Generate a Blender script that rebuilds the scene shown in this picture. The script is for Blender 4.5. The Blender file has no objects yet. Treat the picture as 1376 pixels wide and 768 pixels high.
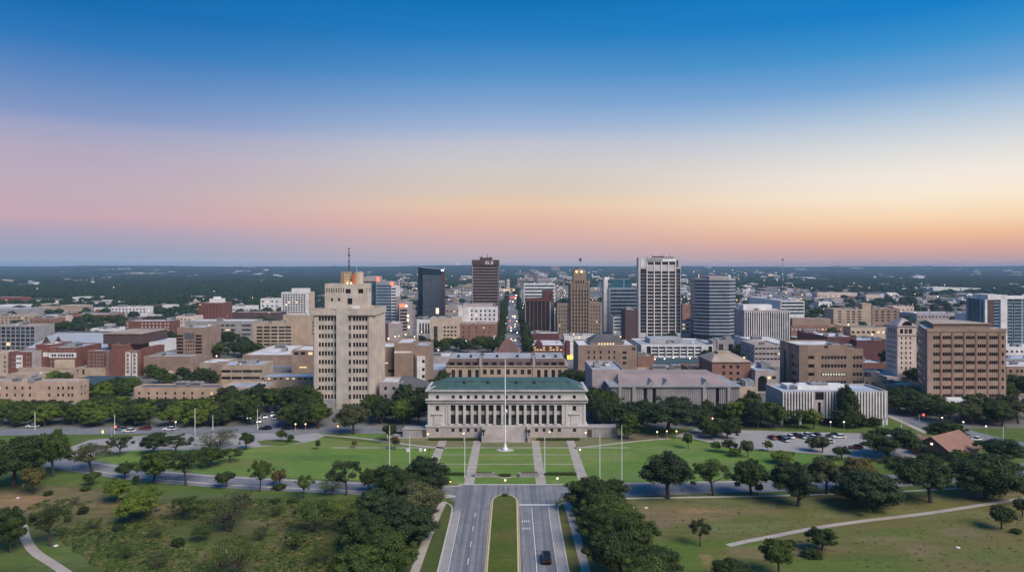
import bpy, math, random
import numpy as np

# ------------------------------------------------------------------ camera, sky, sun, exposure
F, HZ, H = 917.0, 358.0, 62.0          # focal length in photo pixels, horizon row, camera height (m)
scene = bpy.context.scene
col = scene.collection
R = math.radians

def srgb(r, g, b):
    f = lambda c: (c / 255 / 12.92) if c / 255 <= 0.04045 else ((c / 255 + 0.055) / 1.055) ** 2.4
    return (f(r), f(g), f(b), 1.0)

cam_d = bpy.data.cameras.new('camera')
cam = bpy.data.objects.new('camera', cam_d)
col.objects.link(cam)
cam.location = (0, 0, H)
cam.rotation_euler = (R(90), 0, 0)
cam_d.sensor_width = 36.0
cam_d.lens = 36.0 * F / 1376.0
cam_d.shift_y = -26.0 / 1376.0
cam_d.clip_start = 1.0
cam_d.clip_end = 90000.0
scene.camera = cam

SUN_EL, SUN_AZ = 44.0, 136.0            # azimuth clockwise from the view direction
SUN_STRENGTH, SUN_ANGLE = 4.3, 34.0
SKY_GAIN = 1.0
EXPOSURE = 0.0
scene.view_settings.view_transform = 'Standard'
scene.view_settings.look = 'None'
scene.view_settings.gamma = 1.0
scene.view_settings.exposure = EXPOSURE
scene.view_settings.use_curve_mapping = False
scene.cycles.max_bounces = 5
scene.cycles.diffuse_bounces = 2
scene.cycles.glossy_bounces = 2
scene.cycles.volume_bounces = 0
scene.cycles.use_denoising = True
scene.cycles.sample_clamp_indirect = 4.0

world = bpy.data.worlds.new('World')
scene.world = world
world.use_nodes = True
wt = world.node_tree
wt.nodes.clear()
def wn(t, **kw):
    n = wt.nodes.new(t)
    for k, v in kw.items(): setattr(n, k, v)
    return n
w_out = wn('ShaderNodeOutputWorld'); w_bg = wn('ShaderNodeBackground')
w_tc = wn('ShaderNodeTexCoord'); w_sep = wn('ShaderNodeSeparateXYZ')
wt.links.new(w_tc.outputs['Generated'], w_sep.inputs[0])
w_z = wn('ShaderNodeMath', operation='MULTIPLY_ADD'); w_z.inputs[1].default_value = 1.0 / 0.45; w_z.inputs[2].default_value = 0.0
wt.links.new(w_sep.outputs['Z'], w_z.inputs[0])
def ramp(stops):
    r = wn('ShaderNodeValToRGB'); el = r.color_ramp.elements
    while len(el) > 1: el.remove(el[-1])
    for i, (p, c) in enumerate(stops):
        e = el[0] if i == 0 else el.new(p)
        e.position = p; e.color = srgb(*c)
    wt.links.new(w_z.outputs[0], r.inputs[0])
    return r
def zp(y, hyp): return ((358 - y) / F) / math.sqrt(hyp * hyp + ((358 - y) / F) ** 2) / 0.45
def stops(cs, hyp):
    return [(0.0, cs[0][1])] + [(zp(y, hyp), c) for y, c in cs] + [(1.0, cs[-1][1])]
SKY_L = [(357, (160, 174, 198)), (338, (154, 164, 190)), (312, (174, 164, 186)), (290, (200, 168, 180)), (245, (190, 172, 186)), (200, (178, 168, 191)), (170, (158, 163, 196)), (150, (130, 150, 196)), (100, (92, 135, 191)), (50, (42, 118, 186)), (0, (10, 106, 176))]
SKY_C = [(357, (190, 180, 190)), (345, (192, 173, 180)), (325, (209, 175, 172)), (300, (228, 183, 166)), (277, (232, 200, 172)), (255, (217, 200, 186)), (225, (207, 201, 199)), (195, (194, 195, 208)), (170, (160, 180, 212)), (140, (128, 164, 208)), (100, (84, 145, 200)), (50, (36, 125, 192)), (0, (4, 113, 181))]
SKY_R = [(357, (190, 160, 166)), (345, (206, 165, 160)), (330, (226, 172, 155)), (314, (243, 190, 152)), (290, (251, 218, 180)), (260, (251, 235, 212)), (230, (243, 234, 224)), (190, (218, 220, 222)), (150, (178, 199, 220)), (100, (113, 164, 212)), (50, (58, 144, 205)), (0, (14, 126, 198))]
rl, rc, rr = ramp(stops(SKY_L, 1.2)), ramp(stops(SKY_C, 1.0)), ramp(stops(SKY_R, 1.2))
def wmap(a, b):
    m = wn('ShaderNodeMapRange', interpolation_type='SMOOTHSTEP'); m.inputs['From Min'].default_value = a; m.inputs['From Max'].default_value = b
    wt.links.new(w_sep.outputs['X'], m.inputs['Value']); return m
m1 = wn('ShaderNodeMixRGB'); m2 = wn('ShaderNodeMixRGB')
wt.links.new(wmap(-0.58, 0.02).outputs[0], m1.inputs[0]); wt.links.new(rl.outputs[0], m1.inputs[1]); wt.links.new(rc.outputs[0], m1.inputs[2])
wt.links.new(wmap(-0.02, 0.58).outputs[0], m2.inputs[0]); wt.links.new(m1.outputs[0], m2.inputs[1]); wt.links.new(rr.outputs[0], m2.inputs[2])
w_sky = wn('ShaderNodeTexSky'); w_sky.sky_type = 'NISHITA'; w_sky.sun_disc = False
w_sky.sun_elevation = R(2.0); w_sky.sun_rotation = R(SUN_AZ)
w_add = wn('ShaderNodeMixRGB', blend_type='ADD'); w_add.inputs[0].default_value = 0.004
wt.links.new(m2.outputs[0], w_add.inputs[1]); wt.links.new(w_sky.outputs[0], w_add.inputs[2])
wt.links.new(w_add.outputs[0], w_bg.inputs[0]); w_bg.inputs[1].default_value = SKY_GAIN
wt.links.new(w_bg.outputs[0], w_out.inputs[0])

sun_fill_d = bpy.data.lights.new('sun', 'SUN')  # wide, high lamp added as soft fill for the twilight sky
sun_fill_d.energy = SUN_STRENGTH; sun_fill_d.angle = R(SUN_ANGLE); sun_fill_d.color = (1.0, 0.90, 0.78)
sun = bpy.data.objects.new('sun', sun_fill_d); col.objects.link(sun)
sun.rotation_euler = (R(90 - SUN_EL), 0, R(180 - SUN_AZ))
sun.location = (200, -200, 400)

# ------------------------------------------------------------------ materials
M = {}
def principled(name):
    m = bpy.data.materials.new(name); m.use_nodes = True
    nt = m.node_tree; b = nt.nodes['Principled BSDF']
    return m, nt, b
def N(nt, t, **kw):
    n = nt.nodes.new(t)
    for k, v in kw.items(): setattr(n, k, v)
    return n
def noise(nt, scale, detail=3, vec=None, rough=0.55):
    n = N(nt, 'ShaderNodeTexNoise'); n.inputs['Scale'].default_value = scale; n.inputs['Detail'].default_value = detail; n.inputs['Roughness'].default_value = rough
    if vec is not None: nt.links.new(vec, n.inputs['Vector'])
    return n
def scaled(nt, vec, s):
    m = N(nt, 'ShaderNodeVectorMath', operation='MULTIPLY'); m.inputs[1].default_value = s
    nt.links.new(vec, m.inputs[0]); return m.outputs[0]
def maprange(nt, val, a, b, c, d):
    m = N(nt, 'ShaderNodeMapRange'); m.inputs[1].default_value = a; m.inputs[2].default_value = b; m.inputs[3].default_value = c; m.inputs[4].default_value = d
    nt.links.new(val, m.inputs[0]); return m.outputs[0]
def mixc(nt, fac, c1, c2, mode='MIX'):
    m = N(nt, 'ShaderNodeMixRGB', blend_type=mode)
    for i, v in ((0, fac), (1, c1), (2, c2)):
        if isinstance(v, (int, float)): m.inputs[i].default_value = v
        elif isinstance(v, tuple): m.inputs[i].default_value = (v + (1.0,))[:4]
        else: nt.links.new(v, m.inputs[i])
    return m.outputs[0]
def pos(nt): return N(nt, 'ShaderNodeNewGeometry').outputs['Position']
def mul(c, k): return tuple(min(1, x * k) for x in c[:3])

def wall_mat(name, c, rough=0.85, var=0.2, streak=0.2):
    m, nt, b = principled(name); p = pos(nt)
    n1 = noise(nt, 0.22, 5, p)
    n2 = noise(nt, 1.0, 4, scaled(nt, p, (1.3, 1.3, 0.08)))
    c1 = mixc(nt, maprange(nt, n1.outputs[0], 0.3, 0.7, 0, 1), mul(c, 1 - var), mul(c, 1 + var))
    c2 = mixc(nt, maprange(nt, n2.outputs[0], 0.5, 0.78, 0, streak * 3), c1, mul(c, 0.62))
    ob = N(nt, 'ShaderNodeObjectInfo')
    c3 = mixc(nt, maprange(nt, ob.outputs['Random'], 0, 1, 0, 0.12), c2, mul(c, 0.72))
    nt.links.new(c3, b.inputs['Base Color']); b.inputs['Roughness'].default_value = rough
    M[name] = m; return m
for n, c in dict(limestone=(.50, .462, .448), concrete=(.50, .43, .365), pierconcrete=(.45, .40, .355), tan=(.275, .19, .145), peach=(.46, .32, .235), beige=(.36, .28, .21),
                 redbrick=(.18, .07, .05), maroon=(.11, .036, .038), orangebrick=(.25, .13, .095), brown=(.085, .052, .048), white=(.66, .63, .62),
                 grey=(.28, .275, .285), pinkgrey=(.36, .305, .30), darkgrey=(.10, .10, .115), cream=(.50, .39, .29), greyconcrete=(.30, .275, .27),
                 sand=(.40, .305, .225), deco=(.235, .175, .13), bluegrey=(.23, .27, .33), stonebase=(.40, .345, .325), pink=(.60, .465, .405),
                 brownslope=(.13, .085, .075), stripe=(.27, .285, .335), khaki=(.22, .15, .115)).items():
    wall_mat(n, c)

def roof_mat(name, c, var=0.25, scale=0.12, rough=0.8, metal=0.0):
    m, nt, b = principled(name); p = pos(nt)
    n1 = noise(nt, scale, 6, p); n2 = noise(nt, 0.9, 3, p)
    c1 = mixc(nt, maprange(nt, n1.outputs[0], 0.32, 0.68, 0, 1), mul(c, 1 - var), mul(c, 1 + var))
    c2 = mixc(nt, maprange(nt, n2.outputs[0], 0.55, 0.7, 0, 0.35), c1, mul(c, 0.7))
    nt.links.new(c2, b.inputs['Base Color']); b.inputs['Roughness'].default_value = rough; b.inputs['Metallic'].default_value = metal
    M[name] = m
roof_mat('roof_pale', (.58, .55, .55)); roof_mat('roof_grey', (.34, .335, .35)); roof_mat('roof_dark', (.10, .10, .12))
roof_mat('roof_blue', (.36, .40, .47)); roof_mat('roof_pink', (.29, .215, .20), var=.14); roof_mat('roof_tan', (.36, .28, .22))
roof_mat('roof_tile', (.25, .125, .09), var=.18); roof_mat('roof_teal', (.035, .065, .075)); roof_mat('metal_grey', (.33, .345, .38), var=.1, rough=.5)
roof_mat('roof_slate', (.09, .08, .085)); roof_mat('roof_brick', (.13, .065, .055))

def copper():
    m, nt, b = principled('copper_green'); p = pos(nt)
    n1 = noise(nt, 0.35, 6, p); n2 = noise(nt, 1.5, 3, scaled(nt, p, (1, .12, .12)))
    c1 = mixc(nt, maprange(nt, n1.outputs[0], 0.35, 0.7, 0, 1), (.036, .080, .072), (.068, .128, .112))
    c2 = mixc(nt, maprange(nt, n2.outputs[0], 0.5, 0.75, 0, .6), c1, (.020, .058, .056))
    nt.links.new(c2, b.inputs['Base Color']); b.inputs['Roughness'].default_value = .6
    M['copper_green'] = m
copper()

def glass_mat(name, dark, blind, thr=0.72, rough=0.12):
    m, nt, b = principled(name)
    ob = N(nt, 'ShaderNodeObjectInfo'); p = pos(nt)
    r = maprange(nt, ob.outputs['Random'], thr, thr + 0.25, 0, 1)
    n1 = noise(nt, 0.6, 1, p)
    rr_ = N(nt, 'ShaderNodeMath', operation='MULTIPLY'); nt.links.new(r, rr_.inputs[0]); nt.links.new(maprange(nt, n1.outputs[0], .35, .6, .3, 1), rr_.inputs[1])
    c1 = mixc(nt, rr_.outputs[0], dark, blind)
    nt.links.new(c1, b.inputs['Base Color']); b.inputs['Roughness'].default_value = rough
    b.inputs['Specular IOR Level'].default_value = 0.35
    M[name] = m
glass_mat('glass', (.012, .011, .012), (.075, .068, .062), thr=.7)
glass_mat('glass_brown', (.028, .018, .017), (.09, .065, .06), thr=.8)
glass_mat('glass_blue', (.012, .028, .048), (.05, .10, .15), thr=.5, rough=.08)
glass_mat('glass_teal', (.015, .06, .085), (.04, .13, .17), thr=.5, rough=.08)

def plain(name, c, rough=0.6, metal=0.0, spec=0.5, emit=None, es=0.0):
    m, nt, b = principled(name)
    p = pos(nt); n1 = noise(nt, 0.8, 3, p)
    nt.links.new(mixc(nt, maprange(nt, n1.outputs[0], .3, .7, 0, 1), mul(c, .88), mul(c, 1.1)), b.inputs['Base Color'])
    b.inputs['Roughness'].default_value = rough; b.inputs['Metallic'].default_value = metal; b.inputs['Specular IOR Level'].default_value = spec
    if emit:
        b.inputs['Emission Color'].default_value = emit + (1,); b.inputs['Emission Strength'].default_value = es
        m.cycles.emission_sampling = 'NONE'
    M[name] = m
plain('frame', (.07, .06, .055)); plain('frame_white', (.6, .58, .57)); plain('pole_white', (.75, .74, .74), .5); plain('pole_grey', (.30, .30, .31), .5)
plain('bark', (.055, .042, .033), .95); plain('steel', (.35, .35, .37), .4, .6); plain('rubber', (.015, .015, .016), .8)
plain('lamp_warm', (.9, .7, .4), emit=(1.0, .56, .20), es=4.0); plain('lamp_white', (.9, .85, .8), emit=(1.0, .78, .50), es=3.0)
plain('lamp_red', (.8, .1, .05), emit=(1.0, .10, .05), es=3.0); plain('lit_window', (.8, .6, .35), emit=(1.0, .66, .32), es=.75)
plain('lit_red', (.5, .05, .06), emit=(1.0, .12, .14), es=.8); plain('lit_green', (.6, .65, .45), emit=(.75, .75, .5), es=.45); plain('lit_yellow', (.8, .6, .1), emit=(1.0, .62, .08), es=1.6)
plain('lit_gold', (.7, .45, .2), emit=(1.0, .55, .2), es=.35); plain('head_lamp', (.9, .9, .9), emit=(1, .95, .85), es=2.5)
plain('car_black', (.006, .006, .007), .45, spec=.25); plain('car_white', (.7, .7, .7), .3); plain('car_silver', (.32, .33, .35), .3, .5); plain('car_red', (.20, .02, .025), .3); plain('car_blue', (.03, .06, .14), .3)
plain('car_glass', (.01, .012, .015), .08); plain('tail_lamp', (.35, .02, .02), .3); plain('flag_dark', (.05, .02, .03)); plain('sign_white', (.8, .8, .8)); plain('gold_paint_and_lit_tint', (.62, .42, .22)); plain('orange_paint', (.55, .13, .05)); plain('lantern_black', (.02, .02, .02))
plain('plaster_grey', (.40, .38, .37))

def leaf_mat(name, c, var=0.45):
    m, nt, b = principled(name)
    tc = N(nt, 'ShaderNodeTexCoord').outputs['Object']
    n1 = noise(nt, 5.0, 2, tc); n2 = noise(nt, 40.0, 2, tc); ob = N(nt, 'ShaderNodeObjectInfo')
    c1 = mixc(nt, maprange(nt, n1.outputs[0], .35, .65, 0, 1), mul(c, 1 - var), mul((c[0] * 1.12, c[1] * 1.05, c[2] * .8), 1 + var))
    c2 = mixc(nt, maprange(nt, n2.outputs[0], .4, .7, 0, .5), c1, mul(c, 1.9))
    c3 = mixc(nt, maprange(nt, ob.outputs['Random'], 0, 1, 0, .45), c2, mul(c, .6))
    nt.links.new(c3, b.inputs['Base Color']); b.inputs['Roughness'].default_value = .7; b.inputs['Specular IOR Level'].default_value = .2
    M[name] = m
for n, c in dict(leaf_dark=(.033, .050, .013), leaf_mid=(.048, .072, .014), leaf_bright=(.092, .128, .018), leaf_grey=(.070, .075, .033), leaf_brown=(.09, .075, .023), leaf_blue=(.030, .047, .019), leaf_far=(.024, .045, .020), brush_dry=(.125, .115, .045), brush_green=(.060, .085, .018)).items():
    leaf_mat(n, c)

# ground materials
def ground_mat(name, cs, scales, rough=.95, stretch=(1, 1, 1), patches=()):
    """three colours blended by two world-space noises, with soft-edged worn or green patches at fixed places"""
    m, nt, b = principled(name); P0 = pos(nt); p = scaled(nt, P0, stretch)
    n1 = noise(nt, scales[0], 5, p, .6); n2 = noise(nt, scales[1], 5, p, .65); n3 = noise(nt, scales[2], 3, p)
    c1 = mixc(nt, maprange(nt, n1.outputs[0], .42, .58, 0, 1), cs[0], cs[1])
    c2 = mixc(nt, maprange(nt, n2.outputs[0], .50, .64, 0, 1), c1, cs[2])
    if patches:
        w = noise(nt, .16, 4, P0, .65)
        for px, py, rx, ry, c, strength in patches:          # photo pixels of the centre and half sizes, laid out on the ground
            X, Y = gp(px, py); RX = rx * Y / F; RY = ry * Y * Y / (F * H)
            v = N(nt, 'ShaderNodeVectorMath', operation='SUBTRACT'); v.inputs[1].default_value = (X, Y, 0); nt.links.new(P0, v.inputs[0])
            v2 = scaled(nt, v.outputs[0], (1 / RX, 1 / RY, 0)); l = N(nt, 'ShaderNodeVectorMath', operation='LENGTH'); nt.links.new(v2, l.inputs[0])
            s = N(nt, 'ShaderNodeMath', operation='MULTIPLY_ADD'); s.inputs[1].default_value = 1.9; nt.links.new(w.outputs[0], s.inputs[0]); nt.links.new(l.outputs['Value'], s.inputs[2])
            c2 = mixc(nt, maprange(nt, s.outputs[0], 1.55, 2.1, strength, 0), c2, c)
    n4 = noise(nt, 1.0, 3, scaled(nt, P0, (.05, .7, 1))); n5 = noise(nt, 2.6, 3, P0)
    c2 = mixc(nt, maprange(nt, n4.outputs[0], .4, .65, 0, .28), c2, mul(cs[0], .62)); c2 = mixc(nt, maprange(nt, n5.outputs[0], .45, .7, 0, .3), c2, mul(cs[1], 1.35))
    c3 = mixc(nt, maprange(nt, n3.outputs[0], .35, .65, 0, .5), c2, mixc(nt, .5, c2, mul(cs[0], .4)))
    nt.links.new(c3, b.inputs['Base Color']); b.inputs['Roughness'].default_value = rough; b.inputs['Specular IOR Level'].default_value = .2
    M[name] = m
def gp(px, py):
    Y = F * H / (py - HZ); return ((px - 688) * Y / F, Y)
DIRT, DRY, GREEN, STRAW = (.34, .195, .105), (.215, .15, .080), (.085, .145, .020), (.185, .165, .062)
ground_mat('lawn', ((.105, .185, .034), (.14, .22, .042), (.20, .235, .062)), (.06, .035, .9), stretch=(.5, 1, 1), patches=[(470, 596, 90, 7, (.20, .20, .07), .8), (330, 622, 60, 6, STRAW, .6), (440, 615, 70, 5, (.055, .12, .022), .6), (350, 635, 60, 5, (.15, .20, .05), .6), (505, 625, 40, 6, (.16, .21, .06), .6), (610, 615, 10, 8, (.15, .19, .06), .5), (676, 640, 40, 4, (.14, .19, .05), .6), (820, 612, 40, 6, (.19, .21, .075), .7), (960, 622, 50, 5, (.18, .20, .07), .7), (900, 605, 60, 6, (.16, .21, .07), .8), (1000, 630, 60, 8, (.06, .13, .03), .5), (850, 640, 40, 8, (.14, .20, .06), .6), (560, 640, 60, 6, (.06, .14, .035), .5)])
ground_mat('lawn_dry', ((.17, .165, .075), (.21, .18, .09), (.11, .155, .055)), (.1, .06, .8), stretch=(.5, 1, 1))
ground_mat('field_left', ((.068, .092, .020), (.098, .105, .030), (.12, .095, .038)), (.055, .035, .5), stretch=(.7, 1, 1),
    patches=[(60, 672, 110, 22, DRY, .9), (15, 678, 48, 14, DIRT, .9), (150, 690, 40, 14, DRY, .7), (420, 658, 260, 7, (.10, .135, .045), .8), (250, 664, 130, 7, (.11, .14, .05), .8), (95, 735, 75, 32, (.13, .16, .055), .9), (30, 745, 60, 22, GREEN, .6), (150, 720, 40, 26, GREEN, .85), (210, 745, 60, 20, GREEN, .6), (200, 735, 50, 8, STRAW, .6), (250, 745, 45, 8, DRY, .6), (330, 735, 55, 10, STRAW, .7), (380, 700, 60, 8, DRY, .6), (220, 685, 25, 12, DRY, .7), (465, 748, 30, 26, GREEN, .8), (480, 700, 40, 20, (.09, .12, .04), .8), (300, 765, 60, 10, STRAW, .5), (420, 745, 25, 12, STRAW, .5)])
ground_mat('field_right', ((.115, .125, .032), (.15, .135, .042), (.18, .125, .060)), (.04, .028, .6), stretch=(.6, 1, 1),
    patches=[(900, 692, 85, 16, DRY, .95), (940, 686, 30, 4, DIRT, .8), (880, 702, 30, 10, (.19, .13, .085), .8), (1010, 686, 60, 7, DRY, .7), (1040, 675, 120, 7, (.13, .15, .055), .8), (910, 675, 80, 5, (.14, .14, .06), .7), (1000, 708, 70, 9, (.15, .165, .06), .8), (905, 745, 55, 24, GREEN, 1), (985, 730, 60, 8, GREEN, .9), (1010, 742, 34, 10, DRY, .8), (950, 752, 12, 10, DIRT, .5), (1085, 735, 50, 9, DRY, .7), (1130, 760, 120, 14, GREEN, .7), (1240, 738, 35, 8, DRY, .85), (1220, 715, 60, 8, GREEN, .5), (1180, 725, 50, 5, (.2, .16, .08), .6), (1290, 715, 40, 8, (.18, .15, .085), .6), (1330, 745, 60, 12, GREEN, .5), (1200, 690, 160, 7, (.17, .17, .07), .7), (1160, 748, 50, 4, (.07, .10, .03), .6)])
ground_mat('median_turf', ((.075, .10, .014), (.10, .115, .020), (.125, .105, .035)), (.12, .06, .9))
ground_mat('turf_green', ((.080, .125, .022), (.10, .145, .028), (.135, .145, .04)), (.09, .05, .9))
ground_mat('dirt', ((.24, .145, .085), (.20, .13, .08), (.15, .115, .065)), (.15, .09, 1.2))
ground_mat('dead_grass', ((.17, .14, .075), (.15, .12, .065), (.10, .105, .045)), (.12, .08, 1.1))
ground_mat('asphalt', ((.20, .20, .22), (.225, .22, .235), (.17, .17, .185)), (.3, .08, 2.5))
ground_mat('lot', ((.33, .30, .29), (.36, .33, .32), (.28, .26, .26)), (.12, .05, 2.0))
ground_mat('pavement', ((.40, .34, .30), (.44, .38, .335), (.34, .29, .26)), (.4, .1, 2.0))
ground_mat('city_ground', ((.16, .15, .145), (.21, .195, .18), (.07, .085, .045)), (.03, .012, .4))
ground_mat('forest_floor', ((.024, .042, .018), (.045, .060, .026), (.12, .11, .06)), (.01, .003, .1))
plain('paint_white', (.72, .72, .70), .7); plain('paint_yellow', (.62, .45, .12), .7); plain('kerb', (.46, .42, .38), .85); plain('kerb_yellow', (.56, .45, .27), .8)
def road_mat():
    m, nt, b = principled('boulevard_asphalt'); p = pos(nt)
    n1 = noise(nt, .25, 5, p); n2 = noise(nt, 1.0, 4, scaled(nt, p, (1.1, .012, 1))); n3 = noise(nt, 3, 3, p)
    c1 = mixc(nt, maprange(nt, n1.outputs[0], .35, .65, 0, 1), (.185, .175, .185), (.235, .222, .228))
    c2 = mixc(nt, maprange(nt, n2.outputs[0], .42, .6, 0, .85), c1, (.105, .105, .12))
    c3 = mixc(nt, maprange(nt, n3.outputs[0], .5, .7, 0, .3), c2, (.26, .25, .26))
    vo = N(nt, 'ShaderNodeTexVoronoi', feature='DISTANCE_TO_EDGE'); vo.inputs['Scale'].default_value = .09; nt.links.new(p, vo.inputs['Vector'])
    c3 = mixc(nt, maprange(nt, vo.outputs['Distance'], 0, .014, .55, 0), c3, (.06, .06, .065))
    nt.links.new(c3, b.inputs['Base Color']); b.inputs['Roughness'].default_value = .85
    M['boulevard_asphalt'] = m
road_mat()

# ------------------------------------------------------------------ mesh helpers
class MB:
    def __init__(s): s.v = []; s.f = []; s.m = []
    def quad(s, a, b, c, d, mi=0):
        n = len(s.v); s.v += [a, b, c, d]; s.f.append((n, n + 1, n + 2, n + 3)); s.m.append(mi)
    def ngon(s, pts, mi=0):
        n = len(s.v); s.v += list(pts); s.f.append(tuple(range(n, n + len(pts)))); s.m.append(mi)
    def box(s, x0, x1, y0, y1, z0, z1, mi=0, top=None, bottom=True):
        n = len(s.v); s.v += [(x, y, z) for z in (z0, z1) for y in (y0, y1) for x in (x0, x1)]
        fs = [(0, 1, 5, 4), (3, 2, 6, 7), (2, 0, 4, 6), (1, 3, 7, 5), (4, 5, 7, 6)] + ([(1, 0, 2, 3)] if bottom else [])
        for i, f in enumerate(fs):
            s.f.append(tuple(n + k for k in f)); s.m.append(top if (top is not None and i == 4) else mi)
    def frustum(s, b, t, z0, z1, mi=0, top=None):
        """b and t are (x0,x1,y0,y1) of the lower and upper rectangles"""
        n = len(s.v)
        for (x0, x1, y0, y1), z in ((b, z0), (t, z1)): s.v += [(x0, y0, z), (x1, y0, z), (x1, y1, z), (x0, y1, z)]
        for i in range(4):
            j = (i + 1) % 4; s.f.append((n + i, n + j, n + 4 + j, n + 4 + i)); s.m.append(mi)
        s.f.append((n + 4, n + 5, n + 6, n + 7)); s.m.append(mi if top is None else top)
    def prism(s, poly, z0, z1, mi=0, top=None):
        n = len(s.v); k = len(poly)
        s.v += [(x, y, z0) for x, y in poly] + [(x, y, z1) for x, y in poly]
        for i in range(k):
            j = (i + 1) % k; s.f.append((n + i, n + j, n + k + j, n + k + i)); s.m.append(mi)
        s.f.append(tuple(range(n + k, n + 2 * k))); s.m.append(mi if top is None else top)
    def tube(s, pts, rads, seg=6, mi=0):
        n0 = len(s.v); prev = None
        for i, (p, r) in enumerate(zip(pts, rads)):
            p = np.array(p, float)
            d = np.array(pts[min(i + 1, len(pts) - 1)], float) - np.array(pts[max(i - 1, 0)], float); d /= (np.linalg.norm(d) + 1e-9)
            a = np.cross(d, (0, 0, 1.0) if abs(d[2]) < .9 else (1.0, 0, 0)); a /= np.linalg.norm(a); b = np.cross(d, a)
            for k in range(seg):
                t = 2 * math.pi * k / seg
                s.v.append(tuple(p + r * (math.cos(t) * a + math.sin(t) * b)))
        for i in range(len(pts) - 1):
            for k in range(seg):
                a = n0 + i * seg + k; b = n0 + i * seg + (k + 1) % seg
                s.f.append((a, b, b + seg, a + seg)); s.m.append(mi)
        s.f.append(tuple(range(n0, n0 + seg))); s.m.append(mi)
        e = n0 + (len(pts) - 1) * seg; s.f.append(tuple(range(e, e + seg))); s.m.append(mi)
    def ball(s, c, r, mi=0, seg=10, rings=6, sz=1.0):
        n0 = len(s.v)
        for i in range(rings + 1):
            t = math.pi * i / rings
            for k in range(seg):
                a = 2 * math.pi * k / seg
                s.v.append((c[0] + r * math.sin(t) * math.cos(a), c[1] + r * math.sin(t) * math.sin(a), c[2] + r * sz * math.cos(t)))
        for i in range(rings):
            for k in range(seg):
                a = n0 + i * seg + k; b = n0 + i * seg + (k + 1) % seg
                s.f.append((a, b, b + seg, a + seg)); s.m.append(mi)
    def mesh(s, name, mats, smooth=False):
        me = bpy.data.meshes.new(name); me.from_pydata(s.v, [], s.f)
        for m in mats: me.materials.append(M[m] if isinstance(m, str) else m)
        me.polygons.foreach_set('material_index', s.m)
        if smooth: me.polygons.foreach_set('use_smooth', [True] * len(s.f))
        me.update(); return me
    def build(s, name, mats, parent=None, loc=(0, 0, 0), smooth=False):
        return link(name, s.mesh(name, mats, smooth), parent, loc)

kids = {}                                   # parent name -> children, for copying a thing with its parts
def link(name, data, parent=None, loc=(0, 0, 0), rz=0.0):
    o = bpy.data.objects.new(name, data); col.objects.link(o); o.location = loc
    if rz: o.rotation_euler = (0, 0, rz)
    if parent: o.parent = parent; kids.setdefault(parent.name, []).append(o)
    return o
def tag(o, label=None, cat=None, group=None, kind=None):
    if label: o['label'] = label
    if cat: o['category'] = cat
    if group: o['group'] = group
    if kind: o['kind'] = kind
    return o
def empty(name, loc, label=None, cat=None, group=None, rz=0.0):
    o = link(name, None, None, loc, rz); o.empty_display_size = .5
    return tag(o, label, cat, group)
def copy_tree(o, parent=None):
    c = o.copy(); col.objects.link(c)
    if parent: c.parent = parent; kids.setdefault(parent.name, []).append(c)
    for ch in list(kids.get(o.name, ())): copy_tree(ch, c)
    return c
def gp(px, py):
    Y = F * H / (py - HZ); return ((px - 688) * Y / F, Y)

# ------------------------------------------------------------------ ground and paving
def sheet(name, pts, z, mat, kind='structure', thick=None):
    mb = MB()
    if thick: mb.prism([(x, y) for x, y in pts], z - thick, z)
    else: mb.ngon([(x, y, z) for x, y in pts])
    o = mb.build(name, [mat]); o['kind'] = kind; return o
def psheet(name, pts, z, mat): return sheet(name, [gp(*p) for p in pts], z, mat)
def strip(name, pts, w, z, mat, px=True, thick=None):
    """ribbon of width w (m) along a line of points"""
    P = [np.array(gp(*p) if px else p, float) for p in pts]
    # smooth the line
    for _ in range(2):
        Q = [P[0]]
        for a, b in zip(P[:-1], P[1:]): Q += [a * .75 + b * .25, a * .25 + b * .75]
        P = Q + [P[-1]]
    mb = MB(); L, Rr = [], []
    for i in range(len(P)):
        d = P[min(i + 1, len(P) - 1)] - P[max(i - 1, 0)]; d /= np.linalg.norm(d); nrm = np.array((-d[1], d[0]))
        L.append(P[i] + nrm * w / 2); Rr.append(P[i] - nrm * w / 2)
    for i in range(len(P) - 1):
        q = [L[i], L[i + 1], Rr[i + 1], Rr[i]]
        mb.quad(*[(a[0], a[1], z) for a in q])
        if thick:
            mb.quad((*L[i], z), (*L[i + 1], z), (*L[i + 1], z - thick), (*L[i], z - thick)); mb.quad((*Rr[i], z), (*Rr[i + 1], z), (*Rr[i + 1], z - thick), (*Rr[i], z - thick))
    o = mb.build(name, [mat]); o['kind'] = 'structure'; return o

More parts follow.
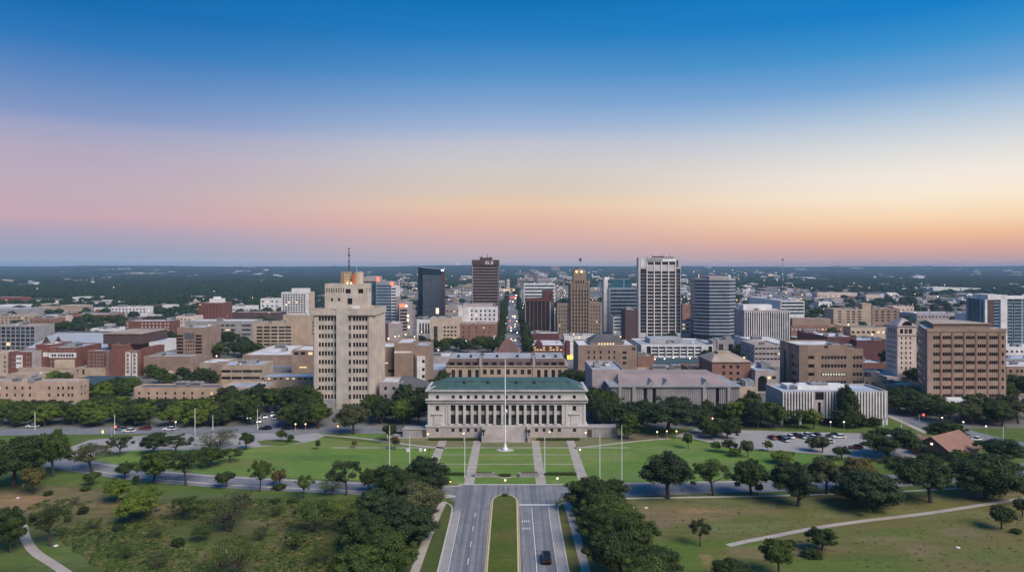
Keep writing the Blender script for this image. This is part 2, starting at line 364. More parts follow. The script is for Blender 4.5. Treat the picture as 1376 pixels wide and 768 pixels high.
def terrain(X, Y):
    """flat town, land rising gently to low wooded ridges on the skyline"""
    X, Y = np.asarray(X, float), np.asarray(Y, float)
    t = np.clip((Y - 4200) / 5000, 0, 1); t = t * t * (3 - 2 * t); a = X / np.maximum(Y, 1)
    top = 57 + 3.5 * np.sin(a * 9 + 1) + 2.5 * np.sin(a * 23 + 2) + 1.5 * np.sin(a * 51 + 2) + 14 * np.exp(-((a + .085) / .075) ** 2) + 4 * np.exp(-((a + .52) / .1) ** 2)
    return t * top
def make_ground():
    ys = np.concatenate([[-400, -100], np.linspace(50, 1000, 8), np.linspace(1500, 4000, 6), np.linspace(4300, 9500, 30)])
    xs = np.linspace(-1, 1, 121); v = []
    for y in ys:
        wd = max(900, abs(y) * .97)
        z = terrain(xs * wd, np.full(len(xs), y))
        v += [(x * wd, y, q) for x, q in zip(xs, z)]
    f = []; nx = len(xs)
    for j in range(len(ys) - 1):
        for i in range(nx - 1): f.append((j * nx + i, j * nx + i + 1, (j + 1) * nx + i + 1, (j + 1) * nx + i))
    me = bpy.data.meshes.new('ground'); me.from_pydata(v, [], f); me.materials.append(M['forest_floor']); me.polygons.foreach_set('use_smooth', [True] * len(f))
    link('ground', me)['kind'] = 'structure'
make_ground()
sheet('city_ground', [(-420, 215), (420, 215), (900, 1000), (800, 2300), (-330, 2300), (-900, 1000)], .03, 'city_ground')
sheet('park_turf', [(-420, 20), (420, 20), (420, 262), (-420, 262)], .04, 'turf_green')
sheet('field_left', [(-15.2, 20), (-15.2, 180.5), (-100, 188), (-250, 215), (-420, 230), (-260, 20)], .06, 'field_left')
sheet('field_right', [(11.6, 20), (260, 20), (460, 230), (200, 200), (120, 186), (60, 186), (11.6, 180.5)], .06, 'field_right')
sheet('left_lawn', [gp(*p) for p in [(110, 622), (200, 600), (330, 601), (400, 596), (430, 588), (470, 592), (520, 597), (560, 600), (575, 602), (575, 648), (400, 642), (300, 640), (200, 633)]], .06, 'lawn')
sheet('mall_lawn', [(-27.5, 194.5), (25, 194.5), (25, 235), (-27.5, 235)], .085, 'lawn')
sheet('right_lawn', [gp(*p) for p in [(768, 602), (830, 594), (900, 588), (935, 592), (985, 604), (1050, 607), (1110, 612), (1130, 625), (1080, 645), (960, 650), (800, 652), (785, 652)]], .06, 'lawn')
sheet('terrace_grass', [(-48, 234), (42, 234), (38, 250), (-44, 250)], .045, 'lawn_dry')
psheet('tower_grass', [(424, 582), (470, 577), (520, 583), (500, 590), (450, 587)], .06, 'lawn')
psheet('office_lawn', [(1050, 577), (1242, 582), (1208, 564), (1190, 558), (1060, 566)], .07, 'turf_green')
# boulevard, cross street, kerbs, markings
RD = .09
sheet('boulevard', [(-15, 30), (-5.3, 30), (-5.3, 182), (-15, 182)], RD, 'boulevard_asphalt')
sheet('boulevard', [(1.5, 30), (11.4, 30), (11.4, 182), (1.5, 182)], RD, 'boulevard_asphalt')
CS = [(-30, 640), (67, 616), (100, 624), (130, 629), (200, 639), (300, 647), (420, 653), (540, 658), (620, 661), (680, 662), (760, 661), (830, 659), (930, 655), (1047, 652), (1134, 647), (1225, 645), (1310, 638), (1400, 628)]
strip('cross_street', CS[1:], 10.5, RD + .01, 'asphalt')
sheet('junction', [(-16, 180), (12.5, 180), (12.5, 193.6), (-16, 193.6)], RD + .02, 'boulevard_asphalt')
strip('kerb', [(x, y + (5.6 if x > 560 else 4.6)) for x, y in CS[2:9]] + [(598, 668.5)], .5, .24, 'kerb', thick=.2)
strip('kerb', [(x, y - (7.5 if x > 560 else 6)) for x, y in CS[2:9]] + [(618, 652.5)], .5, .24, 'kerb', thick=.2)
strip('kerb', [(12.2, 193.9), (40, 195.5), (90, 197.5), (130, 203)], .5, .24, 'kerb', px=False, thick=.2)
strip('kerb', [(13, 181.5), (40, 182.8), (75, 184.5), (115, 188.8), (150, 195)], .6, .24, 'kerb', px=False, thick=.2)
strip('kerb', [(-15.2, 194), (-5, 193.9), (5, 193.9), (12.2, 193.9)], .5, .24, 'kerb', px=False, thick=.2)
def median():
    mb = MB(); pts = [(-5.3, 30), (-5.3, 180)] + [(-1.9 + 3.4 * math.cos(t), 180 + 5.5 * math.sin(t)) for t in np.linspace(math.pi, 0, 11)[1:-1]] + [(1.5, 180), (1.5, 30)]
    mb.prism(pts, 0, .22); o = mb.build('median_kerb', ['kerb_yellow']); o['kind'] = 'structure'
    ins = [(-4.95, 30), (-4.95, 180)] + [(-1.9 + 3.05 * math.cos(t), 180 + 5.1 * math.sin(t)) for t in np.linspace(math.pi, 0, 11)[1:-1]] + [(1.15, 180), (1.15, 30)]
    sheet('median_grass', ins, .26, 'median_turf')
median()
strip('kerb', [(-15.1, 30), (-15.1, 100), (-15.1, 170), (-15.3, 176), (-17, 179), (-22, 180.3)], .35, .22, 'kerb', px=False, thick=.2)
strip('kerb', [(11.5, 30), (11.5, 100), (11.5, 170), (11.7, 176), (13, 179), (17, 180.3)], .35, .22, 'kerb', px=False, thick=.2)
def mark(x0, x1, y0, y1, mat='paint_white'): return (x0, x1, y0, y1)
def markings():
    mb = MB(); z = RD + .03
    def r(x0, x1, y0, y1): mb.quad((x0, y0, z), (x1, y0, z), (x1, y1, z), (x0, y1, z))
    y = 34
    while y < 176: r(-9.3, -9.15, y, y + 3); y += 9
    y = 34
    while y < 120: r(5.0, 5.15, y, y + 3); y += 9
    r(5.0, 5.15, 122, 176)
    r(-13.1, -12.98, 30, 172); r(9.25, 9.37, 30, 176)
    r(1.9, 11, 177.2, 177.9)
    for x in (2.6, 3.0): pass
    for y in (161, 165.5):
        for k in range(4): r(2.5 + k * .5, 2.68 + k * .5, y, y + 1.1)
    o = mb.build('road_marking', ['paint_white']); o['kind'] = 'structure'
    mb = MB(); z = RD + .025
    mb.quad((-15, 30, z), (-13.2, 30, z), (-13.2, 174, z), (-15, 172, z)); mb.quad((9.45, 30, z), (11.4, 30, z), (11.4, 174, z), (9.45, 176, z))
    o = mb.build('road_shoulder', ['lot']); o['kind'] = 'structure'
    mb = MB(); z = RD + .035
    mb.quad((-5.25, 30, z), (-5.1, 30, z), (-5.1, 180, z), (-5.25, 180, z)) if False else None
    for x0 in (-5.62, 1.62):
        mb.quad((x0, 30, z), (x0 + .14, 30, z), (x0 + .14, 180, z), (x0, 180, z))
    o = mb.build('median_line', ['paint_yellow']); o['kind'] = 'structure'
markings()
# pavements beside the boulevard
strip('footpath', [(-20.5, 30), (-20.2, 110), (-19.6, 150), (-18.6, 172), (-18, 180)], 1.9, .12, 'pavement', px=False)
strip('footpath', [(15.6, 30), (15.2, 110), (15.0, 150), (14.6, 172), (14.4, 180)], 1.9, .12, 'pavement', px=False)
# mall walks
for x in (-12.3, 8.3): sheet('mall_walk', [(x - 1.45, 194), (x + 1.45, 194), (x + 1.35, 243), (x - 1.35, 243)], .11, 'pavement')
for x in (-24.6, 20.7): sheet('mall_walk', [(x - 1.5, 198), (x + 1.5, 198), (x + 1.4, 243), (x - 1.4, 243)], .11, 'pavement')
sheet('mall_walk', [(-62, 233), (40, 233), (40, 234), (-62, 234)], .10, 'pavement')
sheet('mall_walk', [(-23.1, 224.6), (19.2, 224.6), (19.2, 225.2), (-23.1, 225.2)], .10, 'pavement')
sheet('mall_walk', [(-23.1, 213.8), (19.2, 213.8), (19.2, 214.5), (-23.1, 214.5)], .10, 'pavement')
strip('mall_walk', [(-10.8, 201.5), (-6, 202.2), (-3.5, 201), (-2, 200), (-.5, 201), (2, 202.2), (6.8, 201.5)], .9, .10, 'pavement', px=False)
strip('footpath', [(420, 583), (470, 587), (520, 593), (560, 599), (600, 602)], 1.6, .11, 'pavement')
strip('footpath', [(772, 602), (820, 597), (860, 592), (900, 589)], 1.6, .11, 'pavement')
sheet('forecourt', [(-36, 241), (30, 241), (34, 251), (-40, 251)], .07, 'lawn_dry')
psheet('forecourt', [(520, 580), (575, 580), (575, 588), (520, 589)], .08, 'pavement'); psheet('forecourt', [(790, 580), (860, 582), (900, 588), (830, 592), (795, 588)], .08, 'dead_grass')
# field paths
strip('park_path', [(30, 706), (33, 722), (45, 742), (72, 758), (110, 785)], 2.0, .13, 'pavement')
strip('park_path', [(978, 733), (1005, 727), (1035, 721.5), (1085, 711), (1150, 701), (1240, 691), (1310, 680), (1400, 666)], 1.6, .13, 'pavement')
# plaza and roads on the left
psheet('plaza', [(62, 626), (85, 604), (120, 591), (210, 583.5), (330, 581), (395, 578), (425, 580), (436, 586), (425, 591), (400, 596), (330, 601.5), (290, 604), (180, 605), (120, 612), (103, 628)], .07, 'lot')
strip('plaza_road', [(-60, 581), (100, 579), (250, 577.5), (400, 577), (560, 578)], 11, .08, 'asphalt')
strip('side_street', [(410, 583), (385, 570), (365, 556), (352, 545), (345, 535)], 14, .09, 'asphalt')
psheet('plaza_island', [(346, 593), (360, 591), (395, 591), (405, 594), (380, 598), (352, 598)], .2, 'turf_green')
psheet('verge', [(-50, 588), (60, 586), (92, 590), (84, 600), (60, 615), (-50, 625)], .06, 'turf_green')
# parking and street on the right
psheet('parking_lot', [(905, 586), (940, 574), (985, 577), (1060, 579.5), (1200, 583), (1236, 584), (1260, 596), (1300, 600), (1240, 614), (1180, 618), (1110, 611), (1050, 605.5), (985, 602.5), (935, 590)], .07, 'lot')
strip('side_street', [(1205, 555), (1232, 562), (1275, 577), (1320, 590), (1400, 606)], 15, .09, 'asphalt')
strip('footpath', [(1190, 557), (1214, 567), (1245, 582)], 2.5, .11, 'pavement')
strip('city_street', [(940, 576), (945, 565), (950, 555)], 9, .09, 'asphalt')
# downtown streets
sheet('main_street', [(-5.5, 420), (7.5, 420), (7.5, 1500), (-5.5, 1500)], .08, 'asphalt')
for y in (432, 540, 660, 800): sheet('city_street', [(-420, y), (420, y), (420, y + 13), (-420, y + 13)], .06, 'asphalt')
for x in (-150, 118): sheet('city_street', [(x, 420), (x + 13, 420), (x + 13, 1500), (x, 1500)], .07, 'asphalt')
psheet('dry_field', [(22, 408), (30, 401), (88, 401), (86, 408)], .1, 'dead_grass')
# ------------------------------------------------------------------ buildings
KEEP = []                                   # footprints no wood may cover

def wall_face(mb, o, u, n, width, z0, z1, holes, rev, mi=0):
    """wall in the plane through o along u, with openings (a0,a1,z0,z1) and reveals going in against n"""
    o = np.array(o, float); u = np.array(u, float); n = np.array(n, float)
    P = lambda a, z, d=0.0: (o[0] + u[0] * a - n[0] * d, o[1] + u[1] * a - n[1] * d, z)
    hs = [(max(0.02, a), min(width - .02, b), max(z0 + .02, c), min(z1 - .02, d)) for a, b, c, d in holes if b > .05 and a < width - .05 and d > z0 + .05 and c < z1 - .05]
    if not hs:
        mb.quad(P(0, z0), P(width, z0), P(width, z1), P(0, z1), mi); return hs
    zs = sorted({z0, z1} | {round(h[2], 3) for h in hs} | {round(h[3], 3) for h in hs})
    for za, zb in zip(zs[:-1], zs[1:]):
        zc = (za + zb) / 2
        cut = sorted((h[0], h[1]) for h in hs if h[2] < zc < h[3]); a = 0
        for c, d in cut:
            if c > a + 1e-4: mb.quad(P(a, za), P(c, za), P(c, zb), P(a, zb), mi)
            a = max(a, d)
        if a < width - 1e-4: mb.quad(P(a, za), P(width, za), P(width, zb), P(a, zb), mi)
    for a, b, c, d in hs:
        mb.quad(P(a, c), P(a, c, rev), P(a, d, rev), P(a, d), mi); mb.quad(P(b, c), P(b, c, rev), P(b, d, rev), P(b, d), mi)
        mb.quad(P(a, c), P(b, c), P(b, c, rev), P(a, c, rev), mi); mb.quad(P(a, d), P(b, d), P(b, d, rev), P(a, d, rev), mi)
    return hs

_wcache = {}
def window_mesh(w, h, nx, ny, glass, frame, fw=.09):
    key = (round(w, 2), round(h, 2), nx, ny, glass, frame)
    if key not in _wcache:
        mb = MB(); w2, h2 = w / 2, h / 2
        mb.quad((-w2, 0, -h2), (w2, 0, -h2), (w2, 0, h2), (-w2, 0, h2), 0)
        for i in range(nx + 1):
            x = -w2 + w * i / nx; t = fw if 0 < i < nx else fw * 1.2
            mb.box(max(-w2, x - t / 2), min(w2, x + t / 2), -.07, -.01, -h2, h2, 1)
        for j in range(ny + 1):
            z = -h2 + h * j / ny; mb.box(-w2, w2, -.06, -.012, max(-h2, z - fw / 2), min(h2, z + fw / 2), 1)
        _wcache[key] = mb.mesh('window', [glass, frame])
    return _wcache[key]

_ucache = []
def roof_unit_mesh(i):
    if not _ucache:
        for w, d, h, m in ((3, 2.2, 1.6, 'steel'), (5, 3, 2.2, 'greyconcrete'), (2, 2, 1.2, 'white'), (7, 4, 2.6, 'grey')):
            mb = MB(); mb.box(-w / 2, w / 2, -d / 2, d / 2, .15, h, 0); mb.box(-w / 2 + .2, w / 2 - .2, -d / 2 + .2, d / 2 - .2, 0, .15, 1)
            mb.box(-w / 2 + .15, w / 2 - .15, -d / 2 - .03, -d / 2, h * .3, h * .8, 1)
            k = max(1, int(w / 2))
            for j in range(k):
                cx = -w / 2 + w * (j + .5) / k; mb.tube([(cx, 0, h), (cx, 0, h + .25)], [.6, .55], 10, 1)
            _ucache.append(mb.mesh('rooftop_unit', [m, 'darkgrey']))
    return _ucache[i % 4]

class Bld:
    """a building whose front lies across the view; pixel columns and rows are turned into metres on its front plane"""
    def __init__(s, name, label, x0, x1, yb, cat='building', group=None, Y=None):
        s.Y = Y or F * H / (yb - HZ); s.k = F / s.Y
        s.cx = ((x0 + x1) / 2 - 688) / s.k
        s.root = empty(name, (s.cx, s.Y, 0), label, cat, group); s.px = (x0, x1); s.rng = random.Random(name + label)
        s.nw = {}
    def X(s, px, y=0.0): return (px - 688) * (s.Y + y) / F - s.cx
    def Z(s, py, y=0.0): return H - (py - HZ) * (s.Y + y) / F
    def back(s, py, z): return F * (H - z) / (py - HZ) - s.Y     # local depth at which height z shows on row py
    def side(s, px, x): return F * (x + s.cx) / (px - 688) - s.Y # local depth at which side x shows on column px
    def grid(s, xs, ys, w, h, y=0.0):
        k = F / (s.Y + y); out = []
        for py in ys:
            for px in xs:
                x, z = s.X(px, y), s.Z(py, y); out.append((x - w / k / 2, x + w / k / 2, z - h / k / 2, z + h / k / 2))
        return out
    def rows(s, ys, x0, x1, h, y=0.0):
        k = F / (s.Y + y); return [(s.X(x0, y), s.X(x1, y), s.Z(p, y) - h / k / 2, s.Z(p, y) + h / k / 2) for p in ys]
    def box(s, x0, x1, z0, z1, y0, y1, wall, roof=None, front=(), left=(), right=(), part='wall', rev=.3, parapet=.7, win=('glass', 'frame', 1, 2), swin=None, lit=0.0, wname='window', pm=None, units=0, keep=True, skip=1e9):
        """walls (front openings in local x; side openings along y from the front edge), roof sheet behind a parapet, windows"""
        mb = MB(); parapet = min(parapet, (z1 - z0) * .4)
        fh = wall_face(mb, (x0, y0), (1, 0), (0, -1), x1 - x0, z0, z1, [(a - x0, b - x0, c, d) for a, b, c, d in front], rev)
        rh = wall_face(mb, (x1, y0), (0, 1), (1, 0), y1 - y0, z0, z1, right, rev)
        lh = wall_face(mb, (x0, y0), (0, 1), (-1, 0), y1 - y0, z0, z1, left, rev)
        wall_face(mb, (x0, y1), (1, 0), (0, 1), x1 - x0, z0, z1, [], rev)
        t = .35
        if roof:
            zt = z1 - parapet
            mb.quad((x0, y0, z1), (x1, y0, z1), (x1 - t, y0 + t, z1), (x0 + t, y0 + t, z1), 1); mb.quad((x1, y0, z1), (x1, y1, z1), (x1 - t, y1 - t, z1), (x1 - t, y0 + t, z1), 1)
            mb.quad((x1, y1, z1), (x0, y1, z1), (x0 + t, y1 - t, z1), (x1 - t, y1 - t, z1), 1); mb.quad((x0, y1, z1), (x0, y0, z1), (x0 + t, y0 + t, z1), (x0 + t, y1 - t, z1), 1)
            a, b, c, d = x0 + t, x1 - t, y0 + t, y1 - t
            mb.quad((a, c, z1), (b, c, z1), (b, c, zt), (a, c, zt)); mb.quad((a, d, z1), (b, d, z1), (b, d, zt), (a, d, zt))
            mb.quad((a, c, z1), (a, d, z1), (a, d, zt), (a, c, zt)); mb.quad((b, c, z1), (b, d, z1), (b, d, zt), (b, c, zt))
        o = mb.build(part, [wall, pm or wall], s.root)
        if roof:
            rb = MB(); rb.quad((x0 + t, y0 + t, zt), (x1 - t, y0 + t, zt), (x1 - t, y1 - t, zt), (x0 + t, y1 - t, zt))
            rb.build('roof', [roof], s.root)
            for i in range(units):
                w = x1 - x0; d = y1 - y0
                ux, uy = s.rng.uniform(x0 + w * .15, x1 - w * .15), s.rng.uniform(y0 + d * .2, y1 - d * .25)
                link('rooftop_unit', roof_unit_mesh(s.rng.randrange(4)), s.root, (ux, uy, zt), s.rng.choice((0, math.pi / 2)))
        s.windows([(x0 + (a + b) / 2, y0 + rev - .03, (c + d) / 2, b - a, d - c, 0) for a, b, c, d in fh if d - c < skip], win, lit, wname)
        sw = swin or win
        s.windows([(x1 - rev + .03, y0 + (a + b) / 2, (c + d) / 2, b - a, d - c, math.pi / 2) for a, b, c, d in rh], sw, lit, wname)
        s.windows([(x0 + rev - .03, y0 + (a + b) / 2, (c + d) / 2, b - a, d - c, -math.pi / 2) for a, b, c, d in lh], sw, lit, wname)
        if keep and z0 < 3: KEEP.append((s.cx + x0 - 4, s.cx + x1 + 4, s.Y + y0 - 8, s.Y + y1 + 4))
        return o
    def windows(s, ws, win, lit, wname='window'):
        rest = MB()
        for x, y, z, w, h, rz in ws:
            n = s.nw.get(wname, 0)
            g = win[0] if w > 4.5 or s.rng.random() > lit else 'lit_window'
            me = window_mesh(w, h, win[2], win[3], g, win[1])
            if n < 100:
                link(wname, me, s.root, (x, y, z), rz); s.nw[wname] = n + 1
            else:
                c, sn = math.cos(rz), math.sin(rz)
                if abs(sn) < .5: rest.quad((x - w / 2, y, z - h / 2), (x + w / 2, y, z - h / 2), (x + w / 2, y, z + h / 2), (x - w / 2, y, z + h / 2))
                else: rest.quad((x, y - w / 2, z - h / 2), (x, y + w / 2, z - h / 2), (x, y + w / 2, z + h / 2), (x, y - w / 2, z + h / 2))
        if rest.f:
            o = rest.build('far_windows', [win[0]], s.root); o['kind'] = 'stuff'
    def band(s, name, x0, x1, z0, z1, y0, y1, mat, out=.25):
        mb = MB(); mb.box(x0 - out, x1 + out, y0 - out, y1 + out, z0, z1); return mb.build(name, [mat], s.root)
    def part(s, name, mb, mats, smooth=False): return mb.build(name, mats, s.root, smooth=smooth)

def even(n, length, w, z0, z1, margin=1.5):
    """n openings of width w spread along a side"""
    p = (length - 2 * margin) / n
    return [(margin + p * (i + .5) - w / 2, margin + p * (i + .5) + w / 2, z0, z1) for i in range(n)]

def simple(name, label, x0, x1, yt, yb, wall, roof='roof_grey', depth=None, yback=None, rows=(), cols=0, w=2.0, h=2.4, side=0, ribbon=False, lit=.03, units=4, win=('glass', 'frame', 1, 2), parapet=.6, group=None, cat='building', pm=None, wname=None, sx=None):
    b = Bld(name, label, x0, x1, yb, cat, group)
    X0, X1, zt = b.X(x0), b.X(x1), b.Z(yt)
    d = depth or (max(8, b.back(yback, zt)) if yback else 20)
    if isinstance(rows, int):
        n = rows; rows = [yt + (yb - yt) * (i + .6) / n for i in range(n)]
    if isinstance(cols, int): xs = [x0 + (x1 - x0) * (i + .5) / cols for i in range(cols)]
    else: xs = list(cols)
    if ribbon: fr = b.rows(rows, x0 + 1, x1 - 1, h)
    else: fr = b.grid(xs, rows, w, h)
    sd = []
    if side:
        for py in rows:
            z = b.Z(py); hh = h / b.k / 2; ww = w / b.k
            sd += [(1, d - 1, z - hh, z + hh)] if ribbon else even(side, d, min(ww, d / side * .6), z - hh, z + hh)
    left = sd if (x0 > 688) else (); right = sd if (x1 < 688) else ()
    b.box(X0, X1, 0, zt, 0, d, wall, roof, fr, left, right, win=win, lit=lit, units=units, parapet=parapet, pm=pm, wname=wname or ('window_band' if ribbon else 'window'))
    return b

# ---- courthouse
def courthouse():
    b = Bld('courthouse', 'long pale limestone courthouse with green copper roof and tall pilasters behind the flagpole', 575, 787, 587, 'courthouse')
    X, Z = b.X, b.Z; x0, x1 = X(575), X(787); D = 17
    bays = [608.8 + 10.19 * i for i in range(15)]
    zb, zm, zc, ze = Z(571.5), Z(540.5), Z(537), Z(526.5)
    # stone base storey
    b.box(x0 - .5, x1 + .5, 0, zb, -.6, D, 'stonebase', None, b.grid([587.7] + bays[:4] + bays[11:] + [771.7], [577], 4.2, 4.6) , (), even(4, D, 1.3, 1.5, 3, 1), part='base_wall', rev=.35, parapet=0)
    b.band('string_course', x0, x1, zb - .35, zb + .25, 0, D, 'limestone', .85)
    # end pavilions and the colonnade wall between
    lo = b.grid(bays, [562.5], 5.8, 12); hi = b.grid(bays, [547.6], 5.8, 6.8)
    mid = [bays[6], bays[7], bays[8]]
    front = b.grid(bays, [556.6], 6.5, 25.4) + b.grid([587.7, 771.7], [548.3], 4.8, 6.6)
    b.box(x0, x1, zb + .25, zm, 0, D, 'limestone', None, front, even(4, D, 1.5, zm - 3, zm - 1) , even(4, D, 1.5, zm - 3, zm - 1), part='main_wall', rev=.75, parapet=0, win=('glass', 'frame', 2, 3), skip=4)
    for px in bays:                          # tall recessed bays: window, stone spandrel, window
        a_, c_ = X(px) - .87, X(px) + .87; z_ = [Z(569.2), Z(557.2), Z(552), Z(544)]
        b.windows([(X(px), .7, (z_[0] + z_[1]) / 2, 1.74, z_[1] - z_[0], 0), (X(px), .7, (z_[2] + z_[3]) / 2, 1.74, z_[3] - z_[2], 0)], ('glass', 'frame', 2, 3), 0)
        mb = MB(); mb.box(a_, c_, .5, .74, z_[1], z_[2]); b.part('spandrel', mb, ['stonebase'])
    for i in range(16):                      # pilasters
        px = 608.8 + 10.19 * (i - .5); mb = MB(); xx = X(px); h0, h1 = Z(569.5), Z(543.6)
        mb.box(xx - .44, xx + .44, -.4, -.003, h0 + .4, h1 - .35); mb.box(xx - .5, xx + .5, -.5, -.003, h0, h0 + .4); mb.box(xx - .5, xx + .5, -.48, -.003, h1 - .35, h1)
        b.part('pilaster', mb, ['limestone'])
    for px in (587.7, 771.7):                # blind panel with hood in the end pavilions
        mb = MB(); xx = X(px); mb.box(xx - 2.1, xx + 2.1, -.5, -.003, Z(556.4), Z(555)); mb.box(xx - 1.3, xx + 1.3, -.2, -.003, Z(568), Z(556.6)); mb.box(xx - 1.5, xx + 1.5, -.35, -.003, Z(569.6), Z(568.2))
        b.part('hooded_panel', mb, ['limestone'])
    for px in (576.6, 600.5, 761.5, 785.4):  # corner strips of the pavilions
        mb = MB(); mb.box(X(px) - .45, X(px) + .45, -.22, -.002, zb + .3, zm - .02); b.part('corner_strip', mb, ['limestone'])
    b.band('entablature', x0, x1, zm, zm + .45, 0, D, 'stonebase', .75); b.band('frieze', x0, x1, zm + .45, zc, 0, D, 'stonebase', .25); b.band('cornice', x0, x1, zc, zc + .35, 0, D, 'limestone', .9)
    b.box(x0 + .2, x1 - .2, zc + .35, ze, .2, D, 'limestone', None, b.grid([587.7] + bays + [771.7], [533.2], 4.2, 4.8), even(4, D, 1.2, zc + .9, zc + 2.2), even(4, D, 1.2, zc + .9, zc + 2.2), part='attic_wall', rev=.35, parapet=0)
    b.band('roof_cornice', x0, x1, ze, ze + .35, .2, D, 'stonebase', .45)
    mb = MB(); mb.box(x0 - .9, x1 + .9, -.75, D + .7, ze + .35, ze + .75)
    for i in range(56):
        xx = x0 + (x1 - x0) * (i + .5) / 56; mb.box(xx - .22, xx + .22, -.86, -.45, ze + .752, ze + 1.02)
    b.part('parapet_course', mb, ['limestone'])
    zr = ze + .75; zt = zr + 2.3
    mb = MB(); mb.frustum((x0 + .1, x1 - .1, .1, D), (x0 + 5.6, x1 - 5.6, 4.4, D - 3.6), zr, zt, 0)
    xs = np.linspace(x0 + 5.6, x1 - 5.6, 60)
    for i in range(60):                      # standing seams
        a = x0 + .1 + (x1 - x0 - .2) * i / 59; t = xs[i]
        mb.quad((a - .05, .1, zr + .06), (a + .05, .1, zr + .06), (t + .05, 4.4, zt + .06), (t - .05, 4.4, zt + .06))
    mb.box(x0 + 5.4, x1 - 5.4, 4.2, D - 3.4, zt, zt + .22)
    b.part('roof', mb, ['copper_green'])
    for xx in (x0 + .2, x1 - .2):
        mb = MB(); s = 1 if xx < 0 else -1
        mb.tube([(xx, .1, zr + .2), (xx + s * 2.3, 1.9, zr + 1.2)], [.2, .2], 5); b.part('roof_hip', mb, ['limestone'])
    for px in (623.5, 656, 694, 719):
        mb = MB(); xx = X(px); mb.tube([(xx, 3.6, zr + 1.2), (xx, 3.6, zr + 2.3)], [.5, .45], 8); mb.ball((xx, 3.6, zr + 2.3), .6, 0, 8, 4); b.part('roof_vent', mb, ['lantern_black'])
    # entrance steps between cheek walls
    a0, a1 = X(653), X(708); n = 18; mb = MB()
    for i in range(n): mb.box(a0, a1, -1 - (n - i) * .36, -.62, zb * i / n + (.002 if i else 0), zb * (i + 1) / n)
    b.part('entrance_steps', mb, ['stonebase'])
    for p, q in ((648.5, 653), (708, 712.5)):
        mb = MB(); mb.box(X(p), X(q), -4.6, -.62, 0, zb * .94); mb.box(X(p), X(q), -7.9, -4.6, 0, zb * .42); mb.box(X(p) - .12, X(q) + .12, -4.7, -.6, zb * .94, zb * 1.02); mb.box(X(p) - .1, X(q) + .1, -8, -4.72, zb * .42, zb * .48)
        c = b.part('step_cheek', mb, ['stonebase']); xm = (X(p) + X(q)) / 2
        lb = MB(); lb.tube([(xm, -6.3, zb * .48), (xm, -6.3, zb * .48 + 1.3)], [.2, .15], 8); lb.ball((xm, -6.3, zb * .48 + 1.75), .62, 0, 10, 6); lb.build('step_lantern', ['lantern_black'], c)
    for px in bays[6:9]:                      # bronze doors under the middle windows
        mb = MB(); xx = X(px); mb.box(xx - .82, xx + .82, -.14, -.005, zb + .26, Z(561)); b.part('door', mb, ['lantern_black'])
    KEEP.append((b.cx + x0, b.cx + x1, b.Y - 8, b.Y + D))
courthouse()

# stone terraces either side of the steps
def terrace(label, x0, x1, yt, y=587.5, door=None):
    b = Bld('terrace_wall', label, x0, x1, y, 'retaining wall'); zt = b.Z(yt); mb = MB(); a, c = b.X(x0), b.X(x1)
    mb.box(a, c, 0, 6, 0, zt); b.part('wall', mb, ['greyconcrete']); mb = MB(); mb.box(a - .2, c + .2, -.2, .5, zt, zt + .3); b.part('coping', mb, ['stonebase'])
    if door:
        mb = MB(); mb.box(b.X(door) - .9, b.X(door) + .9, -.05, -.003, .2, 2.9); b.part('door', mb, ['brown'])
terrace('low grey stone retaining wall against the courthouse west end', 541, 573, 576.5, door=571)
terrace('low grey stone retaining wall against the courthouse east end', 789, 830, 574.5, door=792)

# ---- building behind the courthouse
def annex():
    b = Bld('office_annex', 'tan stone annex with brown mansard roof directly behind the courthouse', 599, 763, 521); X, Z = b.X, b.Z
    x0, x1 = X(599), X(763); zt = Z(492); D = 27
    cols3 = [609, 618.5, 631, 641] ; colm = [651.5, 661, 670.5, 682.5, 692, 702, 711]; colr = [724, 733.5, 743.5, 752]
    fr = b.grid(cols3 + colr, [503], 4.6, 13) + b.grid(colm, [499.5], 5, 6.5) + b.rows([509], 648, 712, 4)
    b.box(x0, x1, 0, zt, 0, D, 'sand', None, fr, (), (), win=('glass', 'frame', 2, 2), rev=.5, parapet=0)
    for p in (646.5, 717): mb = MB(); mb.box(X(p) - .5, X(p) + .5, -.35, -.003, 0, zt - .02); b.part('pier', mb, ['sand'])
    b.band('cornice', x0, x1, zt, zt + .4, 0, D, 'sand', .5)
    zr = Z(482)
    for p0, p1 in ((602, 644.5), (647, 716), (719, 760)):
        a, c = X(p0), X(p1); mb = MB(); mb.frustum((a, c, .3, D - .3), (a + .5, c - .5, 1.7, D - 1.7), zt + .4, zr, 0, 1); b.part('mansard_roof', mb, ['brownslope', 'roof_grey'])
        n = round((p1 - p0) / 11)
        for i in range(n):
            xx = a + (c - a) * (i + .5) / n; mb = MB(); mb.box(xx - 1.35, xx + 1.35, .25, 1.3, zt + .45, zt + 2.2, 0); mb.quad((xx - 1.1, .24, zt + .7), (xx + 1.1, .24, zt + .7), (xx + 1.1, .24, zt + 2.0), (xx - 1.1, .24, zt + 2.0), 1); b.part('dormer_window', mb, ['brown', 'glass'])
        for i in range(2):
            xx = a + (c - a) * (.3 + .4 * i); mb = MB(); mb.box(xx - .7, xx + .7, 6, 7.6, zr, zr + .9); mb.tube([(xx, 6.8, zr + .9), (xx, 6.8, zr + 1.4)], [.4, .4], 8); b.part('roof_vent', mb, ['lantern_black'])
    for p in (645.6, 717.6):
        mb = MB(); mb.box(X(p) - .65, X(p) + .65, .2, 3, zt + .4, zr + 1.0); mb.box(X(p) - .8, X(p) + .8, .1, 3.1, zr + 1.0, zr + 1.3); b.part('chimney', mb, ['pinkgrey'])
    KEEP.append((b.cx + x0, b.cx + x1, b.Y, b.Y + D))
annex()
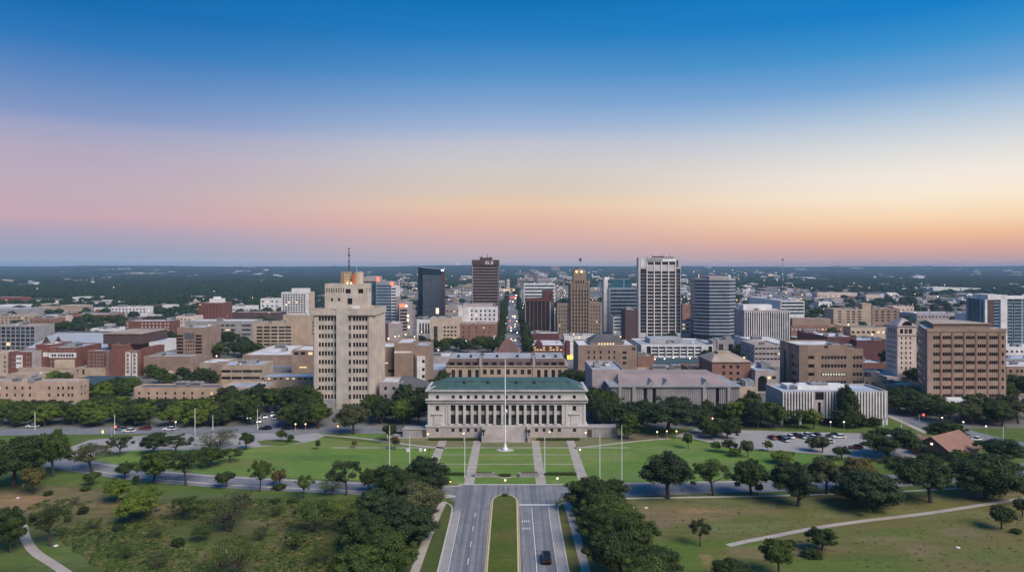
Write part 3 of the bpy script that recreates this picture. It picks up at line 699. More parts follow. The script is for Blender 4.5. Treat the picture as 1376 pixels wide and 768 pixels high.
def brick_pyramid():
    b = Bld('pyramid_roofed_hall', 'brick hall with a stepped pyramid roof peeking over the mansard annex', 665, 699, 487); X, Z = b.X, b.Z
    mb = MB(); x0, x1 = X(664), X(700); mb.box(x0, x1, 0, 26, 0, Z(473)); b.part('wall', mb, ['orangebrick'])
    mb = MB(); mb.frustum((X(668), X(696), 1, 22), (X(675), X(689), 8, 15), Z(473), Z(461)); b.part('roof', mb, ['roof_brick'])
    mb = MB(); mb.frustum((X(676), X(688), 8.2, 14.8), (X(679), X(685), 10, 13), Z(461), Z(458)); b.part('lantern', mb, ['roof_brick'])
    KEEP.append((b.cx + x0, b.cx + x1, b.Y, b.Y + 26))
brick_pyramid()

# ---- the concrete tower left of the courthouse
def concrete_tower():
    b = Bld('office_tower', 'tall pale concrete office tower with stepped crown and mast, nearest tower on the left', 420, 504, 548, 'tower'); X, Z = b.X, b.Z
    x0, x1 = X(421), X(503); zt = Z(423); D = 22
    rows = [428 + 11.62 * i for i in range(11)]
    L = [429.6, 433.7, 437.8, 441.9, 446]; Rr = [475.8, 479.8, 483.8, 487.9, 492]
    for part, ps in (('wall', L), ): pass
    slots = [(X(422.8) - .3, X(422.8) + .3, Z(431), Z(424.5))]
    side = []
    for i in range(4): side += [(2.3 + i * 4.9, 4.5 + i * 4.9, 4, Z(425))]
    b.box(x0, x1, 0, zt, 0, D, 'concrete', None, b.grid(L + Rr, rows, 3.0, 6.0), (), side, win=('glass', 'frame', 1, 1), swin=('glass_brown', 'concrete', 2, 22), rev=.4, parapet=0)
    b.windows([((x_[0] + x_[1]) / 2, .35, (x_[2] + x_[3]) / 2, .9, x_[3] - x_[2], 0) for x_ in ()], ('glass', 'frame', 1, 1), 0)
    for px in (451, 470.3):                   # dark recessed slots beside the pier
        mb = MB(); mb.box(X(px) - .62, X(px) + .62, -.12, -.004, 3, Z(424)); b.part('slot_panel', mb, ['stonebase'])
        for r in rows: mb2 = MB(); mb2.box(X(px) - .45, X(px) + .45, -.16, -.122, Z(r + 3), Z(r - 3)); b.part('slot_window', mb2, ['glass'])
    mb = MB(); mb.box(X(453), X(468), -1.5, -.003, 0, Z(412.5)); b.part('pier', mb, ['pierconcrete'])
    for px in (425.5, 498.5):
        mb = MB(); mb.box(X(px) - 1.0, X(px) + 1.0, -.5, -.003, 0, zt - .01); b.part('pier', mb, ['concrete'])
    for i in range(5):                        # ribs on the sunny flank
        mb = MB(); y = .2 + i * 4.9; mb.box(x1 + .003, x1 + .75, y, y + 1.9, 0, zt - .01); b.part('flank_rib', mb, ['concrete'])
    mb = MB(); a, c = X(417), X(506)
    mb.box(a, c, -1.2, D + 1.2, zt, Z(415)); b.part('crown_band', mb, ['concrete'])
    mb = MB(); mb.box(a + .5, c - .5, -.7, D + .7, Z(415), Z(415) + .1); b.part('roof', mb, ['roof_tan'])
    for p, q in ((449, 453), (468, 472.5)): mb = MB(); mb.box(X(p), X(q), -1.45, 2, Z(415), Z(411.5)); b.part('parapet_block', mb, ['concrete'])
    y0 = 4; kz = lambda p: Z(p, y0); kx = lambda p: X(p, y0)
    z1 = kz(381)
    fr = b.grid([467.6, 484.6], [391], 7, 6, y0) + b.grid([470], [404.5], 6.6, 8, y0) + b.grid([446, 455.5], [402.5], 3, 4, y0) + [(kx(439 + 3.2 * i) - .25, kx(439 + 3.2 * i) + .25, kz(393), kz(387)) for i in range(8)]
    b.box(kx(436.5), kx(491), Z(415), z1, y0, y0 + 13, 'concrete', 'roof_tan', fr, (), [(2, 5, kz(394), kz(388)), (8, 11, kz(394), kz(388)), (2, 4, kz(406), kz(401))], part='crown_wall', rev=.5, win=('glass', 'frame', 1, 1), keep=False)
    mb = MB(); mb.box(kx(490), kx(497), y0 + 1, y0 + 11, Z(415), kz(412)); b.part('plant_box', mb, ['cream'])
    mb = MB(); mb.box(kx(472), kx(484), 1, 3.5, Z(415), kz(410)); b.part('plant_box', mb, ['white'])
    # drum cage and tank on the crown; warm light put into the cage colour
    cy = y0 + 6; r = 2.4; cx = kx(460.5); ox = kx(477.5)
    mb = MB()
    for i in range(12):
        t = i * math.pi / 6; mb.tube([(cx + r * math.cos(t), cy + r * math.sin(t), z1), (cx + r * math.cos(t), cy + r * math.sin(t), z1 + 5)], [.13, .13], 5)
    for h in (1.2, 2.5, 3.8, 5):
        pts = [(cx + r * math.cos(t), cy + r * math.sin(t), z1 + h) for t in np.linspace(0, 2 * math.pi, 17)]; mb.tube(pts, [.14] * 17, 5)
    b.part('drum_cage', mb, ['gold_paint_and_lit_tint'])
    mb = MB(); mb.tube([(cx, cy, z1), (cx, cy, z1 + 4.4)], [1.7, 1.7], 14); b.part('water_drum', mb, ['cream'])
    mb = MB(); mb.tube([(ox, cy, z1), (ox, cy, z1 + 5.2)], [2.3, 2.3], 16, 0); b.part('water_tank', mb, ['cream'])
    mb = MB(); mb.box(ox - 2.1, ox - .9, cy - 2.5, cy - 1.2, z1, z1 + 4.2); b.part('tank_ladder_panel', mb, ['orange_paint'])
    for i in range(2):
        mb = MB(); mb.box(cx + 1.0 + i * 1.6, cx + 1.6 + i * 1.6, cy - 3, cy - 2.5, z1, z1 + .5); b.part('floodlight', mb, ['lamp_warm'])
    mb = MB(); ax = kx(464.6); mb.tube([(ax, cy, z1), (ax, cy, Z(348, 10)), (ax, cy, Z(332.5, 10))], [.28, .2, .08], 6)
    for h, rr_ in ((357, .45), (352, .4), (343, .55), (339, .35), (334, .4)): mb.tube([(ax, cy, Z(h + 1, 10)), (ax, cy, Z(h - 1, 10))], [rr_, rr_], 6)
    b.part('antenna_mast', mb, ['brown'])
    mb = MB(); ax = kx(475.4); mb.tube([(ax, cy, z1), (ax, cy, Z(355, 10))], [.12, .06], 5); b.part('antenna', mb, ['white'])
    mb = MB(); mb.box(X(432), X(452), -3, -.5, 0, 4.2); b.part('entrance_canopy', mb, ['greyconcrete'])
concrete_tower()

def tan_offices():
    b = Bld('stepped_office', 'brown brick office block with white stair panel, just right of the pale concrete tower', 513, 575, 534); X, Z = b.X, b.Z
    b.box(X(500), X(530), 0, Z(467), 4, 26, 'tan', 'roof_pale', b.grid([525.5], [498], 8, 4, 4), win=('glass', 'frame', 2, 1))
    b.box(X(530), X(553.5), 0, Z(460.5), 0, 24, 'tan', 'roof_pale', part='stair_tower')
    mb = MB(); mb.box(X(530) - .05, X(553.5) + .05, -.12, -.01, Z(474), Z(471.5)); b.part('pale_band', mb, ['white'])
    b.box(X(553.5), X(574), 0, Z(466), 5, 26, 'tan', 'roof_grey', [(X(553.8, 5), X(557.5, 5), Z(517, 5), Z(476, 5))], win=('glass', 'frame', 1, 8), part='end_wall')
    mb = MB(); mb.box(X(558.6), X(569.5), 3.8, 4.98, 0, Z(480)); b.part('stair_panel', mb, ['white'])
    for y in (486.5, 497.5, 507): mb = MB(); mb.box(X(567.6) - .6, X(567.6) + .6, 3.72, 3.8, Z(y + 2), Z(y - 2)); b.part('window', mb, ['glass'])
    mb = MB(); mb.box(X(515.5), X(519.5), 3.9, 3.998, Z(489.7), Z(488.3)); b.part('wall_light', mb, ['lit_window'])
tan_offices()
def chapel_house():
    b = Bld('gabled_office', 'grey stone building with dark hipped roof between the concrete tower and the courthouse', 514, 572, 549); X, Z = b.X, b.Z
    b.box(X(510), X(540), 0, Z(513), 0, 15, 'pinkgrey', 'roof_pale', b.grid([518, 529, 537], [521.5, 531.5], 4, 4.4), win=('glass', 'frame', 2, 2))
    b.box(X(540), X(572), 0, Z(521), 1, 15, 'pinkgrey', None, b.grid([548, 562], [530], 4, 4), parapet=0, part='wing_wall')
    mb = MB(); x0, x1, z0, z1 = X(533), X(573), Z(521), Z(508)
    mb.v += [(x0, .6, z0 + .4), (x1, .6, z0), (x1, 15.5, z0), (x0, 15.5, z0), (x0 + 1, 8, z1), (x0 + 4, 8, z1)]
    for f in ((0, 1, 5, 4), (1, 2, 5), (2, 3, 4, 5), (3, 0, 4)): mb.f.append(f); mb.m.append(0)
    b.part('roof', mb, ['roof_slate'])
chapel_house()

# ---- library with the pink roof, right of the courthouse
def library():
    b = Bld('library', 'windowless grey ribbed library with pink tiled roof right of the courthouse', 820, 994, 556); X, Z = b.X, b.Z
    x0, x1, zt = X(821), X(993.5), Z(519.5); D = 30
    slots = [(X(p) - .75, X(p) + .75, 2, zt - .6) for p in (867, 879, 964)]
    b.box(x0, x1, 0, zt, 0, D, 'greyconcrete', None, slots, parapet=0, win=('glass', 'frame', 1, 6), rev=.6)
    for i, px in enumerate(np.linspace(823, 992, 60)):
        if any(abs(px - p) < 2.4 for p in (867, 879, 964)): continue
        mb = MB(); t = .28; mb.box(X(px) - t, X(px) + t, -.2, -.003, 0, zt - .02); b.part('wall_rib', mb, ['greyconcrete'])
    for px in (833, 851.5, 946, 979): mb = MB(); mb.box(X(px) - .7, X(px) + .7, -.8, -.41, 0, zt - .02); b.part('pier', mb, ['greyconcrete'])
    b.band('cornice', x0, x1, zt, zt + .5, 0, D, 'grey', .9)
    mb = MB(); zr = Z(519.5) + 3.4; a, c = X(832), X(982)
    mb.frustum((a, c, 1.2, D), (a + 1.5, c - 3, 13, D - 4), zt + .5, zr); b.part('roof', mb, ['roof_pink'])
    for px in (876.5, 897, 950):
        mb = MB(); xx = X(px); 
        mb.v += [(xx - 1.9, .7, zt + .5), (xx + 1.9, .7, zt + .5), (xx, .7, zt + 2.9), (xx - 1.9, 6, zt + .8), (xx + 1.9, 6, zt + .8), (xx, 9, zt + 2.6)]
        for f in ((0, 1, 2), (0, 2, 5, 3), (1, 4, 5, 2)): mb.f.append(f); mb.m.append(0)
        b.part('roof_gablet', mb, ['grey'])
    b.box(X(801), X(846), 0, Z(503), 14, 44, 'pinkgrey', 'roof_grey', part='wing_wall', units=3, pm='pinkgrey')
    KEEP.append((b.cx + x0 - 5, b.cx + x1 + 5, b.Y - 5, b.Y + D))
library()
simple('side_office', 'small yellow-tan office wing at the right end of the ribbed library', 994, 1016, 519, 550, 'cream', 'roof_grey', 14, rows=[526, 536], cols=[1006], w=4, h=5, win=('glass', 'frame', 2, 2))

# ---- white ribbed office on legs
def ribbed_office():
    b = Bld('ribbed_office', 'low white office raised on legs with close vertical fins and a dark central opening', 1050, 1193, 571); X, Z = b.X, b.Z
    x0, x1, zt, zb = X(1050.5), X(1193), Z(525), Z(561.5); D = 17
    xs = [1054 + 3.9 * i for i in range(36)]; xs = [x for x in xs if x < 1190 and not 1092 < x < 1109]
    fr = [(X(x) - .35, X(x) + .35, Z(559), Z(530)) for x in xs] + [(X(1095.5), X(1107), Z(537), Z(526))] + [(X(1099), X(1103), Z(560), Z(540))]
    
    b.box(x0, x1, zb, zt, 0, D, 'pinkgrey', 'roof_blue', fr, (), (), rev=.5, win=('glass', 'frame', 1, 3), wname='window_strip', units=5, pm='white')
    KEEP.append((b.cx + x0 - 4, b.cx + x1 + 4, b.Y - 6, b.Y + D))
    for x in [1052.2 + 3.9 * i for i in range(37)]:
        if x > 1192 or 1093 < x < 1108.5: continue
        mb = MB(); mb.box(X(x) - .26, X(x) + .26, -.55, -.003, zb + .01, zt - .3); b.part('fin', mb, ['white'])
    mb = MB(); mb.box(x0 + 4, x1 - 10, 4, D - 3, 0, zb); b.part('ground_floor_wall', mb, ['darkgrey'])
    mb = MB(); mb.box(X(1166), X(1184), 3, D - 4, 0, zb - .01); b.part('stone_panel', mb, ['orangebrick'])
    for px in (1051.5, 1076, 1134, 1187.5, 1192):
        mb = MB(); mb.box(X(px) - .45, X(px) + .45, .3, 1.2, 0, zb); b.part('leg', mb, ['white'])
    mb = MB(); mb.box(X(1068), X(1150), 7, 14, zt - .7, zt + .9); b.part('roof_plinth', mb, ['white'])
ribbed_office()

def window_office():
    b = Bld('stepped_office', 'tan office with three dark window bands behind the low white finned office', 1048, 1160, 530); X, Z = b.X, b.Z
    rows = [480, 491.3, 502.5, 513.5]
    fr = b.grid([1085.5 + 3.1 * i + .8 for i in range(3)] + [1103.5 + 4.3 * i + 1.8 for i in range(8)] + [1146 + 4.4 * i + 2 for i in range(3)], rows, 3.3, 4.4)
    fr = [f for f in fr]
    b.box(X(1072), X(1160), 0, Z(468), 0, 22, 'tan', 'roof_grey', fr, [(1.2, 7.5, Z(r + 2.3), Z(r - 2.3)) for r in rows] + [(14, 17, 2, Z(476))], (), rev=.4, win=('glass', 'frame', 1, 1), swin=('glass', 'frame', 2, 2), units=3)
    b.box(X(1072), X(1139), Z(468), Z(463), 0.02, 22, 'tan', 'roof_pale', [(X(1107.5), X(1112.5), Z(467.5), Z(464.3))], part='raised_wall', keep=False)
    mb = MB(); mb.box(X(1072), X(1084.3), -1.6, -.003, 0, Z(463)); b.part('pier', mb, ['khaki'])
    mb = MB(); mb.box(X(1072) - .8, X(1072) - .003, 8.5, 11.5, 0, Z(466)); b.part('flank_pier', mb, ['tan'])
    mb = MB()
    for i in range(9): mb.box(X(1105 + i * 3.6), X(1107 + i * 3.6), -.02, -.005, Z(503.8), Z(501.2))
    b.part('lit_blind', mb, ['lit_green'])
window_office()

# ---- tan slab with a splayed flank at far right
def tan_slab():
    b = Bld('office_slab', 'broad nine storey tan office slab with brick piers at the right edge', 1236, 1352, 547, cat='tower'); X, Z = b.X, b.Z
    x0, x1, zt = X(1246), X(1352), Z(442); D = 26; T = 1.6
    rows = [453.3 + 11.15 * i for i in range(8)]
    fr = []
    for c in [1258.5, 1272.2, 1288, 1303.7, 1319.2, 1335]: fr += b.grid([c - 4.3, c - 1.4, c + 1.5, c + 4.4] if c > 1262 else [c - 3, c, c + 3], rows, 2.7, 4.6)
    fr += b.grid([1347.5], rows, 3, 4.6)
    b.box(x0, x1, 0, zt, 0, T, 'tan', None, fr, (), (), rev=.4, win=('glass', 'frame', 1, 1), units=0, parapet=0)
    for px in (1264.5, 1280, 1296, 1311.5, 1327.5, 1343): mb = MB(); mb.box(X(px) - .4, X(px) + .4, -.22, -.003, 0, zt - 1.4); b.part('pier', mb, ['orangebrick'])
    bx = b.X(1233.5, D); mb = MB(); mb.prism([(x0, T + .003), (x1, T + .003), (x1, D), (bx, D)], 0, zt, 0, 1); b.part('rear_wall', mb, ['tan', 'roof_grey'])
    L = math.hypot(bx - x0, D - T); ux, uy = (bx - x0) / L, (D - T) / L
    for r in rows:                            # windows of the slanting flank
        z = Z(r); mb = MB()
        for t0, t1 in ((.04, .24), (.3, .5), (.56, .76), (.8, .96)):
            p = (x0 + ux * L * t0 - uy * .05, T + uy * L * t0 + ux * .05); q = (x0 + ux * L * t1 - uy * .05, T + uy * L * t1 + ux * .05)
            mb.quad((*p, z - .75), (*q, z - .75), (*q, z + .75), (*p, z + .75))
        b.part('flank_window', mb, ['glass'])
    sl = (bx - x0) / (D - T); l = lambda y, o: x0 + sl * (y - T) + o
    mb = MB(); mb.prism([(l(3, 4), 3), (X(1337), 3), (X(1337) - 2, D - 2), (l(D - 2, 4), D - 2)], zt + .003, Z(436)); b.part('plant_storey', mb, ['khaki'])
    mb = MB(); mb.prism([(l(2.4, 3.4), 2.4), (X(1338), 2.4), (X(1338) - 2, D - 1.4), (l(D - 1.4, 3.4), D - 1.4)], Z(436), Z(435), 0, 1); b.part('roof_edge', mb, ['khaki', 'roof_tan'])
    mb = MB(); mb.box(x0 - .2, x1 + .2, -.3, -.004, 0, Z(539)); b.part('base_course', mb, ['khaki'])
    mb = MB(); mb.box(x0 - .2, x1 + .2, -.25, -.004, zt - 1.2, zt + .3); b.part('roof_fascia', mb, ['tan'])
    KEEP.append((b.cx + x0, b.cx + x1, b.Y - 6, b.Y + D))
tan_slab()
def low_annex():
    b = Bld('low_annex', 'low brick annex with flat pale roof at the foot of the broad tan slab', 1256, 1400, 556); X, Z = b.X, b.Z
    b.box(X(1256), X(1330), 0, Z(540.5), 0, 13, 'pinkgrey', 'roof_pale', [(X(1263), X(1269), .3, 4)], win=('glass', 'frame', 1, 1), parapet=.3)
    b.box(X(1330), X(1410), 0, Z(542.5), 2, 16, 'orangebrick', 'roof_pale', part='wing_wall', parapet=.3)
    for i in range(6): mb = MB(); mb.box(X(1276 + i * 9) - .4, X(1276 + i * 9) + .4, -.3, -.003, 0, Z(541)); b.part('pier', mb, ['orangebrick'])
low_annex()

def cream_hotel():
    b = Bld('deco_hotel', 'slender cream hotel tower with rounded parapet and bull-eye window beside the tan slab', 1207, 1233, 512, 'tower'); X, Z = b.X, b.Z
    x0, x1 = X(1206), X(1231.5); D = abs(b.side(1190, x0)); 
    rows = [454 + 6.65 * i for i in range(7)]
    xs = [1211.5, 1217.5, 1223.3]
    zt = Z(438.5); sd = []
    for r in rows: sd += even(4, D, 1.0, Z(r + 1.6), Z(r - 1.6), 1.3)
    sd += even(3, D, 1.3, Z(448), Z(441.5), 2)
    b.box(x0, x1, 0, zt, 0, D, 'pink', None, b.grid(xs, rows, 2, 3.4) + [(X(p) - .9, X(p) + .9, Z(448), Z(441.8)) for p in xs], sd, (), rev=.3, win=('glass', 'frame', 1, 2), parapet=0)
    b.band('belt_course', x0, x1, Z(450.4), Z(449.6), 0, D, 'stonebase', .35); b.band('cornice', x0, x1, zt, zt + .5, 0, D, 'stonebase', .5)
    mb = MB(); mb.frustum((x0 + .2, x1 - .2, .2, D - .2), (x0 + 4.5, x1 - 4.5, 3.5, D - 4), zt + .5, Z(428)); b.part('roof', mb, ['pinkgrey'])
    mb = MB(); xm = X(1219.5); r = 2.7
    mb.ngon([(xm + r * math.cos(t), .15, zt + .6 + r * .85 * math.sin(t)) for t in np.linspace(0, math.pi, 11)]); mb.quad((xm - r, .15, zt + .6), (xm + r, .15, zt + .6), (xm + r, 3, zt + .6), (xm - r, 3, zt + .6)); b.part('bullseye_window', mb, ['glass'])
    mb = MB(); mb.box(X(1232), X(1237.5), 8, 20, 0, Z(451)); b.part('rear_wing', mb, ['cream'])
cream_hotel()

# ---- downtown towers
def dark_glass_tower():
    b = Bld('glass_tower', 'dark glass tower with sloping top and one lit window left of the brown tower', 561, 597, 441, 'tower'); X, Z = b.X, b.Z
    x0, x1 = X(561), X(595); xm = X(568); D = 26; zl, zr = Z(358.5), Z(362)
    mb = MB(); mb.v += [(xm, 0, 0), (x1, 0, 0), (x1, D, 0), (x0, D, 0), (x0, 5, 0), (xm, 0, zl - 1), (x1, 0, zr), (x1, D, zr), (x0, D, zl), (x0, 5, zl)]
    for f in ((0, 1, 6, 5), (1, 2, 7, 6), (2, 3, 8, 7), (3, 4, 9, 8), (4, 0, 5, 9), (5, 6, 7, 8, 9)): mb.f.append(f); mb.m.append(0)
    b.part('glass_wall', mb, ['glass_blue'])
    n = 26
    for i in range(n):
        z = 1.5 + (zr - 6) * i / n; mb = MB(); mb.box(xm + .2, x1 - .4, -.12, -.004, z, z + .55); b.part('spandrel', mb, ['bluegrey'])
    mb = MB(); mb.box(X(578), X(579.4), -.4, -.125, 0, zr - 5); mb.box(X(593.5), X(597), -.5, 12, 0, Z(366)); b.part('mullion_pier', mb, ['brown'])
    mb = MB(); mb.box(X(586), X(589.5), -.2, -.125, Z(421), Z(414)); b.part('lit_floor', mb, ['lamp_warm'])
    mb = MB(); mb.box(X(593), X(596), -.6, 0.2, Z(364), Z(362)); b.part('corner_light', mb, ['lamp_white'])
    KEEP.append((b.cx + x0, b.cx + x1, b.Y, b.Y + D))
dark_glass_tower()
def brown_tower():
    b = Bld('brown_tower', 'square brown tower with pale floor lines and a small white roof sign', 634, 671, 447, 'tower'); X, Z = b.X, b.Z
    x0, x1, zt = X(634.3), X(670), Z(349); D = 24
    rows = [357.5 + 3.93 * i for i in range(22)]
    b.box(x0, x1, 0, zt, 0, D, 'pinkgrey', 'roof_dark', b.rows(rows, 635.4, 669, 2.9), win=('glass_brown', 'brown', 16, 1), rev=.3, wname='window_band', units=0)
    mb = MB(); mb.box(x0 - .2, x1 + .2, -.35, D + .2, Z(355.6), zt - .01); b.part('top_band', mb, ['brown'])
    for i in range(13):
        mb = MB(); xx = x0 + (x1 - x0) * i / 12; mb.box(xx - .22, xx + .22, -.3, -.003, 0, Z(355.7)); b.part('fin', mb, ['brown'])
    mb = MB(); mb.box(X(644.2), X(661), 5, 16, zt - .5, Z(346)); b.part('plant_storey', mb, ['brown'])
    for px, t in ((647.3, 342.5), (654.5, 340.3)):
        mb = MB(); mb.tube([(X(px), 8, Z(346)), (X(px), 8, Z(345)), (X(px), 8, Z(t))], [.9, .35, .12], 6); b.part('antenna', mb, ['brown'])
    for px in (645.3, 658.5): mb = MB(); mb.box(X(px) - .9, X(px) + .9, 6, 9, Z(346), Z(345)); b.part('rooftop_unit', mb, ['brown'])
    LET = {'B': [(0, .45, 0, 3), (.45, 1.5, 0, .45), (.45, 1.5, 1.28, 1.72), (.45, 1.5, 2.55, 3), (1.5, 1.95, .3, 1.3), (1.5, 1.95, 1.7, 2.7)], 'L': [(0, .45, 0, 3), (.45, 1.8, 0, .45)]}
    for i, ch in enumerate('BLB'):
        mb = MB()
        for a_, c_, e_, g_ in LET[ch]: mb.box(a_, c_, -.12, 0, e_, g_)
        link('sign_letter', mb.mesh('sign_letter', ['sign_white']), b.root, (X(652.4) + i * 2.6, -.42, Z(354.9)))
brown_tower()
def deco_tower():
    b = Bld('deco_tower', 'stepped brown art deco tower with dome cap and a small flag', 749, 809, 451, 'tower'); X, Z = b.X, b.Z
    def vol(a, c, t, y0, y1, xs, rows, w=1.3, h=2.6, part='wall'):
        b.box(X(a), X(c), 0, Z(t), y0, y1, 'deco', 'roof_tan', b.grid(xs, rows, w, h), rev=.3, win=('glass', 'frame', 1, 2), part=part, lit=.01)
    vol(748.5, 766.5, 407, 0, 22, [752, 755.5, 759, 762.5], [412 + 5 * i for i in range(8)], part='west_wing_wall')
    vol(791.5, 809, 406, 0, 22, [795, 798.5, 802, 805.5], [412 + 5 * i for i in range(8)], part='east_wing_wall')
    xs = [769.5, 773.5, 777.5, 781.5, 785.5, 789]
    b.box(X(766), X(792), 0, Z(381), -2, 20, 'deco', 'roof_tan', b.grid(xs, [391 + 4.9 * i for i in range(12)], 1.5, 3), rev=.35, win=('glass', 'frame', 1, 2), part='shaft_wall')
    for px in (767.5, 771.5, 775.5, 779.5, 783.5, 787.5, 790.8): mb = MB(); mb.box(X(px) - .38, X(px) + .38, -2.5, -2.003, 0, Z(382)); b.part('pier', mb, ['deco'])
    for a, c in ((765.5, 769), (789, 793)): mb = MB(); mb.frustum((X(a), X(c), -2.2, 2), (X(a) + .8, X(c) - .8, -1.4, 1.2), Z(381), Z(375)); b.part('corner_turret', mb, ['deco'])
    b.box(X(770.5), X(788), Z(381), Z(366), 0, 13, 'deco', 'roof_tan', b.grid([774, 777.3, 780.6, 784], [380], 1.6, 7), rev=.4, win=('glass', 'frame', 1, 2), part='crown_wall', keep=False)
    mb = MB(); mb.frustum((X(771), X(787.5), .4, 12.5), (X(773), X(785.5), 2, 11), Z(366), Z(361.5)); b.part('upper_crown', mb, ['deco'])
    mb = MB()
    for px in (774.8, 781.3): mb.ball((X(px), -.1, Z(365)), .85)
    b.part('crown_lamp', mb, ['lamp_warm'])
    mb = MB(); cx, cy = X(779.2), 6.5; mb.tube([(cx, cy, Z(361.5)), (cx, cy, Z(360)), (cx, cy, Z(358.6)), (cx, cy, Z(357.8))], [3.4, 2.9, 1.3, .25], 12); b.part('dome', mb, ['roof_dark'])
    mb = MB(); mb.tube([(cx, cy, Z(358)), (cx, cy, Z(346))], [.14, .1], 5); p = b.part('flagpole', mb, ['pole_grey'])
    mb = MB(); pts = [(0, 0), (.9, -.5), (1.9, -1.5)]
    for i in range(2):
        (u0, w0), (u1, w1) = pts[i], pts[i + 1]; mb.box(cx + u0 + .12, cx + u1 + .12, cy - .05 + .1 * i, cy + .05 + .1 * i, Z(346) - 2.4 + w1, Z(346) + w0 - .1)
    mb.build('flag', ['flag_dark'], p)
deco_tower()
def grid_tower():
    b = Bld('grid_tower', 'tallest tower, pale concrete window grid between two dark glass bays', 857, 915, 453, 'tower'); X, Z = b.X, b.Z
    x0, x1, zt = X(858), X(914.8), Z(346); D = 9
    rows = [366 + 4.66 * i for i in range(19)]
    fr = b.grid([874.3, 883.9, 893.7, 902.9], [353.8] + rows[:], 8.3, 3.5)
    fr += [(X(860.6), X(868.8), 4, Z(361)), (X(908.6), X(914.2), 4, Z(361)), (X(908.8), X(911.2), Z(359), Z(349.5))]
    b.box(x0, x1, 0, zt, 0, D, 'limestone', 'roof_dark', fr, (), (), rev=.5, win=('glass', 'pinkgrey', 3, 1), swin=('glass_blue', 'bluegrey', 1, 20), units=0, pm='brown')
    for a, c in ((860.6, 868.8), (908.6, 914.2)):
        for r in rows: mb = MB(); mb.box(X(a), X(c), .2, .42, Z(r + 2.4), Z(r + 1.7)); b.part('bay_spandrel', mb, ['bluegrey'])
    mb = MB(); mb.box(X(869), X(908), -.35, -.004, Z(351.2), Z(346.6)); b.part('top_band', mb, ['grey'])
    mb = MB(); mb.box(X(890), X(908.2), -.5, -.36, Z(350.8), Z(347.9)); b.part('sign_panel', mb, ['sign_white'])
    mb = MB(); mb.box(X(861), X(864.5), -.3, -.004, Z(359), Z(349)); b.part('pale_panel', mb, ['white'])
    for px in (869.4, 879.1, 888.7, 898.4, 907.8): mb = MB(); mb.box(X(px) - .42, X(px) + .42, -.45, -.003, 0, Z(351.3)); b.part('pier', mb, ['white'])
    for px, t, w in ((868.5, 344.5, .3), (871.5, 344.3, .3), (878.5, 342.3, .5), (891.5, 340.3, .25), (902, 340.8, .25)): mb = MB(); mb.tube([(X(px), 6, zt - .7), (X(px), 6, Z(t))], [w, w * .5], 5); b.part('antenna', mb, ['brown'])
    for p, q, t in ((880, 893, 344), (894, 906, 345)): mb = MB(); mb.box(X(p), X(q), 3, 7, zt - .7, Z(t)); b.part('rooftop_unit', mb, ['brown'])
grid_tower()
def podium():
    b = Bld('podium_block', 'long low white block with three window rows in front of the tallest tower', 862, 960, 484); X, Z = b.X, b.Z
    x0, x1, zt = X(862), X(958), Z(463); D = 40
    xs = [880 + 9.65 * i for i in range(7)]
    b.box(x0, x1, 0, zt, 0, D, 'white', 'roof_grey', b.grid(xs, [467, 471.5, 476], 8, 2.6) + [(X(869), X(874), 1, Z(465)), (X(952), X(957), 1, Z(465))], even(4, D, 4, 3, 9), (), win=('glass', 'frame', 2, 1), rev=.5, units=6)
    for i in range(8): mb = MB(); mb.box(X(875.2 + 9.65 * i) - .3, X(875.2 + 9.65 * i) + .3, -.6, -.003, 0, Z(464.5)); b.part('pier', mb, ['white'])
    mb = MB(); mb.box(X(880), X(925), 16, 34, zt - .6, zt + 2.4); b.part('roof_plinth', mb, ['roof_grey'])
    mb = MB(); mb.box(X(960), X(965), 4, 14, 0, Z(458)); b.part('end_pier', mb, ['pinkgrey'])
podium()
def striped_tower():
    b = Bld('striped_tower', 'faceted tower of alternating white and dark blue bands right of the tallest tower', 936, 993, 456, 'tower'); X, Z = b.X, b.Z
    x0, x1 = X(937), X(992); xa, xb = X(953), X(980); W = x1 - x0; D = 30
    poly = lambda o: [(xa, -o), (xb, -o), (x1 + o, 8), (x1 + o, D - 8), (xb, D + o), (xa, D + o), (x0 - o, D - 8), (x0 - o, 8)]
    zt = Z(371); mb = MB(); mb.prism(poly(0), 0, Z(377)); b.part('core_glass', mb, ['glass_blue'])
    n = 17; zs = np.linspace(Z(452), Z(379), n)
    step = zs[1] - zs[0]
    for i in range(n):
        mb = MB(); mb.prism(poly(.35), zs[i] + step * .5, zs[i] + step); mb.ngon([(x, y, zs[i] + step * .5) for x, y in poly(.35)]); b.part('floor_band', mb, ['stripe'])
    mb = MB(); mb.prism([(xa, -.4), (xb, -.4), (xb, D), (xa, D)], Z(379) + step, zt); b.part('crown_wall', mb, ['pinkgrey'])
    mb = MB(); mb.prism([(x0, 8), (xa, .5), (xa, D), (x0, D - 8)], Z(379) + step, Z(374)); b.part('crown_wall', mb, ['pinkgrey'])
    mb = MB(); mb.prism([(xb, .5), (x1, 8), (x1, D - 8), (xb, D)], Z(379) + step, Z(374.5)); b.part('crown_wall', mb, ['cream'])  # right crown facet in cream, its sunlit look put into the colour
    mb = MB(); mb.box(X(979), X(983), 2, 6, Z(379) + step, zt + 1); b.part('crown_post', mb, ['white'])
    KEEP.append((b.cx + x0, b.cx + x1, b.Y, b.Y + D))
striped_tower()
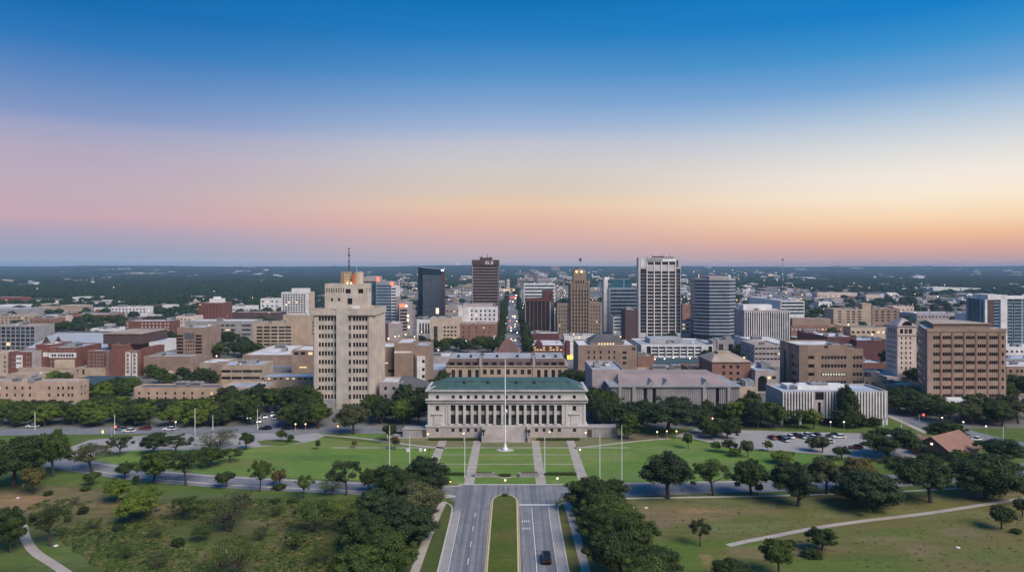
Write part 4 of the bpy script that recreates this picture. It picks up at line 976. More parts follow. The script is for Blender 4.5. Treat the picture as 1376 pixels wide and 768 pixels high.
def slot_office():
    b = Bld('slotted_office', 'pale pink office with close vertical window slots right of the banded tower', 1000, 1061, 472); X, Z = b.X, b.Z
    x0, x1, zt = X(1000), X(1061), Z(416.5); D = abs(b.side(986.5, x0))
    fr = [(X(p) - .55, X(p) + .55, Z(463), Z(420)) for p in np.linspace(1002.3, 1058.8, 20)]
    b.box(x0, x1, 0, zt, 0, D, 'pinkgrey', 'roof_pale', fr, (), (), rev=.5, win=('glass_brown', 'brown', 1, 12), wname='window_strip', units=2, pm='white')
    mb = MB(); mb.box(X(1004), X(1043), 8, D - 5, zt - .7, Z(410)); b.part('plant_storey', mb, ['white'])
    for p in np.linspace(1000.8, 1060.3, 21): mb = MB(); mb.box(X(p) - .3, X(p) + .3, -.6, -.003, 0, zt - 1); b.part('fin', mb, ['white'])
slot_office()
def blue_tower():
    b = Bld('banded_tower', 'blue glass tower with white bands and red roof light behind the concrete tower', 488, 534, 449, 'tower'); X, Z = b.X, b.Z
    D = 26
    b.box(X(484), X(505), 0, Z(378), 2, D, 'darkgrey', None, b.rows([381 + 4.2 * i for i in range(15)], 484.5, 504.6, 3.5, 2), win=('glass_teal', 'darkgrey', 5, 1), rev=.1, wname='window_band', part='dark_wing_wall', parapet=0)
    mb = MB(); a, c = X(488), X(509); mb.v += [(a, 2, Z(379)), (c, 2, Z(379)), (c, 2, Z(371.5)), (a, 2, Z(372)), (a, 16, Z(379)), (c, 16, Z(379)), (c, 16, Z(371)), (a, 16, Z(371))]
    for f in ((0, 1, 2, 3), (1, 5, 6, 2), (4, 0, 3, 7), (3, 2, 6, 7), (5, 4, 7, 6)): mb.f.append(f); mb.m.append(0)
    b.part('sloping_cap', mb, ['pinkgrey'])
    rows = [384 + 4.05 * i for i in range(13)]
    b.box(X(505), X(526), 0, Z(378), 0, D, 'bluegrey', 'roof_grey', b.rows(rows, 505.6, 525.7, 2.4), win=('glass_blue', 'bluegrey', 6, 1), rev=.2, wname='window_band', part='blue_wing_wall', units=1)
    b.box(X(526), X(532), 0, Z(384), -.5, D - 3, 'white', 'roof_grey', b.rows([388 + 4.05 * i for i in range(12)], 526.3, 531.8, 2.2), even(2, D - 3, 8, 8, 12), (), win=('glass_blue', 'bluegrey', 2, 1), rev=.3, wname='window_band', part='white_wing_wall')
    mb = MB(); mb.ball((X(526), 1, Z(381)), 1.9); b.part('red_beacon', mb, ['lamp_red'])
    mb = MB(); mb.box(X(505.5), X(508.8), 1.5, 2, Z(378), Z(371.8)); b.part('red_panel', mb, ['lamp_red'])
    mb = MB(); mb.box(X(532), X(536.5), -1, 8, 0, Z(398)); b.part('lift_tower', mb, ['pinkgrey'])
blue_tower()
def parking_deck():
    b = Bld('parking_deck', 'open parking deck with red roof light beside the blue glass tower', 536, 551, 452, 'parking deck'); X, Z = b.X, b.Z
    b.box(X(536.5), X(550), 0, Z(406), 0, 20, 'pinkgrey', 'roof_grey', b.rows([417 + 4.3 * i for i in range(7)], 537.5, 547, 2.6), win=('glass', 'darkgrey', 3, 1), wname='deck_opening', rev=1.2)
    mb = MB(); mb.box(X(537), X(544), -.2, -.004, Z(412.5), Z(408.5)); b.part('red_sign', mb, ['lamp_red'])
    mb = MB()
    for p, q in ((546, 411), (548.2, 424), (548.2, 430), (549.5, 439)): mb.ball((X(p), -.6, Z(q)), .9)
    b.part('deck_light', mb, ['lamp_white'])
parking_deck()
def maroon_tower():
    b = Bld('maroon_tower', 'dark maroon block with pale vertical stripes on the main street corner', 706, 744, 450, 'tower'); X, Z = b.X, b.Z
    fr = [(X(p) - 1.7, X(p) + 1.7, 4, Z(404)) for p in (709.2, 714.6, 719.9, 725.2, 730.6, 735.9)]
    b.box(X(706), X(740), 0, Z(401), 0, 26, 'pinkgrey', 'roof_dark', fr, (), (), win=('glass_brown', 'brown', 3, 13), wname='window_strip', rev=.5, pm='brown')
    mb = MB(); mb.box(X(706) - .2, X(740) + .2, -.3, -.003, Z(405), Z(400.5)); b.part('top_band', mb, ['maroon'])
    b.box(X(740), X(745), 0, Z(403), 2, 26, 'darkgrey', 'roof_dark', part='dark_wing_wall')
    b.box(X(730), X(744), 0, Z(391), 10, 24, 'maroon', 'roof_dark', part='lift_tower')
maroon_tower()
def dark_office():
    b = Bld('grey_office', 'grey banded office with dark glass penthouse left of the tallest tower', 812, 858, 446, 'tower'); X, Z = b.X, b.Z
    rows = [390.5 + 5.0 * i for i in range(7)]
    b.box(X(817.5), X(858), 0, Z(386), 0, 26, 'bluegrey', 'roof_grey', b.rows(rows, 820.5, 857, 2.6), even(2, 26, 9, 8, 30), (), win=('glass_blue', 'bluegrey', 9, 1), wname='window_band', rev=.25)
    mb = MB(); mb.box(X(820.5), X(850), 4, 20, Z(386) - .5, Z(375)); b.part('glass_penthouse', mb, ['glass_teal'])
    mb = MB(); mb.box(X(838.5), X(840), 3.9, 4, Z(386), Z(375)); b.part('penthouse_mullion', mb, ['bluegrey'])
    b.box(X(811.5), X(817), 0, Z(375), 1, 16, 'white', 'roof_pale', part='stair_tower')
    mb = MB(); mb.box(X(813), X(819), 3, 9, Z(375) - .5, Z(372.5)); b.part('roof_light', mb, ['sign_white'])
dark_office()
# ---- the other buildings of the town: one row each
S = simple
# near left
S('peach_block', 'peach two storey block with grey roof at the left edge of the tree belt', -30, 105, 512, 541, 'peach', 'roof_grey', yback=509, rows=[521, 530.5], cols=[-21, -11, -1, 9, 20, 30, 40, 66, 78, 84.5, 92, 97], w=3, h=4, side=2, units=3)
b = S('peach_block', 'peach two storey block with seven window pairs left of the concrete tower', 180, 295, 520, 546, 'peach', 'roof_dark', yback=515, rows=[528, 534.5], cols=[187, 199.6, 211, 222.5, 235, 247, 258, 272, 284], w=2.8, h=3.6, units=2)
b = S('peach_block', 'peach lower block with open court roof next to the concrete tower', 295, 357, 520, 544, 'peach', 'roof_grey', yback=512, rows=[528, 530], cols=[307, 337, 343.5], w=2.6, h=4, side=3, units=1)
S('teal_roof_house', 'low house with wide dark teal roof among trees in front of the brick complex', 72, 140, 517, 530, 'darkgrey', 'roof_teal', yback=504.5, units=0, parapet=.1)
S('teal_roof_house', 'small grey house under a dark roof beside the left peach block', 108, 132, 519.5, 532, 'pinkgrey', 'roof_teal', 14, units=0, parapet=.1)
b = S('tan_shed', 'long low tan shed with flat roof in front of the brick complex', 24, 139, 493.5, 506.5, 'sand', 'roof_grey', 12, rows=[499.5], cols=[103.5, 112], w=3, h=7, units=0, win=('glass_brown', 'brown', 1, 1))
S('tan_shed', 'tan flat shed with pale cube upper room at the far left edge', 8, 82, 502.5, 513, 'sand', 'roof_tan', 14, units=1)
b = S('tan_hall', 'plain windowless tan hall with lighter right flank left of the parking garage', 193, 259, 478.5, 506, 'tan', 'roof_grey', 12, units=1); X, Z = b.X, b.Z
mb = MB(); mb.box(X(229), X(262), -4, -.01, 0, Z(497.5)); b.part('porch', mb, ['cream'])
b = S('tan_tower', 'small square tan tower block with one large dark opening on top', 238, 274, 440, 487, 'tan', 'roof_grey', 26, rows=[459, 464.3, 469.6, 474.9, 480], cols=[250.4, 253.6, 256.8, 260], w=1.8, h=2.6, units=3)
X, Z = b.X, b.Z; mb = MB(); mb.box(X(248.5), X(261.5), -.25, -.02, Z(454.5), Z(447)); b.part('louvre_opening', mb, ['darkgrey'])
for p in (242, 267): mb = MB(); [mb.box(X(p) - 2, X(p) + 2, -.12, -.005, Z(451 + 4.4 * i + 1.3), Z(451 + 4.4 * i - 1.3)) for i in range(7)]; b.part('window_column', mb, ['glass_brown'])
b = S('parking_garage', 'tan parking garage with dark open decks beside the concrete tower', 293, 352, 490, 515, 'sand', 'roof_blue', yback=484, rows=[498.5, 507.5], cols=[303, 318, 333, 346], w=14, h=3.6, units=3, win=('glass', 'darkgrey', 1, 1), wname='deck_opening')
X, Z = b.X, b.Z; b.box(X(286), X(297.5), 0, Z(488), -2, 8, 'tan', 'roof_tan', part='stair_tower')
S('low_hall', 'low beige hall with pale roof strip and lit clerestory left of the concrete tower', 349, 423, 506, 530, 'beige', 'roof_blue', yback=500.5, rows=[508.4], cols=9, w=4, h=2.6, lit=.15, units=0, win=('glass', 'frame', 2, 1))
S('auditorium', 'wide auditorium with big pale sloping roof behind the parking garage', 326, 396, 476.5, 490, 'tan', 'roof_pale', yback=462.5, units=4)
S('low_store', 'low white roofed store between tan hall and parking garage', 268, 300, 487, 506, 'beige', 'roof_pale', yback=481, units=1)
b = S('brown_hall', 'brown hall with small lit sign directly left of the concrete tower', 392, 424, 470, 503, 'tan', 'roof_pale', 24, rows=[474.5], cols=[398, 407, 417], w=6, h=4, units=0)
X, Z = b.X, b.Z; mb = MB(); [mb.box(X(402.5 + i * 2), X(404 + i * 2), -.2, -.01, Z(494), Z(492.4)) for i in range(5)]; b.part('lit_sign', mb, ['lit_window'])
b = S('banded_office', 'tan office with seven rows of dark ribbon windows left of the concrete tower', 340, 391, 434, 474, 'sand', 'roof_tan', 22, rows=[439.6, 444.2, 448.8, 453.4, 458, 462.6, 467.2], cols=[348.7, 358.5, 368.4, 378.4, 387.2], w=8, h=2.5, units=2, win=('glass', 'darkgrey', 2, 1))
X, Z = b.X, b.Z; b.box(X(374), X(412), 0, Z(424), 10, 34, 'sand', 'roof_pale', (), even(5, 24, 3.4, 12, 20), part='rear_wing_wall', units=1)
b.box(X(411), X(424), 0, Z(429), 14, 34, 'sand', 'roof_pale', b.rows([433, 438, 443, 448], 412, 423, 2.4, 14), part='striped_wing_wall', win=('glass', 'darkgrey', 2, 1))
S('grey_office', 'long low grey office in front of the red brick tower', 248, 340, 431, 458, 'greyconcrete', 'roof_pale', 22, rows=[437, 443, 449], cols=[298, 306, 313, 328, 334], w=6, h=2.2, units=2)
S('long_store', 'long brown flat store between the brick tower and the white apartment tower', 311, 375, 419.5, 434, 'brown', 'roof_tan', 24, units=2)
b = S('apartment_tower', 'white apartment tower with close window grid behind the tan ribbon office', 378, 414.5, 392.5, 428, 'white', 'roof_grey', 24, rows=[396 + 3.3 * i for i in range(9)], cols=[381 + 3.5 * i for i in range(9)], w=2.1, h=2.2, side=0, win=('glass', 'frame', 1, 1), units=1, pm='white')
X, Z = b.X, b.Z; mb = MB(); mb.box(X(390), X(411), 5, 18, Z(393), Z(387.5)); b.part('plant_storey', mb, ['white']); mb = MB(); mb.box(X(414.6), X(415.2), .5, 23.5, 0, Z(392.6)); b.part('sunlit_tint_flank', mb, ['cream'])  # cream flank sheet: warm side light put into its colour
b = S('brick_tower', 'square red brick tower with pale rooftop box at the left', 266.5, 298.5, 406.5, 438, 'redbrick', 'roof_pale', 26, rows=[409 + 3.4 * i for i in range(8)], cols=7, w=2.4, h=1.2, side=5, units=1, win=('glass_brown', 'brown', 1, 1), pm='pinkgrey')
X, Z = b.X, b.Z; mb = MB(); mb.box(X(278), X(293), 6, 18, Z(407), Z(401.5)); mb.box(X(282), X(289), 8, 15, Z(401.5), Z(399)); b.part('plant_storey', mb, ['white'])
b = S('brick_apartments', 'dark red brick apartments with white balconies beyond the brick complex', 168.5, 228, 431, 456, 'redbrick', 'roof_pale', 18, rows=[434.5, 439, 443.5, 448], cols=[171.5, 191, 196, 201, 206, 211, 216, 222, 226], w=2, h=2.2, units=1, win=('frame_white', 'frame_white', 1, 1), pm='white')
S('white_hall', 'pale curved roof hall right of the brick complex', 184, 213, 459, 474, 'white', 'roof_blue', 26, units=0)
# brick complex at the left
b = S('glazed_office', 'dark glazed office with pale frame grid at the left edge', -20, 46, 437.5, 473, 'greyconcrete', 'roof_tan', 22, rows=[441, 446, 451, 456.5, 462, 467.5], cols=[-15 + 6.5 * i for i in range(10)], w=5.4, h=4, win=('glass_blue', 'frame', 2, 1), units=2)
b = Bld('arena', 'arena with huge grey metal roof and two gabled dormers behind the brick complex', 32, 140, 476); X, Z = b.X, b.Z
mb = MB(); x0, x1 = X(32), X(152); mb.box(x0, x1, 0, 60, 0, Z(470)); b.part('wall', mb, ['grey'])
mb = MB(); z0, z1 = Z(470), Z(451); mb.v += [(x0 - 1, -.5, z0), (x1, -.5, z0), (x1, 26, z1), (x0 + 7, 26, z1), (x1, 60, z0), (x0 - 1, 60, z0)]
for f in ((0, 1, 2, 3), (3, 2, 4, 5), (0, 3, 5), (1, 4, 2)): mb.f.append(f); mb.m.append(0)
b.part('roof', mb, ['metal_grey'])
mb = MB(); mb.box(x0 + 7, x1, 25.3, 26.7, z1 - .2, z1 + .8); b.part('ridge', mb, ['roof_dark'])
for px in (70, 86):
    mb = MB(); xx = X(px, 8); w = 3.2; zb_, zt_ = Z(468, 4), Z(450.5, 4)
    mb.v += [(xx - w, 2, zb_), (xx + w, 2, zb_), (xx + w, 2, zb_ + 4), (xx, 2, zt_), (xx - w, 2, zb_ + 4), (xx - w, 11, zb_ + 4), (xx, 15, zt_), (xx + w, 11, zb_ + 4)]
    for f, m in (((0, 1, 2, 3, 4), 0), ((4, 3, 6, 5), 1), ((3, 2, 7, 6), 1), ((1, 2, 7), 0), ((0, 4, 5), 0)): mb.f.append(f); mb.m.append(m)
    b.part('dormer', mb, ['brown', 'metal_grey'])
b = Bld('brick_complex', 'large red brick complex with white window bands in front of the arena', 12, 196, 505); X, Z = b.X, b.Z
W1 = ('glass', 'frame_white', 2, 2)
b.box(X(-12), X(13), 0, Z(474), 0, 16, 'cream', 'roof_grey', b.grid([6], [480, 486.5, 492.5, 498.5], 3.4, 4), win=W1, part='tan_wing_wall')
b.box(X(13), X(45.5), 0, Z(472), -1, 16, 'redbrick', 'roof_grey', (), (), (), part='west_wall', pm='white') if False else b.box(X(13), X(45.5), 0, Z(472), -1, 16, 'redbrick', 'roof_grey', b.grid([17, 20.5, 36, 39.5, 43], [479, 486, 492], 1.8, 2.6, -1), (), (), win=W1, part='west_wall', pm='white')
mb = MB(); mb.box(X(24), X(32), -1.4, -1.01, Z(494), Z(476.5)); b.part('white_bay', mb, ['white'])
for r in (480.8, 487): 
    for p in (26.2, 29.6): mb = MB(); mb.box(X(p) - .5, X(p) + .5, -1.5, -1.41, Z(r + 1), Z(r - 1)); b.part('bay_window', mb, ['glass'])
b.box(X(46), X(52.5), 0, Z(470), -2, 14, 'pinkgrey', 'roof_grey', b.grid([49], [475, 481, 486], 3, 2.6, -2), win=W1, part='link_wall')
b.box(X(44.5), X(66), 0, Z(463), 2, 20, 'redbrick', 'roof_pale', b.grid([58.5, 62], [476.3], 2.4, 3.2, 2), win=W1, part='wall', pm='white', units=1)
b.box(X(66), X(102), 0, Z(466.5), 0, 24, 'redbrick', 'roof_blue', b.grid([71, 74.5, 79.5, 83, 86.5, 90.5, 94.3, 98], [470], 1.6, 2.2) + b.grid([69, 73, 77, 81, 85, 89, 93, 97], [485, 491.5, 498], 1.8, 3), even(6, 24, 1.6, Z(479), Z(475)), win=W1, part='wall', pm='white', units=2)
mb = MB(); mb.box(X(66), X(102) + .25, -.22, -.004, Z(480.3), Z(473.5)); mb.box(X(55.2), X(63), 1.7, 1.99, Z(479.5), Z(473.6)); 
b.part('white_band', mb, ['white'])
for p in (71, 74.5, 79.5, 83, 86.5, 90.5, 94.3, 98): mb = MB(); mb.box(X(p) - .5, X(p) + .5, -.3, -.225, Z(478.6), Z(475.4)); b.part('band_window', mb, ['glass'])
b.box(X(78), X(101), 0, Z(482.5), -3, -.3, 'cream', 'roof_tan', part='porch_wall')
b.box(X(117), X(145), 0, Z(471), 0, 20, 'redbrick', 'roof_pale', b.grid([120, 126, 130.5, 134.5, 138.5, 142], [475.5, 480, 484.5, 489, 493.5], 2.6, 2.8), win=W1, part='wall', pm='white', units=1)
b.box(X(145.5), X(155), 0, Z(471), -2, 18, 'orangebrick', 'roof_pale', b.grid([153], [474, 480, 486, 492, 498], 2.4, 4.6, -2), win=W1, part='stair_wall')
b.box(X(117), X(150), 0, Z(458.5), 20, 34, 'redbrick', 'roof_grey', part='rear_wall', pm='white')
b.box(X(155), X(170), 0, Z(462), -4, 24, 'redbrick', 'roof_grey', b.grid([165.5], [478, 484, 490, 496], 2.2, 4.4, -4), even(4, 28, 2, 4, 15), part='tower_wall', pm='cream')
b.box(X(170), X(184), 0, Z(471), -1, 24, 'orangebrick', 'roof_pale', b.grid([172, 181], [476, 481.5, 487, 492.5, 498], 2.8, 4.4, -1), even(4, 24, 2, 3, 14), win=W1, part='stair_wall')
b.box(X(183), X(192), 0, Z(469), 4, 24, 'redbrick', 'roof_grey', (), even(4, 20, 1.6, 4, 14), part='east_wall')
for p, y, t in ((153, -2, 472.5), (172, -1, 473), (181, -1, 474)): mb = MB(); mb.box(X(p, y) - 1.5, X(p, y) + 1.5, y - .12, y - .01, 0, Z(t, y)); b.part('white_bay', mb, ['white']); [b.windows([(X(p, y), y - .2, Z(q, y), 1.3, 1.7, 0)], W1, 0, 'bay_window') for q in (477, 482.5, 488, 493.5, 499)]
mb = MB(); mb.box(X(133), X(184), 4, 34, Z(463), Z(449.5)); b.part('dark_attic', mb, ['brown']); mb = MB(); mb.box(X(132.5), X(184.5), 3.6, 34.4, Z(449.5), Z(448.5)); b.part('attic_roof', mb, ['roof_tan'])
# left distance
S('apartment_block', 'tan apartment block with dark balconies at the far left', -10, 38, 424, 440, 'sand', 'roof_tan', 20, rows=[427, 430.5, 434], cols=9, w=2.4, h=1.8)
S('brick_block', 'low brick block with grey roof left of the orange house', 40, 72, 427.5, 442, 'orangebrick', 'roof_grey', 18, rows=[432, 436], cols=7, w=2, h=1.6)
S('orange_house', 'small bright orange brick house behind the arena', 73, 86, 424.5, 438, 'pink', 'roof_tile', 14, rows=[430], cols=3, w=2, h=2)
S('school_block', 'low school block with pale roof and brick end behind the arena', 98, 148, 422, 433, 'orangebrick', 'roof_grey', 30, rows=[426.5], cols=9, w=3, h=1.8)
S('beige_shed', 'beige shed with pale flat roof left of the woods edge', 80, 112, 410, 418, 'beige', 'roof_pale', 22, units=0)
S('beige_shed', 'smaller beige shed behind trees at the far left', 46, 68, 412, 419, 'beige', 'roof_pale', 18, units=0)
S('white_row', 'white row building with dark windows at the edge of the left woods', 149, 196, 412, 425, 'white', 'roof_pale', 18, rows=[415.5, 419], cols=10, w=2.4, h=1.8, pm='white')
S('dark_shed', 'dark brown shed beside the white row building', 196, 217, 409.5, 418, 'brown', 'roof_dark', 18, units=0)
S('white_shed', 'white shed right of the dark brown shed near the woods', 218, 233, 409.5, 418, 'white', 'roof_pale', 16, units=0)
S('white_block', 'white flat block with pale roof between trees above the arena roof', 115, 150, 442, 452, 'white', 'roof_pale', 22, rows=[446.5], cols=5, w=3, h=1.5)
S('orange_block', 'orange brick block left of the grey office', 236, 262, 424.5, 442, 'pink', 'roof_tan', 18, rows=[429, 433.5], cols=5, w=2.2, h=1.8, lit=.2)
S('red_wall_shed', 'long low red shed in front of the grey office', 283, 314, 443.5, 454, 'maroon', 'roof_tan', 14, units=0)
S('white_villa', 'white stepped villa on the edge of the woods left of the white apartment tower', 350, 375, 401, 420, 'white', 'roof_pale', 18, rows=[405, 411], cols=4, w=2.4, h=2.2, lit=.2)
S('white_sheds', 'pale low sheds between the brick tower and the villa', 311, 340, 411, 422, 'white', 'roof_pale', 20, rows=[416], cols=5, w=2.6, h=1.5)
S('long_depot', 'very long grey depot roof at the far left', -40, 36, 415, 423, 'greyconcrete', 'roof_grey', 40, units=1)
S('dome_shed', 'white curved roof shed at the far left edge', -10, 31, 410, 416, 'white', 'roof_pale', 30, units=0)
S('red_school', 'long dark red school at the far left near the dry field', -10, 27, 399, 407, 'redbrick', 'roof_grey', 26, rows=[402.5], cols=9, w=1.6, h=1.2, units=0)
S('white_farm', 'white sheds beyond the dry field', 97, 117, 399, 405, 'white', 'roof_pale', 30, units=0)
S('grey_dome', 'brown domed drum store beside the tan ribbon office', 395, 420, 453, 468, 'brown', 'roof_tan', 20, units=0)
# centre
b = S('white_hotel', 'white nine storey hotel in front of the brown tower', 630, 668.5, 412, 449, 'white', 'roof_pale', 20, rows=[417.5, 423, 428.5, 434, 440], cols=[634, 640, 646, 652, 658, 664], w=2.2, h=3, units=3, pm='white')
X, Z = b.X, b.Z; b.box(X(616), X(630), 0, Z(412), -3, 16, 'white', 'roof_pale', part='blank_wing_wall'); mb = MB(); mb.box(X(622), X(662), 5, 14, Z(412.5), Z(408.5)); b.part('plant_storey', mb, ['pinkgrey'])
b = S('tan_block', 'yellow-tan four storey block with square windows in front of the white hotel', 578, 618, 427, 463, 'cream', 'roof_grey', 20, rows=[439.5, 445, 450, 455], cols=[597.5, 602.3, 607, 612], w=3, h=2.4, units=2)
X, Z = b.X, b.Z; mb = MB(); mb.box(X(583), X(588), -.2, -.004, Z(457), Z(438)); b.part('stair_window', mb, ['glass'])
mb = MB(); mb.box(X(596), X(618), -.02, 12, Z(433), Z(433.2)) if False else None
b = S('brick_block', 'brown brick block joined to the yellow-tan block in front of the white hotel', 618, 668, 435, 463, 'orangebrick', 'roof_tan', 20, rows=[440, 446, 452], cols=[623, 630, 640, 650, 658], w=2, h=2.2, units=1)
S('slotted_house', 'small white building with tall slots left of the yellow-tan block', 560, 578, 429, 457, 'white', 'roof_dark', 18, rows=[441], cols=[564.5, 568.5, 572.5, 576], w=2.2, h=14, win=('glass', 'darkgrey', 1, 4), pm='white')
S('pink_block', 'pink-grey flat block between the dark glass tower and white hotel', 594, 618, 411, 435, 'pinkgrey', 'roof_tan', 30, rows=[418, 424], cols=5, w=2.4, h=2)
S('grey_store', 'pale grey block with sloping plaza below the blue glass tower', 522, 536, 434, 458, 'pinkgrey', 'roof_pale', 20, units=1)
S('maroon_house', 'dark maroon house below the blue glass tower', 514, 522, 434, 458, 'maroon', 'roof_grey', 16, rows=[440], cols=2, w=2, h=2)
S('brick_store', 'brick store with pale roof left of the dark glass tower', 551, 562, 409, 440, 'pinkgrey', 'roof_pale', 24, rows=[414, 424], cols=2, w=3, h=3)
S('blue_roof_store', 'small grey store with pale blue roof behind the mansard annex', 575, 600, 496, 513, 'pinkgrey', 'roof_blue', yback=487, units=0)
S('low_row', 'low white roofed row between trees and the mansard annex', 580, 604, 479, 489, 'pinkgrey', 'roof_pale', 22, units=2)
b = S('market_hall', 'low brick market hall with white roof and warmly lit front windows', 707, 759, 463.5, 473, 'redbrick', 'roof_pale', yback=456, rows=[466.6, 469.7], cols=[710.5, 714.5, 718.5, 722.5, 727, 731, 735.5, 740, 744, 749, 754], w=3, h=1.7, lit=.75, units=1, pm='maroon')
X, Z = b.X, b.Z; mb = MB(); xx = X(723.5); mb.ngon([(xx + 3 * math.cos(t), -.3, Z(464.2) + 4 * math.sin(t)) for t in np.linspace(0, math.pi, 9)]); mb.box(xx - 3, xx + 3, -.29, 2, Z(464.2) - .4, Z(464.2) + .8); b.part('arched_gable', mb, ['maroon'])
S('maroon_store', 'long maroon store with white parapet behind the market hall', 707, 751, 447.5, 459, 'maroon', 'roof_pale', 16, units=2, pm='white')
S('white_store', 'white roofed store at the foot of the art deco tower', 758, 803, 450.5, 459, 'white', 'roof_grey', 16, units=3, pm='white')
b = S('white_house', 'small white house with maroon corner and yellow lit door by the tan block', 766, 779, 462.5, 482, 'white', 'roof_pale', 12, units=0)
X, Z = b.X, b.Z; mb = MB(); mb.box(X(760.5), X(766), -.5, 10, 0, Z(459)); b.part('corner_wall', mb, ['maroon']); mb = MB(); mb.box(X(762), X(769), -2.6, -.6, .3, Z(477)); b.part('lit_porch', mb, ['lit_yellow'])
b = Bld('tan_block', 'tan seven storey block with dark hipped roof right of the mansard annex', 777, 856, 511); X, Z = b.X, b.Z
b.box(X(777), X(856), 0, Z(463.5), 0, 30, 'tan', 'roof_pale', b.grid([791, 798.5, 807, 818.5, 825.5], [473, 480.2, 487.4, 499], 2.3, 4) + b.grid([839.3], [473.5, 480.5, 487.5], 5, 3.6) + b.grid([851.5], [468.5], 4.6, 3), rev=.35, win=('glass', 'frame', 2, 2))
mb = MB(); mb.box(X(793, 8), X(839, 8), 8, 26, Z(464), Z(459, 8)); b.part('attic_wall', mb, ['cream'])
for i in range(6): mb = MB(); mb.box(X(805 + i * 3.8, 8) - .4, X(805 + i * 3.8, 8) + .4, 7.9, 7.99, Z(462.6, 8), Z(460.4, 8)); b.part('lit_window', mb, ['lit_window'])
mb = MB(); x0, x1 = X(792, 8), X(840, 8); z0, z1 = Z(459.5, 8), Z(449.5, 14); mb.frustum((x0, x1, 7.4, 26.6), (x0 + 5, x1 - 5, 15, 19), z0, z1); b.part('roof', mb, ['roof_slate'])
S('brick_house', 'small brick house between the tan block and the long green roof', 857, 879, 478, 495, 'orangebrick', 'roof_tan', 14, units=1)
S('green_roof_hall', 'long hall with dark green roof below the white podium block', 880, 957, 491.5, 496, 'darkgrey', 'roof_teal', yback=479, units=0, parapet=.1)
b = S('tan_row', 'low tan row with small arches below the long green roof', 857, 925, 496.5, 508, 'sand', 'roof_tan', 10, rows=[501], cols=[861, 866, 880, 890, 900, 910], w=3, h=3.5)
S('white_vents', 'small pale chimney house on the row below the green roof', 886, 900, 492, 500, 'white', 'roof_pale', 6, units=0)
b = S('brick_office', 'square orange brick office with tiled roof behind the ribbed library', 957, 1009, 486, 525, 'orangebrick', 'roof_grey', 24, rows=[492.5, 501, 509.5], cols=[972.5, 982, 991.5], w=3.6, h=4.4, side=3, win=('glass', 'frame', 2, 2), units=0)
X, Z = b.X, b.Z; mb = MB(); mb.frustum((X(956), X(1010), -.6, 24.6), (X(966), X(996), 8, 16), Z(486), Z(478.5)); mb.box(X(972), X(990), 9, 15, Z(478.5), Z(475)); b.part('roof', mb, ['roof_tan'])
S('brick_wing', 'low orange brick wing with sloped roof left of the orange brick office', 925, 957, 494, 515, 'orangebrick', 'roof_brick', 16, units=1)
b = S('arched_office', 'pink-grey building with arched entrance and pale roof left of the stepped tan office', 1015, 1047, 497, 528, 'pinkgrey', 'roof_blue', yback=487, rows=[507], cols=[1034, 1040], w=5, h=4, units=3)
X, Z = b.X, b.Z; mb = MB(); xx = X(1024.5); mb.ngon([(xx - 2.2, -.03, 1)] + [(xx - 2.2 * math.cos(t), -.03, Z(510) + 2 * math.sin(t)) for t in np.linspace(0, math.pi, 9)] + [(xx + 2.2, -.03, 1)]); b.part('arch', mb, ['glass'])
b = S('white_office', 'white low-rise office with tilted pale roof behind the stepped tan office', 1035, 1084, 465, 489, 'white', 'roof_pale', yback=450, rows=[470, 477], cols=8, w=4, h=2, side=0, units=2)
S('white_office', 'pale pink striped office wing left of the stepped tan office', 1014, 1050, 463, 492, 'pinkgrey', 'roof_tan', 26, rows=[468, 475, 482], cols=7, w=4, h=2.4, side=4, units=1)
S('brown_block', 'brown block in front of the grey banded office by the tallest tower', 840, 857, 416, 463, 'brown', 'roof_pale', 20, units=2)
S('white_striped_block', 'small white striped block beside the art deco tower', 824, 840, 425, 450, 'white', 'roof_blue', 20, rows=[429, 433.5, 438, 442.5], ribbon=True, h=2, win=('glass_blue', 'frame', 4, 1))
b = S('brick_office', 'brown brick block between the tallest tower and the banded white tower', 917, 938, 409, 436, 'orangebrick', 'roof_dark', 22, units=1)
S('arcade', 'white arcade with lit openings between the two big right towers', 916, 938, 432, 452, 'white', 'roof_dark', 18, rows=[436, 441, 446], cols=4, w=3.6, h=2.6, lit=.35)
S('plaza_hall', 'grey plaza hall with dark arches at the foot of the banded white tower', 964, 986, 456, 474, 'greyconcrete', 'roof_grey', 14, rows=[466], cols=[969, 982], w=6, h=8)
S('striped_office', 'white office with dark bands up the main street behind the maroon tower', 704, 746, 381, 410, 'white', 'roof_pale', 30, rows=[384, 388.5, 393, 397.5, 402], ribbon=True, h=2.2, win=('glass_blue', 'frame', 8, 1), units=3, pm='white')
S('penthouse_block', 'grey block with dark penthouse behind the white banded street office', 722, 740, 374, 388, 'pinkgrey', 'roof_tan', 24, rows=[378], cols=5, w=2, h=1.4)
# right
S('banded_block', 'dark blue banded office with pale grey roof beyond the pink slotted office', 1049, 1081, 404, 430, 'white', 'roof_grey', yback=398.5, rows=[407, 411.5, 416, 420.5], ribbon=True, h=2.6, win=('glass_blue', 'bluegrey', 7, 1))
b = S('brick_plaza', 'broad brick building with white window row behind the stepped tan office', 1063, 1133, 437.5, 455, 'orangebrick', 'roof_tan', yback=426, rows=[442], cols=14, w=2.6, h=2, win=('frame_white', 'frame_white', 1, 1), units=3, pm='pinkgrey')
X, Z = b.X, b.Z; mb = MB(); mb.box(X(1070), X(1122), 8, 22, Z(438), Z(429)); b.part('plant_storey', mb, ['tan'])
S('brick_hall', 'dark red windowless brick hall left of the cream hotel', 1112, 1151, 452, 482, 'maroon', 'roof_pale', 30, units=2)
S('brick_hall', 'wide dark red brick hall touching the cream hotel', 1151, 1192, 457, 484, 'maroon', 'roof_blue', 26, units=2)
